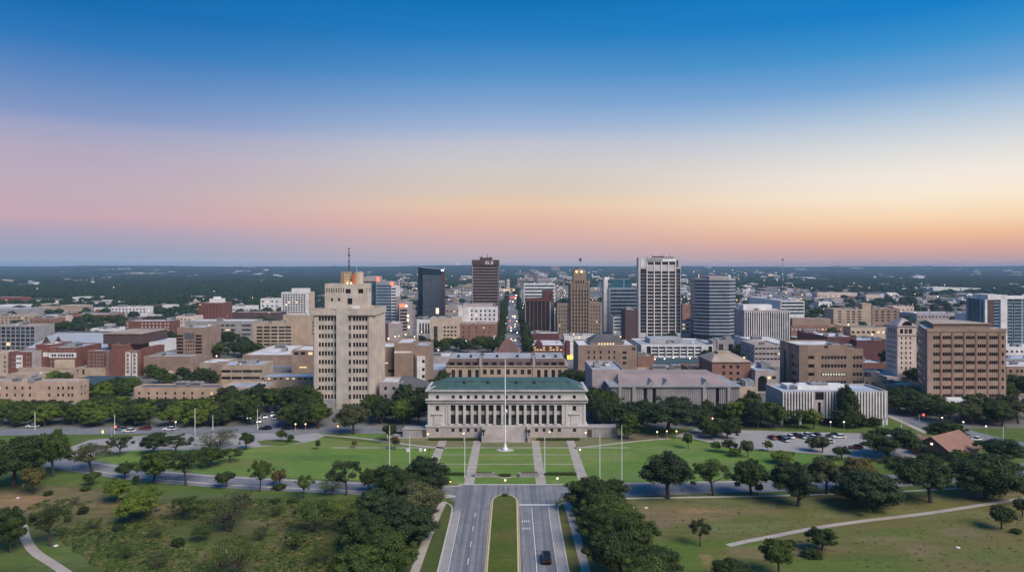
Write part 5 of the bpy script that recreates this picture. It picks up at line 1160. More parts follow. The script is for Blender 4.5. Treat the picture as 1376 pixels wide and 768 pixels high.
S('brick_low', 'low red brick block with parapet between the two dark red halls', 1086, 1112, 447, 470, 'redbrick', 'roof_pale', 20, rows=[455], cols=5, w=3, h=2, units=1)
b = S('condo_block', 'long tan condominium with dark balcony stacks on the right', 1120, 1171, 415, 440, 'sand', 'roof_tan', 20, rows=[418.5, 422, 425.5, 429, 432.5], cols=[1128.5, 1140, 1147, 1155], w=4.4, h=1.8, units=2)
X, Z = b.X, b.Z; mb = MB(); mb.box(X(1160), X(1172), 2, 16, 0, Z(407.5)); b.part('stair_tower', mb, ['sand'])
S('condo_block', 'shorter tan condominium wing right of the stair tower', 1172, 1208, 414, 440, 'tan', 'roof_tan', 20, rows=[418.5, 422.5, 426.5, 430.5], cols=[1178, 1186, 1194, 1203], w=4, h=1.9, units=2)
S('yellow_lit_hall', 'cream hall with dark green roof and yellow lit front left of the cream hotel', 1143, 1191, 439, 455, 'cream', 'roof_teal', 16, rows=[446], cols=7, w=4, h=3, lit=.4, units=0)
S('orange_rows', 'pink-orange flat roofed row right of the tan condominiums', 1200, 1228, 411, 424, 'pink', 'roof_tan', 20, rows=[416], cols=5, w=2.4, h=1.6)
b = Bld('blue_glass_tower', 'white and blue glass apartment tower cut by the right picture edge', 1317, 1400, 470, 'tower'); X, Z = b.X, b.Z
rw = [403.5 + 4.25 * i for i in range(15)]
b.box(X(1327), X(1402), 0, Z(401), 0, 24, 'bluegrey', 'roof_pale', b.rows(rw, 1352.5, 1360.5, 2.8) + b.rows(rw, 1363, 1372, 2.8) + b.rows(rw, 1375, 1384, 2.8) + [(X(1361), X(1362.5), 2, Z(403))], even(2, 24, 8, 4, 40), (), win=('glass_teal', 'bluegrey', 3, 1), wname='window_band', rev=.5)
mb = MB(); mb.box(X(1351), X(1402), -.6, 20, Z(401.5), Z(398.5)); b.part('roof_edge', mb, ['white'])
mb = MB(); mb.box(X(1343.2), X(1352), -1.2, 16, 0, Z(396)); mb.box(X(1326), X(1343.2), -1.2, 16, Z(402.5), Z(395.5)); b.part('white_frame', mb, ['white'])
b.box(X(1334.5), X(1343), 0, Z(402.6), -.6, 10, 'bluegrey', None, b.rows(rw, 1335, 1342.8, 2.8, -.6), win=('glass_blue', 'bluegrey', 2, 1), wname='window_band', rev=.3, parapet=0, part='bay_wall')
mb = MB(); mb.box(X(1326), X(1331), -1.1, 12, 0, Z(402.6)); mb.box(X(1331), X(1334.4), -.8, 12, 0, Z(402.6)); b.part('grey_pier', mb, ['brown'])
mb = MB(); mb.box(X(1322.5), X(1325.8), -.9, 12, 0, Z(402)); b.part('white_pier', mb, ['white'])
mb = MB(); mb.box(X(1318), X(1322.4), 1, 12, 0, Z(402)); b.part('glass_flank', mb, ['glass_teal'])
b = S('white_frame_garage', 'white open frame garage left of the blue glass apartment tower', 1300, 1318, 421, 460, 'white', 'roof_pale', 16, rows=[424.5, 430], cols=[1303.5, 1308, 1312.5], w=2.6, h=3.4)
S('tan_office', 'tan office with squared windows at the right edge behind the broad slab', 1353, 1420, 492, 530, 'tan', 'roof_pale', 20, rows=[498.5, 507, 515], cols=[1358, 1367, 1373, 1382, 1392], w=3.6, h=4, units=2, win=('glass', 'frame', 2, 2))
S('white_annex', 'white low annex with pale roofs behind the broad tan slab', 1350, 1410, 466, 480, 'white', 'roof_pale', 18, rows=[472], cols=9, w=3, h=3, units=2, pm='white')
S('blue_roof_row', 'row of low pale blue roofs under the white low annex', 1346, 1410, 482, 493, 'grey', 'roof_blue', 18, units=3)
S('grey_roof_hall', 'wide low hall with grey roof in front of the cream hotel', 1159, 1236, 506, 514, 'pinkgrey', 'roof_grey', yback=495, units=3)
S('red_low_store', 'low red store with pale blue roof left of the cream hotel foot', 1160, 1190, 487, 497, 'redbrick', 'roof_blue', yback=482, units=1)
S('tan_low_house', 'low tan house with rounded gable below the cream hotel', 1190, 1238, 517, 535, 'sand', 'roof_tan', 12, rows=[523], cols=5, w=3, h=3, units=1)
S('tan_low_house', 'second low tan house touching the white finned office', 1161, 1192, 506, 530, 'sand', 'roof_tan', 14, rows=[515], cols=4, w=3, h=4)
S('motel_row', 'long pink roofed motel row near the woods on the right', 1098, 1152, 393, 400, 'pink', 'roof_pink', 24, rows=[397.5], cols=16, w=1.6, h=1.2, units=0, lit=.25)
S('motel_row', 'short pink roofed motel row right of the long one', 1164, 1188, 396, 404, 'pink', 'roof_pink', 22, rows=[400.5], cols=8, w=1.6, h=1.2, units=0)
S('warehouse', 'large white warehouse in the woods at the right', 1254, 1290, 386, 390.5, 'white', 'roof_pale', 60, units=0)
S('warehouse', 'long low white warehouse right of the large one', 1292, 1318, 387, 390.5, 'white', 'roof_pale', 60, units=0)
S('white_chapel', 'white chapel house with slim spire beyond the blue banded office', 1100, 1118, 405, 414, 'white', 'roof_pale', 16, rows=[409], cols=4, w=2, h=2)
S('grey_roofs', 'long grey flat roofs right of the tan condominiums', 1232, 1300, 421, 430, 'pinkgrey', 'roof_grey', 40, rows=[425.5], cols=14, w=2.6, h=2, units=2)

b = Bld('street_bridge', 'red lit footbridge across the far end of the straight main street', 681, 700, 403, 'footbridge'); X, Z = b.X, b.Z
for p_, q_ in ((678.5, 682), (698, 701.5)): mb = MB(); mb.box(X(p_), X(q_), 0, 10, 0, Z(396)); b.part('tower', mb, ['pinkgrey'])
mb = MB(); mb.box(X(682) + .05, X(698) - .05, 2, 7, Z(401), Z(398)); b.part('deck', mb, ['maroon'])
mb = MB(); mb.box(X(684), X(696), 1.8, 1.98, Z(400.4), Z(398.6)); b.part('red_sign', mb, ['lit_red'])
S('lit_arcade', 'low orange lit arcade left of the far end of the main street', 676, 692, 387.5, 393, 'cream', 'roof_tan', 20, rows=[389.5], cols=5, w=2.4, h=2, lit=.8, units=0)
S('pink_tower', 'slim pink tower far up the main street with a lamp on top', 681, 685, 375, 389, 'pink', 'roof_tan', 12, rows=[379, 383], cols=2, w=1, h=1.2, units=0)
# restaurant with tiled roof by the car park
def tile_restaurant():
    b = Bld('tile_roof_restaurant', 'single storey brick house with orange tiled gable roof by the car park', 1235, 1308, 622, 'restaurant'); X, Z = b.X, b.Z
    x0, xm, x1 = X(1236), X(1262), X(1290); ze = 2.7; D = 17; zr = 6.6
    mb = MB(); mb.v += [(x0, 0, 0), (x1, 0, 0), (x1, 0, ze), ((x0 + x1) / 2, 0, zr), (x0, 0, ze), (x0, D, 0), (x1, D, 0), (x1, D, ze), ((x0 + x1) / 2, D, zr), (x0, D, ze)]
    for f in ((0, 1, 2, 3, 4), (5, 6, 7, 8, 9), (0, 5, 9, 4), (1, 6, 7, 2)): mb.f.append(f); mb.m.append(0)
    b.part('wall', mb, ['orangebrick'])
    xc = (x0 + x1) / 2
    for s in (-1, 1):
        mb = MB(); xe = xc + s * ((x1 - x0) / 2 + .8); zz = ze - .5
        mb.v += [(xc, -.7, zr + .15), (xe, -.7, zz), (xe, D + .7, zz), (xc, D + .7, zr + .15), (xc, -.7, zr + .5), (xe, -.7, zz + .3), (xe, D + .7, zz + .3), (xc, D + .7, zr + .5)]
        for f in ((0, 1, 2, 3), (4, 5, 6, 7), (0, 1, 5, 4), (1, 2, 6, 5), (2, 3, 7, 6)): mb.f.append(f); mb.m.append(0)
        b.part('roof', mb, ['roof_tile'])
    mb = MB(); mb.box(xc - .3, xc + .3, -.15, -.01, 4.4, 4.9); b.part('gable_lamp', mb, ['lamp_white'])
    mb = MB(); mb.box(xc - 3.5, xc + 3.5, -.12, -.004, .6, 2.2); b.part('window', mb, ['glass'])
    b.root.rotation_euler = (0, 0, R(-58)); b.root.location.y += 4
    mb = MB(); mb.box(x0 - 5, x0 - .1, 4, 13, 0, 3.1); mb.box(x0 - 5.3, x0 - .1, 3.7, 13.3, 3.1, 3.4, 1); b.part('side_wing', mb, ['orangebrick', 'roof_tile'])
tile_restaurant()

# ---- scattered far buildings, one object each
_far = {}
def far_mesh(i, wall, roof):
    k = (i, wall, roof)
    if k not in _far:
        mb = MB()
        if i == 0: mb.box(-.5, .5, 0, 1, 0, .92, 0, 1); mb.box(-.5, .5, -.004, .04, .92, 1, 0); mb.box(-.4, .4, -.012, -.002, .25, .55, 2)
        elif i == 1: mb.box(-.5, .2, 0, 1, 0, .7, 0, 1); mb.box(.2, .5, .1, .8, 0, 1, 0, 1); mb.box(-.45, .15, -.012, -.002, .2, .45, 2)
        elif i == 2:
            mb.box(-.5, .5, 0, 1, 0, .6, 0); mb.v += [(-.52, -.02, .6), (.52, -.02, .6), (.52, .5, 1), (-.52, .5, 1), (.52, 1.02, .6), (-.52, 1.02, .6)]
            n = len(mb.v) - 6
            for f in ((0, 1, 2, 3), (3, 2, 4, 5), (0, 3, 5), (1, 4, 2)): mb.f.append(tuple(n + q for q in f)); mb.m.append(1)
            mb.box(-.3, -.1, -.012, -.002, .15, .45, 2); mb.box(.1, .3, -.012, -.002, .15, .45, 2)
        else:
            mb.box(-.5, .5, 0, 1, 0, .8, 0, 1); mb.box(-.2, .25, .3, .7, .8, 1, 0, 1)
            for q in range(5): mb.box(-.46 + q * .19, -.34 + q * .19, -.012, -.002, .3, .6, 2)
        _far[k] = mb.mesh('far_building', [wall, roof, 'glass'])
    return _far[k]
FR = random.Random(11)
CLEAR = []                                  # glades in front of far buildings
def cluster(x0, x1, y0, y1, n, w, h, walls, label, group, kinds=(0, 1, 2, 3), roofs=('roof_pale',)):
    for _ in range(n):
        for t in range(30):
            px, py = FR.uniform(x0, x1), FR.uniform(y0, y1); X, Y = gp(px, py)
            if not any(a - 12 < X < b_ + 12 and c - 15 < Y < d + 12 for a, b_, c, d in KEEP) and not (abs(X - 1) < 24): break
        else: continue
        k = F / Y; ww = FR.uniform(*w) / k; hh = FR.uniform(*h) / k; dd = min(45, max(12, ww * FR.uniform(.5, 1)))
        o = link('far_building', far_mesh(FR.choice(kinds), FR.choice(walls), FR.choice(roofs)), None, (X, Y, float(terrain(X, Y)) - .2)); o.scale = (ww, dd, hh)
        tag(o, label, 'building', group); KEEP.append((X - ww / 2 - 4, X + ww / 2 + 4, Y - 10, Y + dd + 3))
        if Y > 1500: CLEAR.append((X - ww / 2, X + ww / 2, Y))
WH = ['white', 'white', 'cream', 'pinkgrey']; MX = ['white', 'pinkgrey', 'beige', 'orangebrick', 'greyconcrete', 'tan']
cluster(135, 232, 366.5, 370.5, 10, (8, 22), (1, 1.8), WH, 'pale long shed in the bright strip far out in the left woods', 'bright sheds far out in the left woods')
cluster(38, 66, 377, 382, 4, (7, 13), (2, 3), WH, 'pale shed in the small clearing deep in the far left woods', 'sheds in the clearing of the far left woods')
cluster(84, 142, 374, 381, 9, (5, 12), (2, 3.4), WH, 'white building of the campus in the middle of the left woods', 'white campus in the left woods')
cluster(0, 12, 376, 382, 2, (8, 14), (2.5, 4), WH, 'white house in the woods at the very left edge', 'white houses at the left edge woods')
cluster(196, 222, 361.5, 365, 7, (4, 9), (.8, 1.6), WH, 'tiny white building just under the skyline at the left', 'tiny white buildings under the left skyline')
cluster(296, 350, 363.5, 370, 10, (4, 11), (1, 2.4), WH, 'small white building in the bright spot left of the antenna mast', 'bright spot of buildings left of the mast')
cluster(366, 376, 369, 373, 2, (5, 7), (2, 3), WH, 'lone pale drum shaped house in woods above the white apartment tower', 'lone pale houses above the apartment tower')
cluster(534, 562, 378, 404, 14, (5, 14), (2, 4.5), WH + MX, 'pale low building between the blue tower and the dark glass tower', 'low buildings between the blue and dark glass towers', roofs=('roof_pale', 'roof_grey'))
cluster(597, 634, 384, 425, 18, (7, 18), (2, 5), WH + MX, 'pale low building between the dark glass tower and the brown tower', 'low buildings between the dark glass and brown towers', roofs=('roof_pale', 'roof_grey', 'roof_tan'))
cluster(672, 762, 366, 396, 34, (5, 14), (1.5, 4.5), WH + MX, 'small building far up the main street between brown and deco towers', 'buildings far up the main street', roofs=('roof_pale', 'roof_grey', 'roof_tile'))
cluster(792, 858, 378, 398, 10, (6, 15), (2, 4), WH + MX, 'low building behind the grey banded office left of the tallest tower', 'low buildings behind the grey banded office')
cluster(916, 938, 378, 405, 9, (6, 13), (2, 4), WH + MX, 'pale building seen between the two big right towers', 'buildings seen between the right towers')
cluster(993, 1062, 392, 408, 18, (5, 14), (2, 4), WH + MX, 'low pink or white building above the pink slotted office', 'low buildings above the slotted office', roofs=('roof_pale', 'roof_pink'))
cluster(1062, 1160, 362.5, 366.5, 14, (6, 16), (.8, 1.6), WH, 'tiny white shed under the skyline right of the far mast', 'tiny white sheds right of the far mast')
cluster(1050, 1100, 371, 375, 6, (6, 14), (1, 2), WH, 'white shed in the woods below the far mast', 'white sheds below the far mast')
cluster(1163, 1242, 370, 375, 14, (6, 16), (1.2, 2.6), ['pinkgrey', 'white', 'pink'], 'pinkish building of the settlement in the middle of the right woods', 'settlement in the middle of the right woods')
cluster(1200, 1240, 385, 391, 5, (7, 14), (1.5, 3), WH, 'white shed at the lower edge of the right woods', 'sheds at the lower edge of the right woods')
cluster(1285, 1372, 365, 371, 9, (6, 15), (.9, 2), WH, 'small white building in the woods at the far right', 'small white buildings in the far right woods')
cluster(1085, 1300, 396, 420, 26, (6, 15), (2.2, 4.4), WH + ['pink', 'orangebrick'], 'small house between trees above the tan condominiums', 'small houses above the condominiums', roofs=('roof_pale', 'roof_pink', 'roof_grey'))
cluster(0, 330, 402, 430, 26, (8, 20), (3, 5.5), MX, 'low house in the left suburb below the woods edge', 'low houses of the left suburb', roofs=('roof_pale', 'roof_grey', 'roof_tan'))
cluster(430, 540, 392, 436, 10, (8, 18), (3, 6), MX, 'low building mostly hidden behind the concrete tower', 'low buildings behind the concrete tower', roofs=('roof_pale', 'roof_grey'))
cluster(930, 1380, 430, 470, 22, (10, 24), (4, 7), MX, 'low flat building in the right quarter between the larger blocks', 'low flat buildings in the right quarter', kinds=(0, 1, 3), roofs=('roof_pale', 'roof_grey', 'roof_blue'))
cluster(0, 340, 440, 500, 14, (12, 26), (5, 8), MX, 'low flat building in the left quarter between the larger blocks', 'low flat buildings in the left quarter', kinds=(0, 1, 3), roofs=('roof_pale', 'roof_grey', 'roof_blue'))

# the rest of the far town, too many to tell apart: one object of small blocks, and its lamps
def far_town():
    rng = random.Random(77); mb = MB(); mats = ['white', 'cream', 'pinkgrey', 'beige', 'orangebrick', 'roof_pale', 'roof_grey', 'glass', 'lit_window']; lm = MB()
    def put(px, py, wpx, hpx):
        X, Y = gp(px, py); k = F / Y; w, h = wpx / k, hpx / k; d = min(50, max(12, w * rng.uniform(.5, 1.1)))
        if any(a - w / 2 - 6 < X < b_ + w / 2 + 6 and c - d < Y < e + 6 for a, b_, c, e in KEEP) or abs(X - 1) < 22: return
        z = float(terrain(X, Y)); wm = rng.choice((0, 0, 1, 2, 2, 3, 4)); rf = rng.choice((5, 5, 6))
        mb.box(X - w / 2, X + w / 2, Y, Y + d, z - 1, z + h, wm, rf, bottom=False)
        mb.box(X - w * .42, X + w * .42, Y - .15, Y - .02, z + h * .35, z + h * .62, 8 if rng.random() < .06 else 7, bottom=False)
        if rng.random() < .5: mb.box(X - w * .2, X + w * .15, Y + d * .3, Y + d * .7, z + h, z + h * 1.25, wm, rf, bottom=False)
        KEEP.append((X - w / 2 - 2, X + w / 2 + 2, Y - 6, Y + d + 2))
        if Y > 1300: CLEAR.append((X - w / 2, X + w / 2, Y))
    U = rng.uniform
    for _ in range(330): put(U(525, 1075), 370 + 58 * rng.random() ** 1.1, U(4, 13), U(1.6, 4.2))
    for _ in range(130): put(U(1060, 1390), 384 + 44 * rng.random() ** .8, U(5, 14), U(1.8, 4))
    for _ in range(120): put(U(-20, 530), 400 + 34 * rng.random() ** .8, U(6, 16), U(2, 4.5))
    for _ in range(60): put(U(640, 1390), U(361, 370), U(3, 10), U(.8, 1.8))
    for _ in range(40): put(U(0, 560), U(361, 384), U(3, 9), U(.8, 2))
    o = mb.build('far_rooftops', mats); o['kind'] = 'stuff'
    for _ in range(290):
        px, py = (U(530, 1070), U(368, 430)) if rng.random() < .72 else (U(0, 1376), U(392, 435)) if rng.random() < .6 else (U(560, 1376), U(363, 400)); X, Y = gp(px, py); k = Y / F; z = float(terrain(X, Y)); h = 9 + .004 * Y
        if any(a < X < b_ and c < Y < e for a, b_, c, e in KEEP): continue
        lm.tube([(X, Y, z), (X, Y, z + h)], [.08 * k, .06 * k], 4, 0); lm.ball((X, Y, z + h), k * U(.28, .5), rng.choice((1, 1, 2)), 6, 4)
    for _ in range(60):                      # street lights between the downtown blocks
        px, py = U(515, 1010), U(425, 474); X, Y = gp(px, py)
        if any(a < X < b_ and c < Y < e for a, b_, c, e in KEEP): continue
        k = Y / F; lm.tube([(X, Y, 0), (X, Y, 8)], [.12, .09], 5, 0); lm.ball((X, Y, 8.2), k * U(.5, .8), rng.choice((1, 1, 2)), 7, 5)
    o = lm.build('town_lights', ['pole_grey', 'lamp_warm', 'lamp_white']); o['kind'] = 'stuff'
far_town()
# ------------------------------------------------------------------ trees
def crown_mesh(name, lobes, n_leaf, size, seed, core=.72, drop=.6, mat='leaf_mid'):
    rng = np.random.default_rng(seed); V = []; Fc = []; nv = 0
    C = np.array([l[:3] for l in lobes]); Rd = np.array([l[3] for l in lobes]); fl = np.array([l[4] if len(l) > 4 else .8 for l in lobes])
    for i, l in enumerate(lobes):
        d = rng.normal(size=(n_leaf, 3)); d /= np.linalg.norm(d, axis=1)[:, None]
        nl = max(40, int(n_leaf * min(1.6, (l[3] / .15) ** 2))); d = rng.normal(size=(nl, 3)); d /= np.linalg.norm(d, axis=1)[:, None]
        rad = l[3] * rng.uniform(.66, 1.12, nl) * (1 + .13 * np.sin(7 * d[:, 0] + i) * np.sin(6 * d[:, 1] + 2 * i))
        p = C[i] + d * rad[:, None] * np.array([1, 1, fl[i]])
        keep = np.ones(nl, bool)
        for j in range(len(lobes)):
            if j != i:
                q = (p - C[j]) / (Rd[j] * np.array([1, 1, fl[j]])); keep &= (q ** 2).sum(1) > drop ** 2
        p, d = p[keep], d[keep]; k = len(p)
        nrm = d + rng.normal(size=(k, 3)) * .55 + np.array([0, 0, .25]); nrm /= np.linalg.norm(nrm, axis=1)[:, None]
        a = np.cross(nrm, rng.normal(size=(k, 3))); a /= np.linalg.norm(a, axis=1)[:, None]; b = np.cross(nrm, a)
        s = size * rng.uniform(.6, 1.35, k)[:, None]
        q = np.stack([p - a * s, p - b * s * .7, p + a * s, p + b * s * .7], 1).reshape(-1, 3)
        V.append(q); Fc += [(nv + 4 * t, nv + 4 * t + 1, nv + 4 * t + 2, nv + 4 * t + 3) for t in range(k)]; nv += 4 * k
        if core:                              # inner mass of twigs and leaves
            seg, ring = 8, 5; vs = []
            for r in range(ring + 1):
                t = math.pi * r / ring
                for g in range(seg):
                    f = 2 * math.pi * g / seg; rr_ = l[3] * core * (1 + .12 * math.sin(3 * f + i + r))
                    vs.append((C[i][0] + rr_ * math.sin(t) * math.cos(f), C[i][1] + rr_ * math.sin(t) * math.sin(f), C[i][2] + rr_ * fl[i] * math.cos(t)))
            V.append(np.array(vs))
            for r in range(ring):
                for g in range(seg): Fc.append((nv + r * seg + g, nv + r * seg + (g + 1) % seg, nv + (r + 1) * seg + (g + 1) % seg, nv + (r + 1) * seg + g))
            nv += len(vs)
    me = bpy.data.meshes.new(name); me.from_pydata(np.concatenate(V).tolist(), [], Fc); me.materials.append(M[mat]); me.update(); return me

def trunk_mesh(name, lobes, h0, r0, seed, forks=5, lean=.04, stems=1):
    rng = random.Random(seed); mb = MB()
    for s in range(stems):
        ox = (s - (stems - 1) / 2) * .05; lx, ly = rng.uniform(-lean, lean) + ox * 3, rng.uniform(-lean, lean)
        mb.tube([(ox, 0, -.04), (ox, 0, .01), (ox + lx * .5, ly * .5, h0 * .5), (ox + lx, ly, h0)], [r0 * 1.5, r0 * 1.15, r0, r0 * .8], 7)
        for l in rng.sample(lobes, min(forks, len(lobes))):
            m = ((ox + lx) * .45 + l[0] * .55 + rng.uniform(-.02, .02), ly * .45 + l[1] * .55, h0 * .5 + l[2] * .5)
            mb.tube([(ox + lx, ly, h0 - .01), m, (l[0], l[1], l[2])], [r0 * .6, r0 * .38, r0 * .12], 5)
    return mb.mesh(name, ['bark'])

def dome(seed, n, base, rl, wide=.5, top=1.0, inner=True):
    """lobes spread unevenly over a dome-shaped crown of unit height and width, with ragged outliers"""
    rng = random.Random(seed); out = []
    zc = (base + top) / 2 - .04; rz = (top - base) / 2; skew = (rng.uniform(-.07, .07), rng.uniform(-.07, .07))
    for i in range(n):
        u = (i + .5) / n; ph = i * 2.39996 + rng.uniform(-.45, .45); zz = 1 - 1.7 * u; r = math.sqrt(max(0, 1 - zz * zz))
        rad = rng.uniform(*rl) * rng.choice((.65, .85, 1, 1.15)); k = rng.uniform(.55, 1.05)
        out.append(((wide - rad) * r * k * math.cos(ph) + skew[0], (wide - rad) * r * k * math.sin(ph) + skew[1], zc + (rz - rad * .8) * zz * rng.uniform(.78, 1.08), rad, rng.uniform(.62, .9)))
    for i in range(n // 2):                   # small outer sprays
        ph = rng.uniform(0, 6.28); zz = rng.uniform(-.75, .95); r = math.sqrt(1 - zz * zz); rad = rng.uniform(.045, .085)
        out.append(((wide - rad * .6) * r * math.cos(ph) + skew[0], (wide - rad * .6) * r * math.sin(ph) + skew[1], zc + (rz - rad * .5) * zz, rad, .8))
    if inner: out.append((skew[0] * .5, skew[1] * .5, zc, wide * .5, rz / wide * .78))
    return out
PROTO = {}
def proto(key, kind_name, lobes, n_leaf, size, h0, r0, seed, core=.72, forks=5, stems=1, drop=.6):
    PROTO[key] = (kind_name, crown_mesh(kind_name + '_crown', lobes, n_leaf, size, seed, core, drop), trunk_mesh(kind_name + '_trunk', lobes, h0, r0, seed, forks, stems=stems))
for i in range(6): proto('oak%d' % i, 'oak_tree', dome(20 + i, 18 + i % 3 * 3, .20 + .05 * (i % 3), (.12, .19)), 560, .0165, .30, .03, 40 + i)
for i in range(2): proto('low%d' % i, 'oak_tree', dome(60 + i, 24, .02, (.13, .19)), 520, .0165, .22, .03, 70 + i)
for i in range(4): proto('open%d' % i, 'oak_tree', dome(80 + i, 13, .36, (.10, .16), inner=False), 460, .0155, .36, .026, 90 + i, core=.5, forks=9)
for i in range(2): proto('airy%d' % i, 'mesquite_tree', dome(110 + i, 20, .36, (.09, .14), inner=False), 260, .0125, .26, .018, 120 + i, core=0, forks=14, stems=2, drop=.2)
for i in range(2): proto('small%d' % i, 'young_tree', dome(130 + i, 7, .34, (.18, .26), inner=False), 220, .034, .36, .03, 140 + i)
for i in range(5): proto('belt%d' % i, 'oak_tree', dome(150 + i, 15, .14, (.14, .20)), 330, .021, .22, .03, 160 + i)
proto('tall0', 'tall_tree', dome(170, 17, .10, (.14, .20)), 230, .026, .16, .035, 171)
lob = [(0, 0, .9, .12, 1.1)] + [(.16 * math.cos(k * 2.4), .16 * math.sin(k * 2.4), .8 - .055 * k, .2 + .012 * k, .8) for k in range(12)]
proto('cone0', 'cedar_tree', lob, 240, .03, .12, .035, 180)

def at_tree(key, X, Y, w, h, tone, label, group=None, rz=None, name=None):
    kn, cm, tm = PROTO[key]
    rnd = random.Random('%s%.1f%.1f' % (key, X, Y))
    o = empty(name or kn, (X, Y, 0), label, 'tree', group, rnd.uniform(0, 6.28) if rz is None else rz); o.scale = (w * rnd.uniform(.92, 1.06), w * rnd.uniform(.92, 1.06), h); o.rotation_euler[0], o.rotation_euler[1] = rnd.uniform(-.06, .06), rnd.uniform(-.06, .06)
    c = link('crown', cm, o); c.material_slots[0].link = 'OBJECT'; c.material_slots[0].material = M['leaf_' + tone]
    link('trunk', tm, o)
    return o
def tree(key, cx, by, w, top, tone, label, group=None):
    X, Y = gp(cx, by); k = F / Y
    return at_tree(key, X, Y, w / k * 1.04, (by - top) / k * 1.02, tone, label, group)

# foreground and lawn trees, left
tree('oak0', 18, 655, 80, 585, 'dark', 'huge dark oak at the left edge beside the bare earth')
tree('oak1', 72, 640, 52, 576, 'mid', 'tall olive oak behind the huge dark oak at the left edge')
tree('small0', 44, 664, 35, 626, 'brown', 'yellowish small tree on the bare earth below the huge dark oak')
tree('open0', 124, 634, 68, 595, 'grey', 'grey-green spreading tree at the bend of the left road')
tree('open1', 161, 613, 37, 584, 'dark', 'dark flat-topped tree on the left plaza')
tree('oak2', 205, 612, 40, 581, 'blue', 'blue-dark oak at the plaza edge left of the crooked dark tree')
tree('open2', 236, 611, 44, 583, 'dark', 'crooked dark tree at the front edge of the left plaza')
tree('small1', 125, 652, 22, 632, 'mid', 'lone small round tree near the road bend at left')
tree('small0', 168, 643, 28, 620, 'dark', 'small dark round tree on the near verge of the left road')
tree('small1', 183, 652, 11, 638, 'mid', 'tiny shrub-like tree below the small dark round tree')
tree('oak3', 207, 649, 56, 603, 'mid', 'leaning green oak on the near side of the left road')
tree('open0', 250, 652, 54, 604, 'dark', 'dark twin-trunk oak right of the leaning green oak')
tree('oak1', 284, 628, 42, 599, 'mid', 'green oak on the left lawn above the road')
tree('open2', 309, 621, 32, 601, 'mid', 'thin green oak on the left lawn next to the plaza')
tree('airy0', 288, 605, 68, 577, 'grey', 'wide grey feathery tree between the plaza and left lawn')
tree('small0', 331, 604, 26, 580, 'dark', 'small dark tree right of the grey feathery tree')
tree('small1', 304, 655, 27, 632, 'dark', 'small dark tree alone on the near road verge at left')
tree('oak2', 158, 676, 40, 644, 'bright', 'bright green tree at the top of the left scrub clump')
tree('oak0', 178, 702, 58, 660, 'bright', 'largest bright green tree in the left scrub clump')
tree('open1', 203, 690, 40, 651, 'bright', 'tall bright green tree at the right of the left scrub clump')
tree('open2', 249, 700, 47, 666, 'mid', 'round green mesquite in the middle of the left field')
tree('airy0', 308, 714, 74, 658, 'grey', 'grey airy mesquite with spreading bare limbs in the left field')
tree('oak3', 14, 742, 54, 681, 'dark', 'dark oak beside the curved path at lower left')
tree('open0', 68, 734, 60, 678, 'dark', 'dark leaning oak right of the curved path at lower left')
tree('airy1', 310, 778, 76, 720, 'mid', 'airy mesquite at the bottom edge of the left field')
tree('open1', 349, 660, 34, 615, 'mid', 'thin forked green tree by the left road')
tree('small0', 376, 652, 26, 630, 'brown', 'small brownish tree on the far verge of the left road')
tree('open2', 408, 669, 30, 636, 'bright', 'bright green slim tree below the left road')
tree('open0', 466, 665, 52, 616, 'blue', 'dark forked oak by the left road near the boulevard')
tree('small1', 495, 662, 28, 627, 'dark', 'small dark tree between the forked oak and the boulevard row')
tree('oak0', 524, 660, 46, 622, 'dark', 'dark round oak at the left road where the boulevard row begins')
tree('airy1', 443, 666, 38, 642, 'bright', 'pale light-green bush tree in front of the forked oak')
tree('open1', 424, 716, 56, 671, 'mid', 'olive mesquite, left one of the pair in the left field')
tree('airy0', 462, 716, 68, 668, 'bright', 'wide olive mesquite, right one of the pair in the left field')
# small mesquites of the left field
for cx, by, w, top, tone, key, lab in [(128, 712, 26, 694, 'mid', 'airy1', 'small round mesquite right of the lower oak pair'), (212, 722, 24, 704, 'grey', 'airy0', 'grey small mesquite below the scrub clump'), (268, 728, 30, 706, 'mid', 'open3', 'small green mesquite left of the grey airy one'), (352, 726, 26, 706, 'dark', 'airy1', 'dark small mesquite right of the grey airy one'), (396, 738, 34, 712, 'mid', 'open0', 'green mesquite below the olive pair'), (372, 694, 22, 678, 'mid', 'airy0', 'tiny mesquite left of the olive pair'), (280, 690, 20, 674, 'bright', 'airy1', 'tiny bright mesquite above the grey airy one'), (218, 764, 34, 738, 'grey', 'airy0', 'grey mesquite near the bottom edge of the left field'), (170, 752, 26, 732, 'mid', 'airy1', 'low mesquite near the bottom edge right of the path'), (432, 762, 38, 732, 'mid', 'airy1', 'mesquite near the bottom edge beside the boulevard row'), (326, 680, 22, 664, 'dark', 'open3', 'small dark mesquite behind the grey airy one'), (100, 678, 16, 667, 'mid', 'airy0', 'tiny mesquite on the bare earth rim')]:
    tree(key, cx, by, w, top, tone, lab)
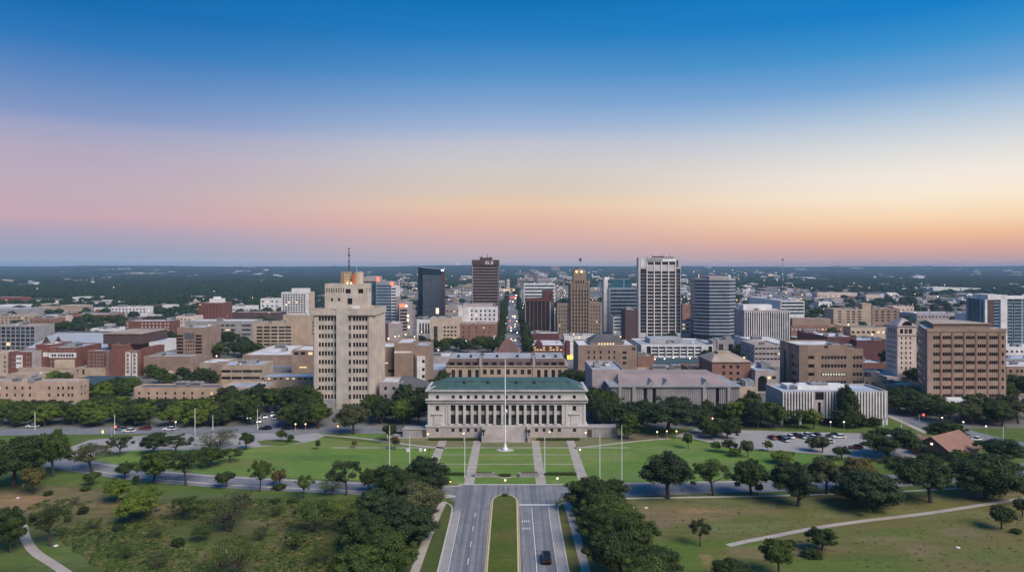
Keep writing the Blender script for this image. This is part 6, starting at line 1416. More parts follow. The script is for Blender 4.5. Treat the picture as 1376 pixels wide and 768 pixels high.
# lawn edges, right
tree('oak1', 898, 670, 86, 608, 'blue', 'big broad dark oak beside the right road, nearest to the boulevard')
tree('open0', 959, 666, 64, 617, 'mid', 'mottled oak second along the right road')
tree('oak2', 1010, 666, 56, 615, 'dark', 'dark oak third along the right road')
tree('small1', 1018, 664, 14, 648, 'grey', 'pale rounded shrub under the third oak of the right road')
tree('oak3', 1073, 680, 68, 621, 'blue', 'blue-dark round oak standing forward in the right field')
tree('oak0', 1110, 664, 52, 610, 'grey', 'grey-olive tall oak behind the blue-dark round oak')
tree('low0', 1165, 684, 98, 630, 'blue', 'wide dark dome-shaped oak touching the ground in the right field')
tree('oak1', 1150, 664, 62, 613, 'brown', 'brownish oak behind the wide dark dome oak')
tree('open1', 1209, 650, 48, 610, 'dark', 'dark oak beside the restaurant gable')
tree('oak2', 1251, 675, 80, 618, 'dark', 'dark oak with low branches in front of the restaurant')
tree('low1', 1325, 669, 94, 602, 'dark', 'very big dark oak at the right edge of the field')
tree('oak3', 1195, 617, 82, 576, 'dark', 'wide dark oak in the car park left of the restaurant')
tree('small0', 1131, 617, 28, 599, 'dark', 'small dark round tree in the car park')
tree('oak4', 1244, 640, 46, 608, 'dark', 'dark low oak screening the restaurant gable foot'); tree('oak5', 1296, 634, 44, 604, 'mid', 'olive oak screening the right end of the restaurant')
tree('oak0', 1270, 597, 56, 563, 'dark', 'round oak on the car park edge behind the restaurant')
tree('oak1', 1347, 622, 72, 588, 'blue', 'blue-dark oak right of the restaurant roof')
tree('open2', 941, 734, 31, 696, 'dark', 'small dark windblown tree alone in the right field')
tree('oak2', 1047, 772, 48, 722, 'mid', 'green tree at the bottom edge of the right field')
tree('low1', 980, 788, 56, 746, 'dark', 'dark bush tree cut by the bottom edge in the right field')
tree('oak3', 1104, 739, 46, 706, 'dark', 'rounded tree just below the concrete path in the right field')
tree('small1', 1346, 711, 36, 677, 'dark', 'small tree below the path near the right edge')
tree('small0', 1374, 694, 28, 667, 'dark', 'dark tree cut by the right edge above the small one')
for cx, by, w, top, tone, lab in [(925, 603, 15, 580, 'mid', 'slender green tree on the right lawn by the forecourt'), (962, 607, 16, 592, 'mid', 'small light tree on the right lawn edge'), (980, 609, 22, 589, 'dark', 'dark round tree on the right lawn edge'), (989, 614, 19, 601, 'bright', 'low bright tree on the right lawn edge'), (1005, 615, 21, 590, 'grey', 'greyish tree on the right lawn edge near parked cars'), (1032, 606, 16, 591, 'mid', 'small orange-green tree in the car park island'), (1053, 622, 34, 605, 'bright', 'pale green spreading tree at the right lawn corner'),
                                     (427, 604, 7.5, 590, 'dark', 'tiny dark oval tree on the left lawn'), (476, 602, 7.5, 591, 'brown', 'tiny yellowish round tree on the left lawn'), (378, 594, 15, 576, 'mid', 'small palm-like tree on the plaza island'), (390, 594, 13, 583, 'dark', 'dark round bush on the plaza island'), (1105, 608, 26, 585, 'grey', 'thin grey tree among the parked cars'), (1090, 606, 20, 588, 'grey', 'sparse grey tree at the left of the parked cars')]:
    tree('small%d' % (int(cx) % 2), cx, by, w, top, tone, lab)
tree('cone0', 1140, 574, 36, 519, 'dark', 'tall dark cedar in front of the white finned office')
tree('open0', 1129, 575, 30, 548, 'grey', 'low olive tree left of the tall dark cedar'); tree('small0', 1152, 575, 26, 553, 'mid', 'round tree right of the tall dark cedar')
tree('oak1', 475, 583, 50, 541, 'grey', 'olive-grey spreading tree in front of the concrete tower'); tree('oak0', 897, 581, 80, 531, 'blue', 'largest dark oak in front of the ribbed library')
tree('tall0', 843, 590, 32, 552, 'mid', 'pale green pointed tree at the right end of the courthouse terrace')
tree('small1', 523, 594, 22, 568, 'dark', 'dark bush tree at the left end of the mall'); tree('small0', 530, 604, 14, 584, 'brown', 'reddish small tree at the left end of the mall')
# boulevard rows
BL = [(-24, 187, 15, 10.5, 'blue'), (-29, 177, 15, 9.5, 'dark'), (-23.5, 169, 14, 10, 'grey'), (-30, 161, 15, 10, 'blue'), (-24, 152, 15, 10, 'blue'), (-31, 146, 14, 9.5, 'dark'), (-25.5, 137, 14, 10, 'mid'), (-31, 130, 13, 9.5, 'mid'), (-24.5, 121, 13, 9.5, 'mid')]
for i, (x, y, w, h, t) in enumerate(BL):
    lab = ['farthest', 'second', 'third', 'fourth', 'fifth', 'sixth', 'seventh', 'eighth', 'nearest'][i]
    at_tree(('oak%d' % (i % 4)) if i % 2 else 'low%d' % (i % 4 // 2), x, y, w, h, t, '%s oak counted from the junction in the dense row left of the boulevard' % lab, 'oaks left of the boulevard')
BR = [(19.5, 172, 14, 9.5, 'dark'), (25.5, 177, 9, 7, 'dark'), (22.5, 161, 14, 9.5, 'mid'), (20.0, 152, 12, 9, 'dark'), (25, 145, 14, 10, 'mid'), (22, 136, 13, 9.5, 'dark'), (28, 132, 12, 9, 'dark'), (23, 124, 13, 9.5, 'mid')]
for i, (x, y, w, h, t) in enumerate(BR):
    lab = ['farthest', 'second', 'third', 'fourth', 'fifth', 'sixth', 'seventh', 'nearest'][i]
    at_tree(('oak%d' % ((i + 1) % 4)) if i % 2 else 'low%d' % (i % 4 // 2), x, y, w, h, t, '%s oak counted from the junction in the dense row right of the boulevard' % lab, 'oaks right of the boulevard')

TR = random.Random(5)
PLACED = []
def belt(x0, x1, y0, y1, n, label, group, w=(9, 13), h=(8, 11.5), tones=('dark', 'mid', 'blue', 'dark'), keys=('belt0', 'belt1', 'belt2', 'belt3', 'belt4', 'open0', 'oak4', 'oak5'), gap=5.5):
    for i in range(n):
        for t in range(40):
            px = x0 + (x1 - x0) * (i + TR.uniform(.05, .95)) / n if t < 25 else TR.uniform(x0, x1)
            X, Y = gp(px, TR.uniform(y0, y1))
            if all((X - a) ** 2 + (Y - b_) ** 2 > gap ** 2 for a, b_ in PLACED) and not any(a - 1 < X < b_ + 1 and c + 6 < Y < d for a, b_, c, d in KEEP): break
        else: continue
        PLACED.append((X, Y)); at_tree(TR.choice(keys), X, Y, TR.uniform(*w), TR.uniform(*h), TR.choice(tones), label, group)
belt(-25, 300, 567, 573, 20, 'round oak in the front row of the tree belt along the left road', 'front row of the left tree belt', w=(8, 13), h=(6.5, 9.5), tones=('dark', 'mid', 'bright', 'mid', 'dark'))
belt(-20, 300, 557, 563, 17, 'dark oak in the middle of the tree belt under the peach blocks', 'middle of the left tree belt', h=(6, 8.5), tones=('dark', 'mid', 'grey', 'bright', 'blue'))
belt(110, 300, 547, 552, 11, 'oak at the back of the tree belt touching the peach block', 'back of the left tree belt', h=(4.5, 6.5), tones=('dark', 'mid', 'bright'))
belt(300, 345, 562, 571, 4, 'oak right of the left tree belt beside the side street', 'oaks beside the left side street')
belt(300, 420, 549, 558, 10, 'oak between the left side street and the concrete tower', 'oaks between side street and tower', h=(9, 13), w=(11, 15))
belt(386, 432, 566, 576, 6, 'dark oak in front of the left foot of the concrete tower', 'oaks at the left foot of the tower', w=(11, 14))
belt(492, 572, 558, 572, 10, 'dark oak between the concrete tower and the courthouse', 'oaks between tower and courthouse', h=(9, 12), tones=('dark', 'blue', 'mid', 'bright'))
belt(540, 572, 540, 552, 3, 'oak behind the gabled office close to the courthouse roof', 'oaks behind the courthouse left corner', h=(10, 13))
belt(792, 826, 540, 575, 10, 'dark tree packed between the courthouse and ribbed library', 'trees between courthouse and library', w=(9, 12), h=(10, 14), tones=('dark', 'blue', 'mid'))
belt(765, 805, 516, 528, 6, 'dark tree beside the right end of the mansard annex', 'trees beside the mansard annex', w=(9, 12))
belt(577, 600, 522, 536, 4, 'dark tree beside the left end of the mansard annex', 'trees left of the mansard annex', w=(8, 10))
belt(830, 870, 567, 574, 4, 'dark oak left of the largest oak in front of the library', 'oaks left of the largest library oak')
belt(925, 1000, 565, 573, 8, 'dark oak right of the largest oak in front of the library', 'oaks right of the largest library oak', h=(7, 10))
belt(990, 1050, 560, 576, 9, 'oak between the ribbed library and the white finned office', 'oaks between library and finned office', tones=('mid', 'bright', 'dark', 'blue'))
belt(1050, 1100, 568, 577, 5, 'round green tree in front of the left half of the finned office', 'round trees before the finned office', tones=('mid', 'bright'), w=(8, 11), h=(6.5, 8.5))
belt(945, 985, 580, 592, 6, 'low dark tree at the left entrance of the car park', 'low trees at the car park entrance', w=(7, 10), h=(6, 8))
belt(1150, 1185, 568, 574, 4, 'low bush at the right foot of the finned office', 'bushes at the finned office foot', w=(5, 7), h=(3, 4.5), keys=('low0',))
belt(1194, 1262, 542, 560, 11, 'dark oak between the finned office and the broad tan slab', 'oaks before the broad tan slab', w=(11, 14))
belt(1262, 1390, 562, 573, 11, 'oak in the row along the right street below the tan slab', 'oaks along the right street', w=(11, 15), tones=('dark', 'mid', 'grey'))
belt(1345, 1400, 532, 548, 5, 'dark tree at the right edge beside the broad tan slab', 'trees right of the tan slab', w=(10, 13), h=(10, 13))
belt(558, 664, 467, 474, 17, 'dark tree in the row before the yellow-tan and brick blocks', 'street trees before the yellow-tan block', w=(9, 12), h=(8, 11), keys=('belt0', 'belt1'))
belt(282, 342, 462, 488, 11, 'dark tree in the grove right of the small tan tower', 'grove right of the small tan tower', w=(11, 15), h=(10, 14))
belt(64, 92, 436, 446, 5, 'tree in the grove between the orange house and arena roof', 'grove by the orange house', w=(12, 16), h=(8, 12))
belt(104, 168, 433, 442, 9, 'tree in the grove left of the dark red apartments', 'grove left of the red apartments', w=(12, 16), h=(9, 12))
belt(212, 236, 455, 478, 5, 'tree in the grove between the red apartments and tan tower', 'grove behind the tan hall', w=(10, 14))
belt(864, 1000, 482, 489, 16, 'street tree along the foot of the white podium block', 'street trees at the podium', w=(7, 10), h=(6, 8.5))
belt(868, 925, 503, 508, 6, 'green tree in the court between the library and the long green roof', 'court trees behind the library', w=(7, 9), h=(5, 7))
belt(996, 1010, 470, 482, 3, 'dark tree below the pink slotted office', 'trees below the slotted office', w=(10, 13), h=(9, 12))
belt(1080, 1125, 418, 432, 6, 'dark tree left of the tan condominiums', 'trees left of the condominiums', w=(13, 17), h=(9, 12))
belt(70, 180, 518, 540, 11, 'green tree around the teal roofed house', 'trees around the teal roofed house', w=(10, 14), h=(7, 10), tones=('mid', 'dark', 'bright'))
belt(200, 292, 508, 518, 7, 'green tree behind the peach block with window pairs', 'trees behind the peach block', w=(9, 12), h=(7, 9))
belt(0, 240, 436, 470, 14, 'dark tree standing between the flat roofs of the left quarter', 'trees between the left quarter roofs', w=(11, 15), h=(9, 12))
belt(1010, 1240, 436, 500, 14, 'dark tree standing between the flat roofs of the right quarter', 'trees between the right quarter roofs', w=(10, 14), h=(9, 12))
belt(1000, 1016, 540, 552, 3, 'dark tree right of the yellow-tan office wing', 'trees by the yellow-tan wing', w=(8, 10))
belt(1225, 1242, 508, 520, 3, 'dark tree at the foot of the cream hotel', 'trees at the cream hotel', w=(10, 12), h=(8, 10))
for i, y in enumerate(np.concatenate([np.linspace(470, 800, 17), np.linspace(830, 1500, 18)])):
    for s in (-1, 1):
        if y < 520 and s > 0: pass
        at_tree('belt%d' % (i % 3), s * 10.5 + 1 + TR.uniform(-1, 1), y, TR.uniform(9, 11), TR.uniform(10, 14) if y < 900 else 11, TR.choice(('dark', 'blue')), 'dark street tree on the %s side of the straight main street' % ('left' if s < 0 else 'right'), 'street trees on the %s of the main street' % ('left' if s < 0 else 'right'))

# far woods: nobody could count them, one object of instanced crowns
def woods():
    rng = np.random.default_rng(8)
    lobes = [(0, 0, .55, .36, .9), (.2, .12, .5, .27, .9), (-.2, .05, .48, .28, .9), (.02, -.22, .5, .28, .9), (0, .2, .6, .25, .9)]
    crown = crown_mesh('woods_crown', lobes, 70, .07, 9, core=.85, mat='leaf_far')
    co = bpy.data.objects.new('woods_crown', crown)
    def field(px, py, step):
        return (np.sin(px / 37. * step) + np.sin(px / 23. + py / 31. * step) + np.sin(py / 17. + 1.3 * step))
    P, Sc = [], []
    keep = np.array(KEEP)
    def add(y0, y1, dens, w, xr=.86):
        area = (y1 ** 2 - y0 ** 2) * xr; n = int(area * dens)
        Y = np.sqrt(rng.uniform(y0 ** 2, y1 ** 2, n)); X = rng.uniform(-xr, xr, n) * Y
        ok = np.ones(n, bool)
        for a, b_, c, d in keep: ok &= ~((X > a - 6) & (X < b_ + 6) & (Y > c - 14) & (Y < d + 6))
        for a, b_, c in CLEAR: ok &= ~((X > a - 12) & (X < b_ + 12) & (Y > c * .84) & (Y < c + 10))
        px = 688 + X * F / Y; py = HZ + F * H / Y
        ok &= (np.abs(X - 1) > 18) | (Y > 1500)
        # open ground: denser town in the middle, clearings as bands
        town = (px > 520) & (px < 1090) & (Y < 2100)
        ok &= ~(town & (rng.random(n) > np.where(Y < 900, .16, .32)))
        near = (Y < 1150) & ~town
        ok &= ~(near & (rng.random(n) > np.where(Y < 720, .42, .66)))
        ok &= ~((px > 1090) & (Y < 1700) & (rng.random(n) > .6))
        ok &= ~((px > 22) & (px < 88) & (py > 400.5) & (py < 408.5))
        gaps = np.sin(X / 310 + 1.7 * np.sin(Y / 700)) + np.sin(Y / 260 + 1.1 * np.sin(X / 900)) > 1.45
        ok &= ~(gaps & (rng.random(n) > .25))
        X, Y = X[ok], Y[ok]; k = len(X)
        s = rng.uniform(*w, k)
        P.append(np.stack([X, Y, terrain(X, Y) - .5], 1)); Sc.append(np.stack([s, s, rng.uniform(7.5, 12.5, k)], 1))
    add(520, 640, .0050, (9, 13)); add(640, 1500, .0046, (9, 16)); add(1500, 3200, .0034, (12, 20)); add(3200, 5500, .0011, (18, 34)); add(5500, 9450, .00042, (34, 60))
    P, Sc = np.concatenate(P), np.concatenate(Sc); n = len(P)
    me = bpy.data.meshes.new('woods'); me.vertices.add(n); me.vertices.foreach_set('co', P.ravel())
    a = me.attributes.new('sc', 'FLOAT_VECTOR', 'POINT'); a.data.foreach_set('vector', Sc.ravel())
    rot = np.zeros((n, 3)); rot[:, 2] = rng.uniform(0, 6.28, n)
    a = me.attributes.new('rot', 'FLOAT_VECTOR', 'POINT'); a.data.foreach_set('vector', rot.ravel())
    me.update()
    scatter('woods', me, co, 'leaf_far')
    print('woods', n)
def scatter(name, me, inst, mat):
    o = link(name, me); o['kind'] = 'stuff'
    me.materials.append(M[mat])
    ng = bpy.data.node_groups.new(name, 'GeometryNodeTree')
    ng.interface.new_socket('Geometry', in_out='INPUT', socket_type='NodeSocketGeometry'); ng.interface.new_socket('Geometry', in_out='OUTPUT', socket_type='NodeSocketGeometry')
    gi, go = ng.nodes.new('NodeGroupInput'), ng.nodes.new('NodeGroupOutput')
    ip = ng.nodes.new('GeometryNodeInstanceOnPoints'); oi = ng.nodes.new('GeometryNodeObjectInfo'); oi.inputs['Object'].default_value = inst
    na, nr = ng.nodes.new('GeometryNodeInputNamedAttribute'), ng.nodes.new('GeometryNodeInputNamedAttribute')
    na.data_type = nr.data_type = 'FLOAT_VECTOR'; na.inputs[0].default_value = 'sc'; nr.inputs[0].default_value = 'rot'
    L = ng.links.new
    L(gi.outputs[0], ip.inputs['Points']); L(oi.outputs['Geometry'], ip.inputs['Instance'])
    L([q for q in na.outputs if q.enabled][0], ip.inputs['Scale']); L([q for q in nr.outputs if q.enabled][0], ip.inputs['Rotation'])
    L(ip.outputs[0], go.inputs[0])
    md = o.modifiers.new(name, 'NODES'); md.node_group = ng
    return o
woods()
def scrub():
    """low tufts and brush over the two fields"""
    rng = np.random.default_rng(4)
    lobes = [(0, 0, .3, .4, .8), (.28, .1, .22, .26, .8), (-.25, .12, .2, .25, .8), (.05, -.28, .22, .25, .8)]
    for nm, mat, n, xr, yr, sz, thr, sx in (('dry_brush', 'brush_dry', 5200, (-125, -31), (108, 178), (.3, 1.3), .2, 1), ('green_brush', 'brush_green', 3200, (-125, -31), (108, 182), (.35, 2.0), .4, 1), ('dark_brush', 'leaf_dark', 260, (-125, -31), (108, 182), (.8, 2.4), 1.2, 1), ('field_tufts', 'brush_green', 700, (30, 140), (108, 182), (.15, .5), -9, 1), ('dry_tufts', 'brush_dry', 900, (30, 140), (108, 182), (.15, .5), -9, 1)):
        co = bpy.data.objects.new(nm + '_tuft', crown_mesh(nm + '_tuft', lobes, 26, .13, 31, core=.7, mat=mat))
        X = rng.uniform(*xr, n * 3); Y = rng.uniform(*yr, n * 3)
        f = np.sin(X / 7 + 2 * np.sin(Y / 11)) + np.sin(Y / 5.5 + 1.5 * np.sin(X / 13)) + .6 * np.sin(X / 2.7 + Y / 3.1)
        ok = f + rng.normal(size=len(X)) * .9 > thr
        px, py = 688 + X * F / Y, HZ + F * H / Y
        ok &= ~((px < 170) & (py < 705) & (py > 648) & (rng.random(len(X)) > .2)) & ~((px < 150) & (py > 700) & (px < 40 + (py - 690) * 1.3)) & ~((py < 672) & (rng.random(len(X)) > .12)) & ~((px > 430) & (px < 480) & (py > 715) & (rng.random(len(X)) > .1))
        if nm in ('field_tufts', 'dry_tufts'): ok &= ~((np.abs(py - (742 - (px - 930) * .166)) < 8))
        X, Y = X[ok][:n], Y[ok][:n]; k = len(X); s = rng.uniform(*sz, k) * rng.uniform(.6, 1, k)
        me = bpy.data.meshes.new(nm); me.vertices.add(k); me.vertices.foreach_set('co', np.stack([X, Y, np.full(k, .05)], 1).ravel())
        a = me.attributes.new('sc', 'FLOAT_VECTOR', 'POINT'); a.data.foreach_set('vector', np.stack([s * 1.3, s * 1.3, s * .6], 1).ravel())
        rot = np.zeros((k, 3)); rot[:, 2] = rng.uniform(0, 6.28, k); a = me.attributes.new('rot', 'FLOAT_VECTOR', 'POINT'); a.data.foreach_set('vector', rot.ravel()); me.update()
        scatter(nm, me, co, mat)
scrub()
# single bushes one can tell apart in the fields
for px, py, w, h, tone, lab in [(65, 665, 9, 5, 'dark', 'small dark bush on the bare earth at left'), (112, 690, 11, 8, 'dark', 'round dark bush at the lower rim of the bare earth'), (115, 659, 10, 5, 'mid', 'low green bush above the bare earth'), (240, 733, 15, 8, 'dark', 'low dark bush in the middle of the left scrub'), (160, 713, 12, 7, 'blue', 'blackish bush on the left scrub slope'), (375, 657, 14, 6, 'dark', 'low clipped bush at the near edge of the left road'), (395, 675, 14, 4, 'dark', 'flat dark bush below the left road'), (370, 676, 10, 5, 'dark', 'narrow dark bush left of the flat one'), (1092, 748, 20, 8, 'dark', 'spreading low bush at the worn ground in the right field'), (1062, 733, 12, 6, 'dark', 'low bush beside the path in the right field'), (1365, 716, 10, 5, 'dark', 'low bush at the right edge below the path')]:
    X, Y = gp(px, py); k = F / Y; at_tree('low%d' % (px % 2), X, Y, w / k * 1.5, h / k * 1.4, tone, lab, name='bush')['category'] = 'bush'
for px, lab in ((593, 'left'), (757, 'right')):
    pass
def hedge(x0, x1, y, label, h=.9):
    mb = MB(); rng = random.Random(label); n = int((x1 - x0) / .35)
    o = empty('hedge', ((x0 + x1) / 2, y, 0), label, 'hedge'); w = (x1 - x0) / 2
    lob = [(-w + (i + .5) * 2 * w / max(1, round(w * 3.4)), 0, .42, .62, .8) for i in range(max(1, round(w * 3.4)))]
    link('foliage', crown_mesh('hedge', lob, 110, .12, int(w * 7), core=.85, drop=.4, mat='leaf_dark'), o)
hedge(-22.8, -13.9, 203, 'dark clipped hedge on the mall left of the left walk'); hedge(10, 19, 203, 'dark clipped hedge on the mall right of the right walk'); hedge(-3.6, -.6, 201.8, 'short clipped hedge in the centre of the curved mall walk')
hedge(-30, -12, 243.6, 'low hedge at the foot of the courthouse left of the steps'); hedge(9, 24, 243.6, 'low hedge at the foot of the courthouse right of the steps')
hedge(-2.4, -1.4, 184, 'small bush at the rounded tip of the median')
# ------------------------------------------------------------------ street furniture
def flagpole():
    X, Y = gp(678.8, 605); o = empty('flagpole', (X, Y, 0), 'tall white flagpole on a round stone base in the middle of the mall', 'flagpole')
    mb = MB(); mb.tube([(0, 0, 1.0), (0, 0, 12), (0, 0, 24), (0, 0, 30.8)], [.27, .22, .17, .10], 10); p = mb.build('pole', ['pole_white'], o)
    mb = MB(); mb.tube([(0, 0, 30.8), (0, 0, 31.1)], [.15, .15], 8); mb.ball((0, 0, 31.25), .26, 0, 8, 6); mb.build('finial', ['gold_paint_and_lit_tint'], p)
    mb = MB(); mb.prism([(2.9 * math.cos(t), 1.7 * math.sin(t)) for t in np.linspace(0, 2 * math.pi, 17)[:-1]], 0, .25); mb.build('plinth', ['limestone'], o)
    mb = MB(); mb.tube([(0, 0, .25), (0, 0, .9), (0, 0, 1.2), (0, 0, 2.2)], [.95, .9, .5, .42], 12); mb.build('base', ['pole_white'], o)
    mb = MB(); mb.box(-.1, .75, -.3, .1, 13, 13.9); mb.build('halyard_box', ['pole_white'], o)
flagpole()
def white_pole(px, by, top, label, lamp=None):
    X, Y = gp(px, by); h = (by - top) * Y / F; o = empty('light_pole', (X, Y, 0), label, 'light pole', 'tall white poles on the lawns')
    mb = MB(); mb.tube([(0, 0, .3), (0, 0, h)], [.12, .08], 8); mb.build('pole', ['pole_white'], o)
    mb = MB(); mb.tube([(0, 0, 0), (0, 0, .35)], [.4, .3], 10); mb.build('base', ['greyconcrete'], o)
    mb = MB(); mb.ball((0, 0, h + .1), .2, 0, 8, 5); mb.build('cap', ['pole_grey'], o)
for a in [(523.5, 626, 572, 'tall white pole, leftmost of the poles between left lawn and mall'), (550.5, 635, 585, 'tall white pole just right of the leftmost mall pole'), (624.5, 642, 586, 'tall white pole beside the left inner mall walk'), (732, 637, 585, 'tall white pole beside the right inner mall walk'), (806, 641, 583, 'tall white pole on the right lawn nearer the mall'), (835.5, 646, 572, 'tallest white pole on the right lawn'),
          (47, 577, 554, 'white pole at the left road, leftmost of the roadside poles'), (154, 583, 557, 'white pole at the plaza corner of the left road'), (262, 585, 549, 'tall white pole in front of the tree belt at the left plaza'), (286, 578, 558, 'short white pole right of the tall one at the left plaza'), (346, 577, 550, 'white pole at the mouth of the left side street'), (1187, 575, 561, 'short white post at the corner of the finned office lawn'), (1211, 575, 562, 'short lit-topped white post on the finned office lawn'), (1348, 590, 573, 'white post by the right street near the picture edge'), (867, 752, 735, 'thin white marker post at the lower end of the right boulevard row')]:
    white_pole(*a)

def street_lamp(px, by, top, label, group=None, mat='lamp_warm', r=.27):
    X, Y = gp(px, by); h = max(3, (by - top) * Y / F); k = max(1.0, Y / 420) ** .6
    o = empty('street_lamp', (X, Y, 0), label, 'street lamp', group)
    mb = MB(); mb.tube([(0, 0, 0), (0, 0, .5), (0, 0, h - .2)], [.16 * k, .09 * k, .07 * k], 6); mb.build('pole', ['pole_grey'], o)
    mb = MB(); mb.ball((0, 0, h), r * k, 0, 8, 6); mb.build('globe', [mat], o)
    mb = MB(); mb.tube([(0, 0, h + r * k * .8), (0, 0, h + r * k * 1.3)], [r * k * .8, .08], 8); mb.build('cap', ['lantern_black'], o)
for a in [(57, 568, 548, 'lit street lamp left of the two roadside poles at far left'), (236, 581, 566.5, 'orange lit lamp on the left plaza road'), (397, 580, 574, 'small lit lamp at the right end of the plaza road'), (410.5, 580, 573.5, 'small lit lamp right of the plaza road end'), (454, 583, 573.5, 'lit lamp in front of the olive tree by the concrete tower'), (373, 570, 553.5, 'white lit lamp over cars in the left side street'), (398.5, 572, 564.5, 'white lit lamp at the foot of the concrete tower'),
          (883, 591, 580.5, 'leftmost lit lamp under the largest library oak'), (896, 590, 580.5, 'middle lit lamp under the largest library oak'), (909, 590, 581.5, 'rightmost lit lamp under the largest library oak'), (957.5, 577, 561.5, 'lit lamp above a blue car at the car park entrance'), (787, 592, 587.5, 'lit lamp at the right courthouse terrace'), (738.5, 591, 588, 'small lit lamp right of the courthouse steps'), (623, 593, 590, 'small lit lamp left of the courthouse steps'), (575, 594, 590, 'pale small lamp left of the courthouse terrace hedge'), (678.8, 659, 648, 'small lamp on the centre kerb opposite the median'), (605.5, 661, 647, 'lamp at the left corner of the junction'), (749, 664, 642, 'slim lamp at the right corner of the junction'), (1266, 573, 560.5, 'lit post lamp left in the right street row'), (1294.5, 577, 566.5, 'lit post lamp second in the right street row'), (1325, 583, 573.5, 'lit post lamp third in the right street row'),
          (779.5, 616, 605, 'slim lamp beside the right outer mall walk'), (571, 634, 604, 'slim lamp beside the left outer mall walk'), (1116, 577, 569, 'low post lamp left on the finned office lawn'), (1134, 577, 569.5, 'low post lamp right on the finned office lawn')]:
    street_lamp(*a, group='street lamps of the park', mat='lamp_white' if 'slim' in a[3] or 'white' in a[3] or 'post' in a[3] else 'lamp_warm')
LR = random.Random(21)
def lamps(pts, label, group):
    for px, py in pts: street_lamp(px, py + 7, py, label, group, mat=LR.choice(('lamp_warm', 'lamp_white')), r=.45)
lamps([(871, 481), (893, 481.5), (905, 480), (927, 481), (945, 480), (962, 479), (968, 476), (985, 477), (1000, 480), (880, 482)], 'lit street lamp along the foot of the white podium block', 'lamps at the podium block')
lamps([(690 + LR.uniform(-5, 5), LR.uniform(395, 462)) for _ in range(16)], 'lit lamp along the straight main street', 'lamps along the main street')
lamps([(531, 452), (539, 447), (545, 449), (522, 454), (549, 436), (557, 452)], 'lit lamp in the street below the blue glass tower', 'lamps below the blue tower')
lamps([(834, 452), (838, 462), (841, 446), (846, 468)], 'lit lamp in the street below the grey banded office', 'lamps below the banded office')
lamps([(318, 461), (330, 453), (365, 424), (291, 478)], 'lit lamp in the grove right of the small tan tower', 'lamps in the tan tower grove')
lamps([(575, 473), (589, 470), (603, 475)], 'lit lamp among trees before the yellow-tan block', 'lamps before the yellow-tan block')
lamps([(1078, 396), (1056, 393), (1198, 396), (1172, 449), (1140, 436), (1260, 398)], 'bright lamp in the right suburb before the woods', 'lamps in the right suburb')
def signal(px, by, top, label):
    X, Y = gp(px, by); h = max(4, (by - top) * Y / F); k = max(1, Y / 400) ** .5
    o = empty('traffic_light', (X, Y, 0), label, 'traffic light')
    mb = MB(); mb.tube([(0, 0, 0), (0, 0, h), (1.6, 0, h + .2)], [.12, .1, .07], 6); mb.build('pole', ['pole_grey'], o)
    mb = MB(); mb.box(1.2, 1.9 , -.25, .2, h - .9, h + .4); p = mb.build('housing', ['lantern_black'], o)
    mb = MB(); mb.ball((1.55, -.3, h + .1), .4 * k, 0, 8, 5); mb.build('red_lens', ['lamp_red'], p)
for a in [(377, 565, 549, 'red traffic light in the left side street'), (1235, 572, 557, 'red traffic light at the right street corner'), (683, 447, 438, 'red traffic light on the main street nearest the market hall'), (692, 407, 398, 'red traffic light farther up the main street'), (683.5, 440, 431, 'red traffic light up the main street left side'), (150, 588, 583, 'low red light at the plaza corner')]: signal(*a)

# ---- cars
_car = {}
def car_parts(kind):
    if kind in _car: return _car[kind]
    L, W_, Hh = {'saloon': (4.6, 1.8, 1.45), 'suv': (4.9, 1.95, 1.85)}[kind]
    mb = MB(); hb = Hh * .55; mb.frustum((-W_ / 2 + .05, W_ / 2 - .05, -L / 2 + .08, L / 2 - .08), (-W_ / 2, W_ / 2, -L / 2, L / 2), .28, .5)
    mb.frustum((-W_ / 2, W_ / 2, -L / 2, L / 2), (-W_ / 2 + .06, W_ / 2 - .06, -L / 2 + .12, L / 2 - .15), .5, hb)
    body = mb; r0, r1 = (-L / 2 + .35, L / 2 - 1.45) if kind == 'saloon' else (-L / 2 + .15, L / 2 - 1.25)
    cab = MB(); cab.frustum((-W_ / 2 + .1, W_ / 2 - .1, r0, r1), (-W_ / 2 + .28, W_ / 2 - .28, r0 + (.55 if kind == 'saloon' else .25), r1 - .7), hb + .002, Hh - .06)
    rf = MB(); rf.box(-W_ / 2 + .26, W_ / 2 - .26, r0 + (.5 if kind == 'saloon' else .2), r1 - .66, Hh - .06, Hh)
    wh = MB(); wh.tube([(-.11, 0, 0), (.11, 0, 0)], [.34, .34], 12); rim = MB(); rim.tube([(-.12, 0, 0), (.12, 0, 0)], [.2, .2], 8)
    hl = MB(); hl.box(-.2, .2, -.03, .03, -.09, .09)
    _car[kind] = (body.mesh('body', ['car_black']), cab.mesh('cabin_glass', ['car_glass']), rf.mesh('roof', ['car_black']), wh.mesh('wheel', ['rubber']), rim.mesh('rim', ['steel']), hl.mesh('tail_light', ['tail_lamp']), hl.mesh('headlight', ['frame_white']), hl.mesh('headlight', ['head_lamp']), L, W_, hb)
    return _car[kind]
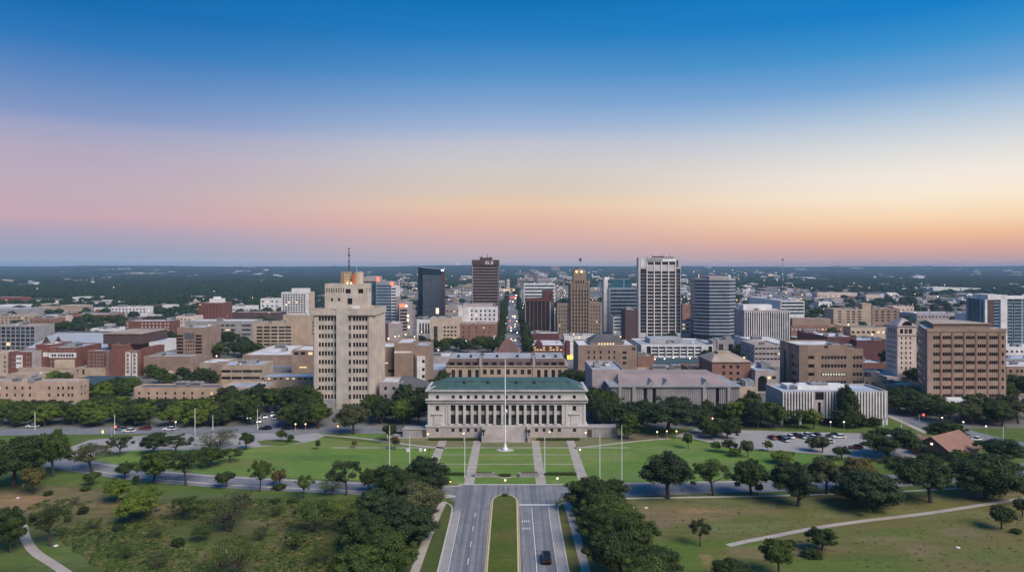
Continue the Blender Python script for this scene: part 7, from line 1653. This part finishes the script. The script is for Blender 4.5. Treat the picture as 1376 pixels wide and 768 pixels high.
def car(px, py, rz, paint, label, kind='saloon', lit=False, group=None):
    X, Y = gp(px, py); b_, c_, r_, w_, m_, t_, h_, hl_, L, W_, hb = car_parts(kind)
    o = empty('suv' if kind == 'suv' else 'parked_car', (X, Y, .1), label, 'car', group, rz)
    for nm, me in (('body', b_), ('roof', r_)):
        q = link(nm, me, o); q.material_slots[0].link = 'OBJECT'; q.material_slots[0].material = M['car_' + paint]
    link('cabin_glass', c_, o)
    for sx in (-1, 1):
        for sy in (-1, 1): w = link('wheel', w_, o, (sx * (W_ / 2 - .1), sy * L * .31, .34)); link('rim', m_, w)
        link('tail_light', t_, o, (sx * (W_ / 2 - .3), -L / 2 + .03, hb - .2)); link('headlight', hl_ if lit else h_, o, (sx * (W_ / 2 - .3), L / 2 - .03, hb - .22))
car(734.3, 753, 0, 'black', 'black SUV driving away on the right side of the boulevard', 'suv')
P2 = math.pi / 2
PK = 'cars parked in the right car park'
for px, py, rz, paint, lab in [(1048, 590, .2, 'black', 'dark car leftmost of the parked row in the right car park'), (1054, 592.5, .2, 'silver', 'grey car second in the parked row of the right car park'), (1061, 588, .2, 'white', 'white car behind the grey one in the parked row'), (1068, 586.5, .3, 'black', 'black car at the back of the parked row'), (1077, 588, .2, 'silver', 'silver car in the middle of the parked row'), (1083, 585.5, .3, 'white', 'white car at the back middle of the parked row'), (1091, 589, .2, 'white', 'white car right of the middle in the parked row'), (1097, 586, .2, 'blue', 'dark blue car at the back right of the parked row'),
                              (1119, 586.5, P2 + .1, 'black', 'black car side-on at the top of the car park'), (1127, 588.5, P2 + .1, 'white', 'white car side-on next to the black one at the top'), (1112, 594.5, P2 - .4, 'white', 'large white car nearest in the middle of the car park'), (1103, 593, P2 - .3, 'silver', 'silver car left of the large white car'), (1150, 602.5, P2, 'red', 'dark red car alone in the car park'), (1038, 589.5, .1, 'red', 'reddish car at the left end of the parked row'), (1100, 601, P2, 'black', 'black car low in the car park under the grey tree'),
                              (1298, 588, P2 + .5, 'silver', 'silver car on the right street beyond the restaurant'), (1312, 592, P2 + .5, 'white', 'white van-like car on the right street'), (947.5, 578, .4, 'blue', 'blue car at the car park entrance'), (951, 581, .4, 'silver', 'silver car at the car park entrance')]:
    car(px, py, rz, paint, lab, group=PK if px < 1160 and px > 1030 else None)
for px, py, rz, paint, lab, lit in [(335, 562, math.pi + .3, 'white', 'white car with lights in the left side street', True), (348, 567, math.pi + .3, 'white', 'white car with lights on nearest in the left side street', True), (356, 561, math.pi + .4, 'silver', 'silver car behind in the left side street', True), (366, 558.5, math.pi + .4, 'white', 'small white car far back in the left side street', True), (369, 563, math.pi + .2, 'silver', 'silver car at the right of the left side street', False), (357, 577, P2, 'black', 'dark car crossing the left plaza road', False), (387, 577, P2, 'black', 'black car at the right end of the plaza road', False),
                                    (162, 578, P2, 'silver', 'silver car on the left road before the tree belt', False), (173, 580.5, P2, 'white', 'white car on the left road before the tree belt', False), (195, 577, P2, 'red', 'red car on the left road before the tree belt', False), (228, 578, P2, 'white', 'white car beside the orange lamp on the left road', True), (44, 574, P2, 'white', 'white van at the far left road', False)]:
    car(px, py, rz, paint, lab, lit=lit)
for i in range(16):                          # small far traffic on the main street
    y = 470 + i * 52 + LR.uniform(-12, 12); x = LR.choice((-3.5, -.2, 2.4, 5.6)); X, Y = x, y
    car(688 + X * F / Y, HZ + F * H / Y, 0 if x > 0 else math.pi, LR.choice(('white', 'silver', 'black', 'red')), 'small car on the straight main street', lit=x < 0 and i % 2 == 0, group='cars on the main street')

# ---- small things of the mall
for px, lab in ((650.7, 'left'), (711.3, 'right')):
    X, Y = gp(px, 640); o = empty('stone_planter', (X, Y, 0), 'long low grey stone planter on the mall beside the %s inner walk' % lab, 'planter')
    mb = MB(); mb.box(-2.9, 2.9, -.7, .7, .15, 1.0); mb.box(-3.1, 3.1, -.85, .85, 0, .15); mb.box(-3, 3, -.8, .8, 1.0, 1.15); mb.build('box', ['greyconcrete'], o)
    link('plants', crown_mesh('planter_plants', [(-2 + i * .8, 0, 1.2, .45, .6) for i in range(6)], 50, .12, 3, mat='leaf_brown'), o)
for px, py, lab in ((565, 606, 'white utility box on the left lawn beside the outer mall walk'), (548, 606.5, 'small white utility box left on the lawn corner')):
    X, Y = gp(px, py); o = empty('utility_box', (X, Y, 0), lab, 'utility box'); mb = MB(); mb.box(-.5, .5, -.35, .35, .1, .9); mb.box(-.55, .55, -.4, .4, .9, 1.0); mb.build('cabinet', ['white'], o); mb = MB(); mb.box(-.7, .7, -.5, .5, 0, .1); mb.build('slab', ['greyconcrete'], o)
for px, py, lab in ((851, 682, 'left pale stone slab on the dry field'), (868, 682.5, 'right pale stone slab on the dry field'), (1287, 736, 'white stone on the grass at lower right'), (75, 733.5, 'white stone beside the dark leaning oak'), (24, 669, 'white stone on the dirt bank at left')):
    X, Y = gp(px, py); mb = MB(); mb.ball((0, 0, .12), .5, 0, 9, 5, .3); tag(mb.build('stone', ['white'], None, (X, Y, .05)), lab, 'stone')
for px, py, lab in ((138, 587, 'yellow lit sign post at the left plaza corner'),):
    X, Y = gp(px, py); o = empty('sign_post', (X, Y, 0), lab, 'sign'); mb = MB(); mb.tube([(0, 0, 0), (0, 0, 2.2)], [.08, .08], 6); mb.build('post', ['pole_grey'], o); mb = MB(); mb.box(-.3, .3, -.06, .06, 1.5, 2.5); mb.build('panel', ['lit_yellow'], o)
def mast(px, by, top, label):
    X, Y = gp(px, by); h = (by - top) * Y / F; o = empty('radio_mast', (X, Y, 0), label, 'mast')
    mb = MB(); r = 2.2
    for k in range(3): t = k * 2.09; mb.tube([(r * math.cos(t), r * math.sin(t), 0), (r * .6 * math.cos(t), r * .6 * math.sin(t), h)], [.5, .4], 5)
    for i in range(14):
        z = h * i / 14; q = r * (1 - .4 * i / 14)
        for k in range(3): t, u = k * 2.09, (k + 1) * 2.09; mb.tube([(q * math.cos(t), q * math.sin(t), z), (q * math.cos(u), q * math.sin(u), z + h / 14)], [.2, .2], 4)
    mb.build('lattice', ['pole_grey'], o); mb = MB(); mb.ball((0, 0, h), 4.2, 0, 8, 6); mb.build('top_drum', ['brown'], o)
mast(1052, 376.5, 348.5, 'tall far radio mast rising over the right woods')
mast(339, 366.5, 358, 'short far mast on the left skyline')
X, Y = gp(665, 472); o = empty('white_pylon', (X, Y, 0), 'slim white sign pylon at the right end of the brick block', 'pylon'); mb = MB(); mb.box(-.9, .9, -.6, .6, 0, 11); mb.build('shaft', ['pole_white'], o); mb = MB(); mb.box(-1.1, 1.1, -.8, .8, 11, 11.6); mb.build('cap', ['white'], o)

# ------------------------------------------------------------------ air
HAZE_DENSITY = 0.9e-4
def haze():
    mb = MB(); mb.box(-9700, 9700, -420, 9600, -1.5, 99)
    me = mb.mesh('haze', []); o = link('haze', me); o['kind'] = 'stuff'
    m = bpy.data.materials.new('haze'); m.use_nodes = True; nt = m.node_tree; nt.nodes.clear()
    out = nt.nodes.new('ShaderNodeOutputMaterial'); v = nt.nodes.new('ShaderNodeVolumePrincipled')
    v.inputs['Color'].default_value = (.40, .62, .88, 1); v.inputs['Density'].default_value = HAZE_DENSITY; v.inputs['Anisotropy'].default_value = 0.0
    nt.links.new(v.outputs[0], out.inputs['Volume']); me.materials.append(m)
haze()
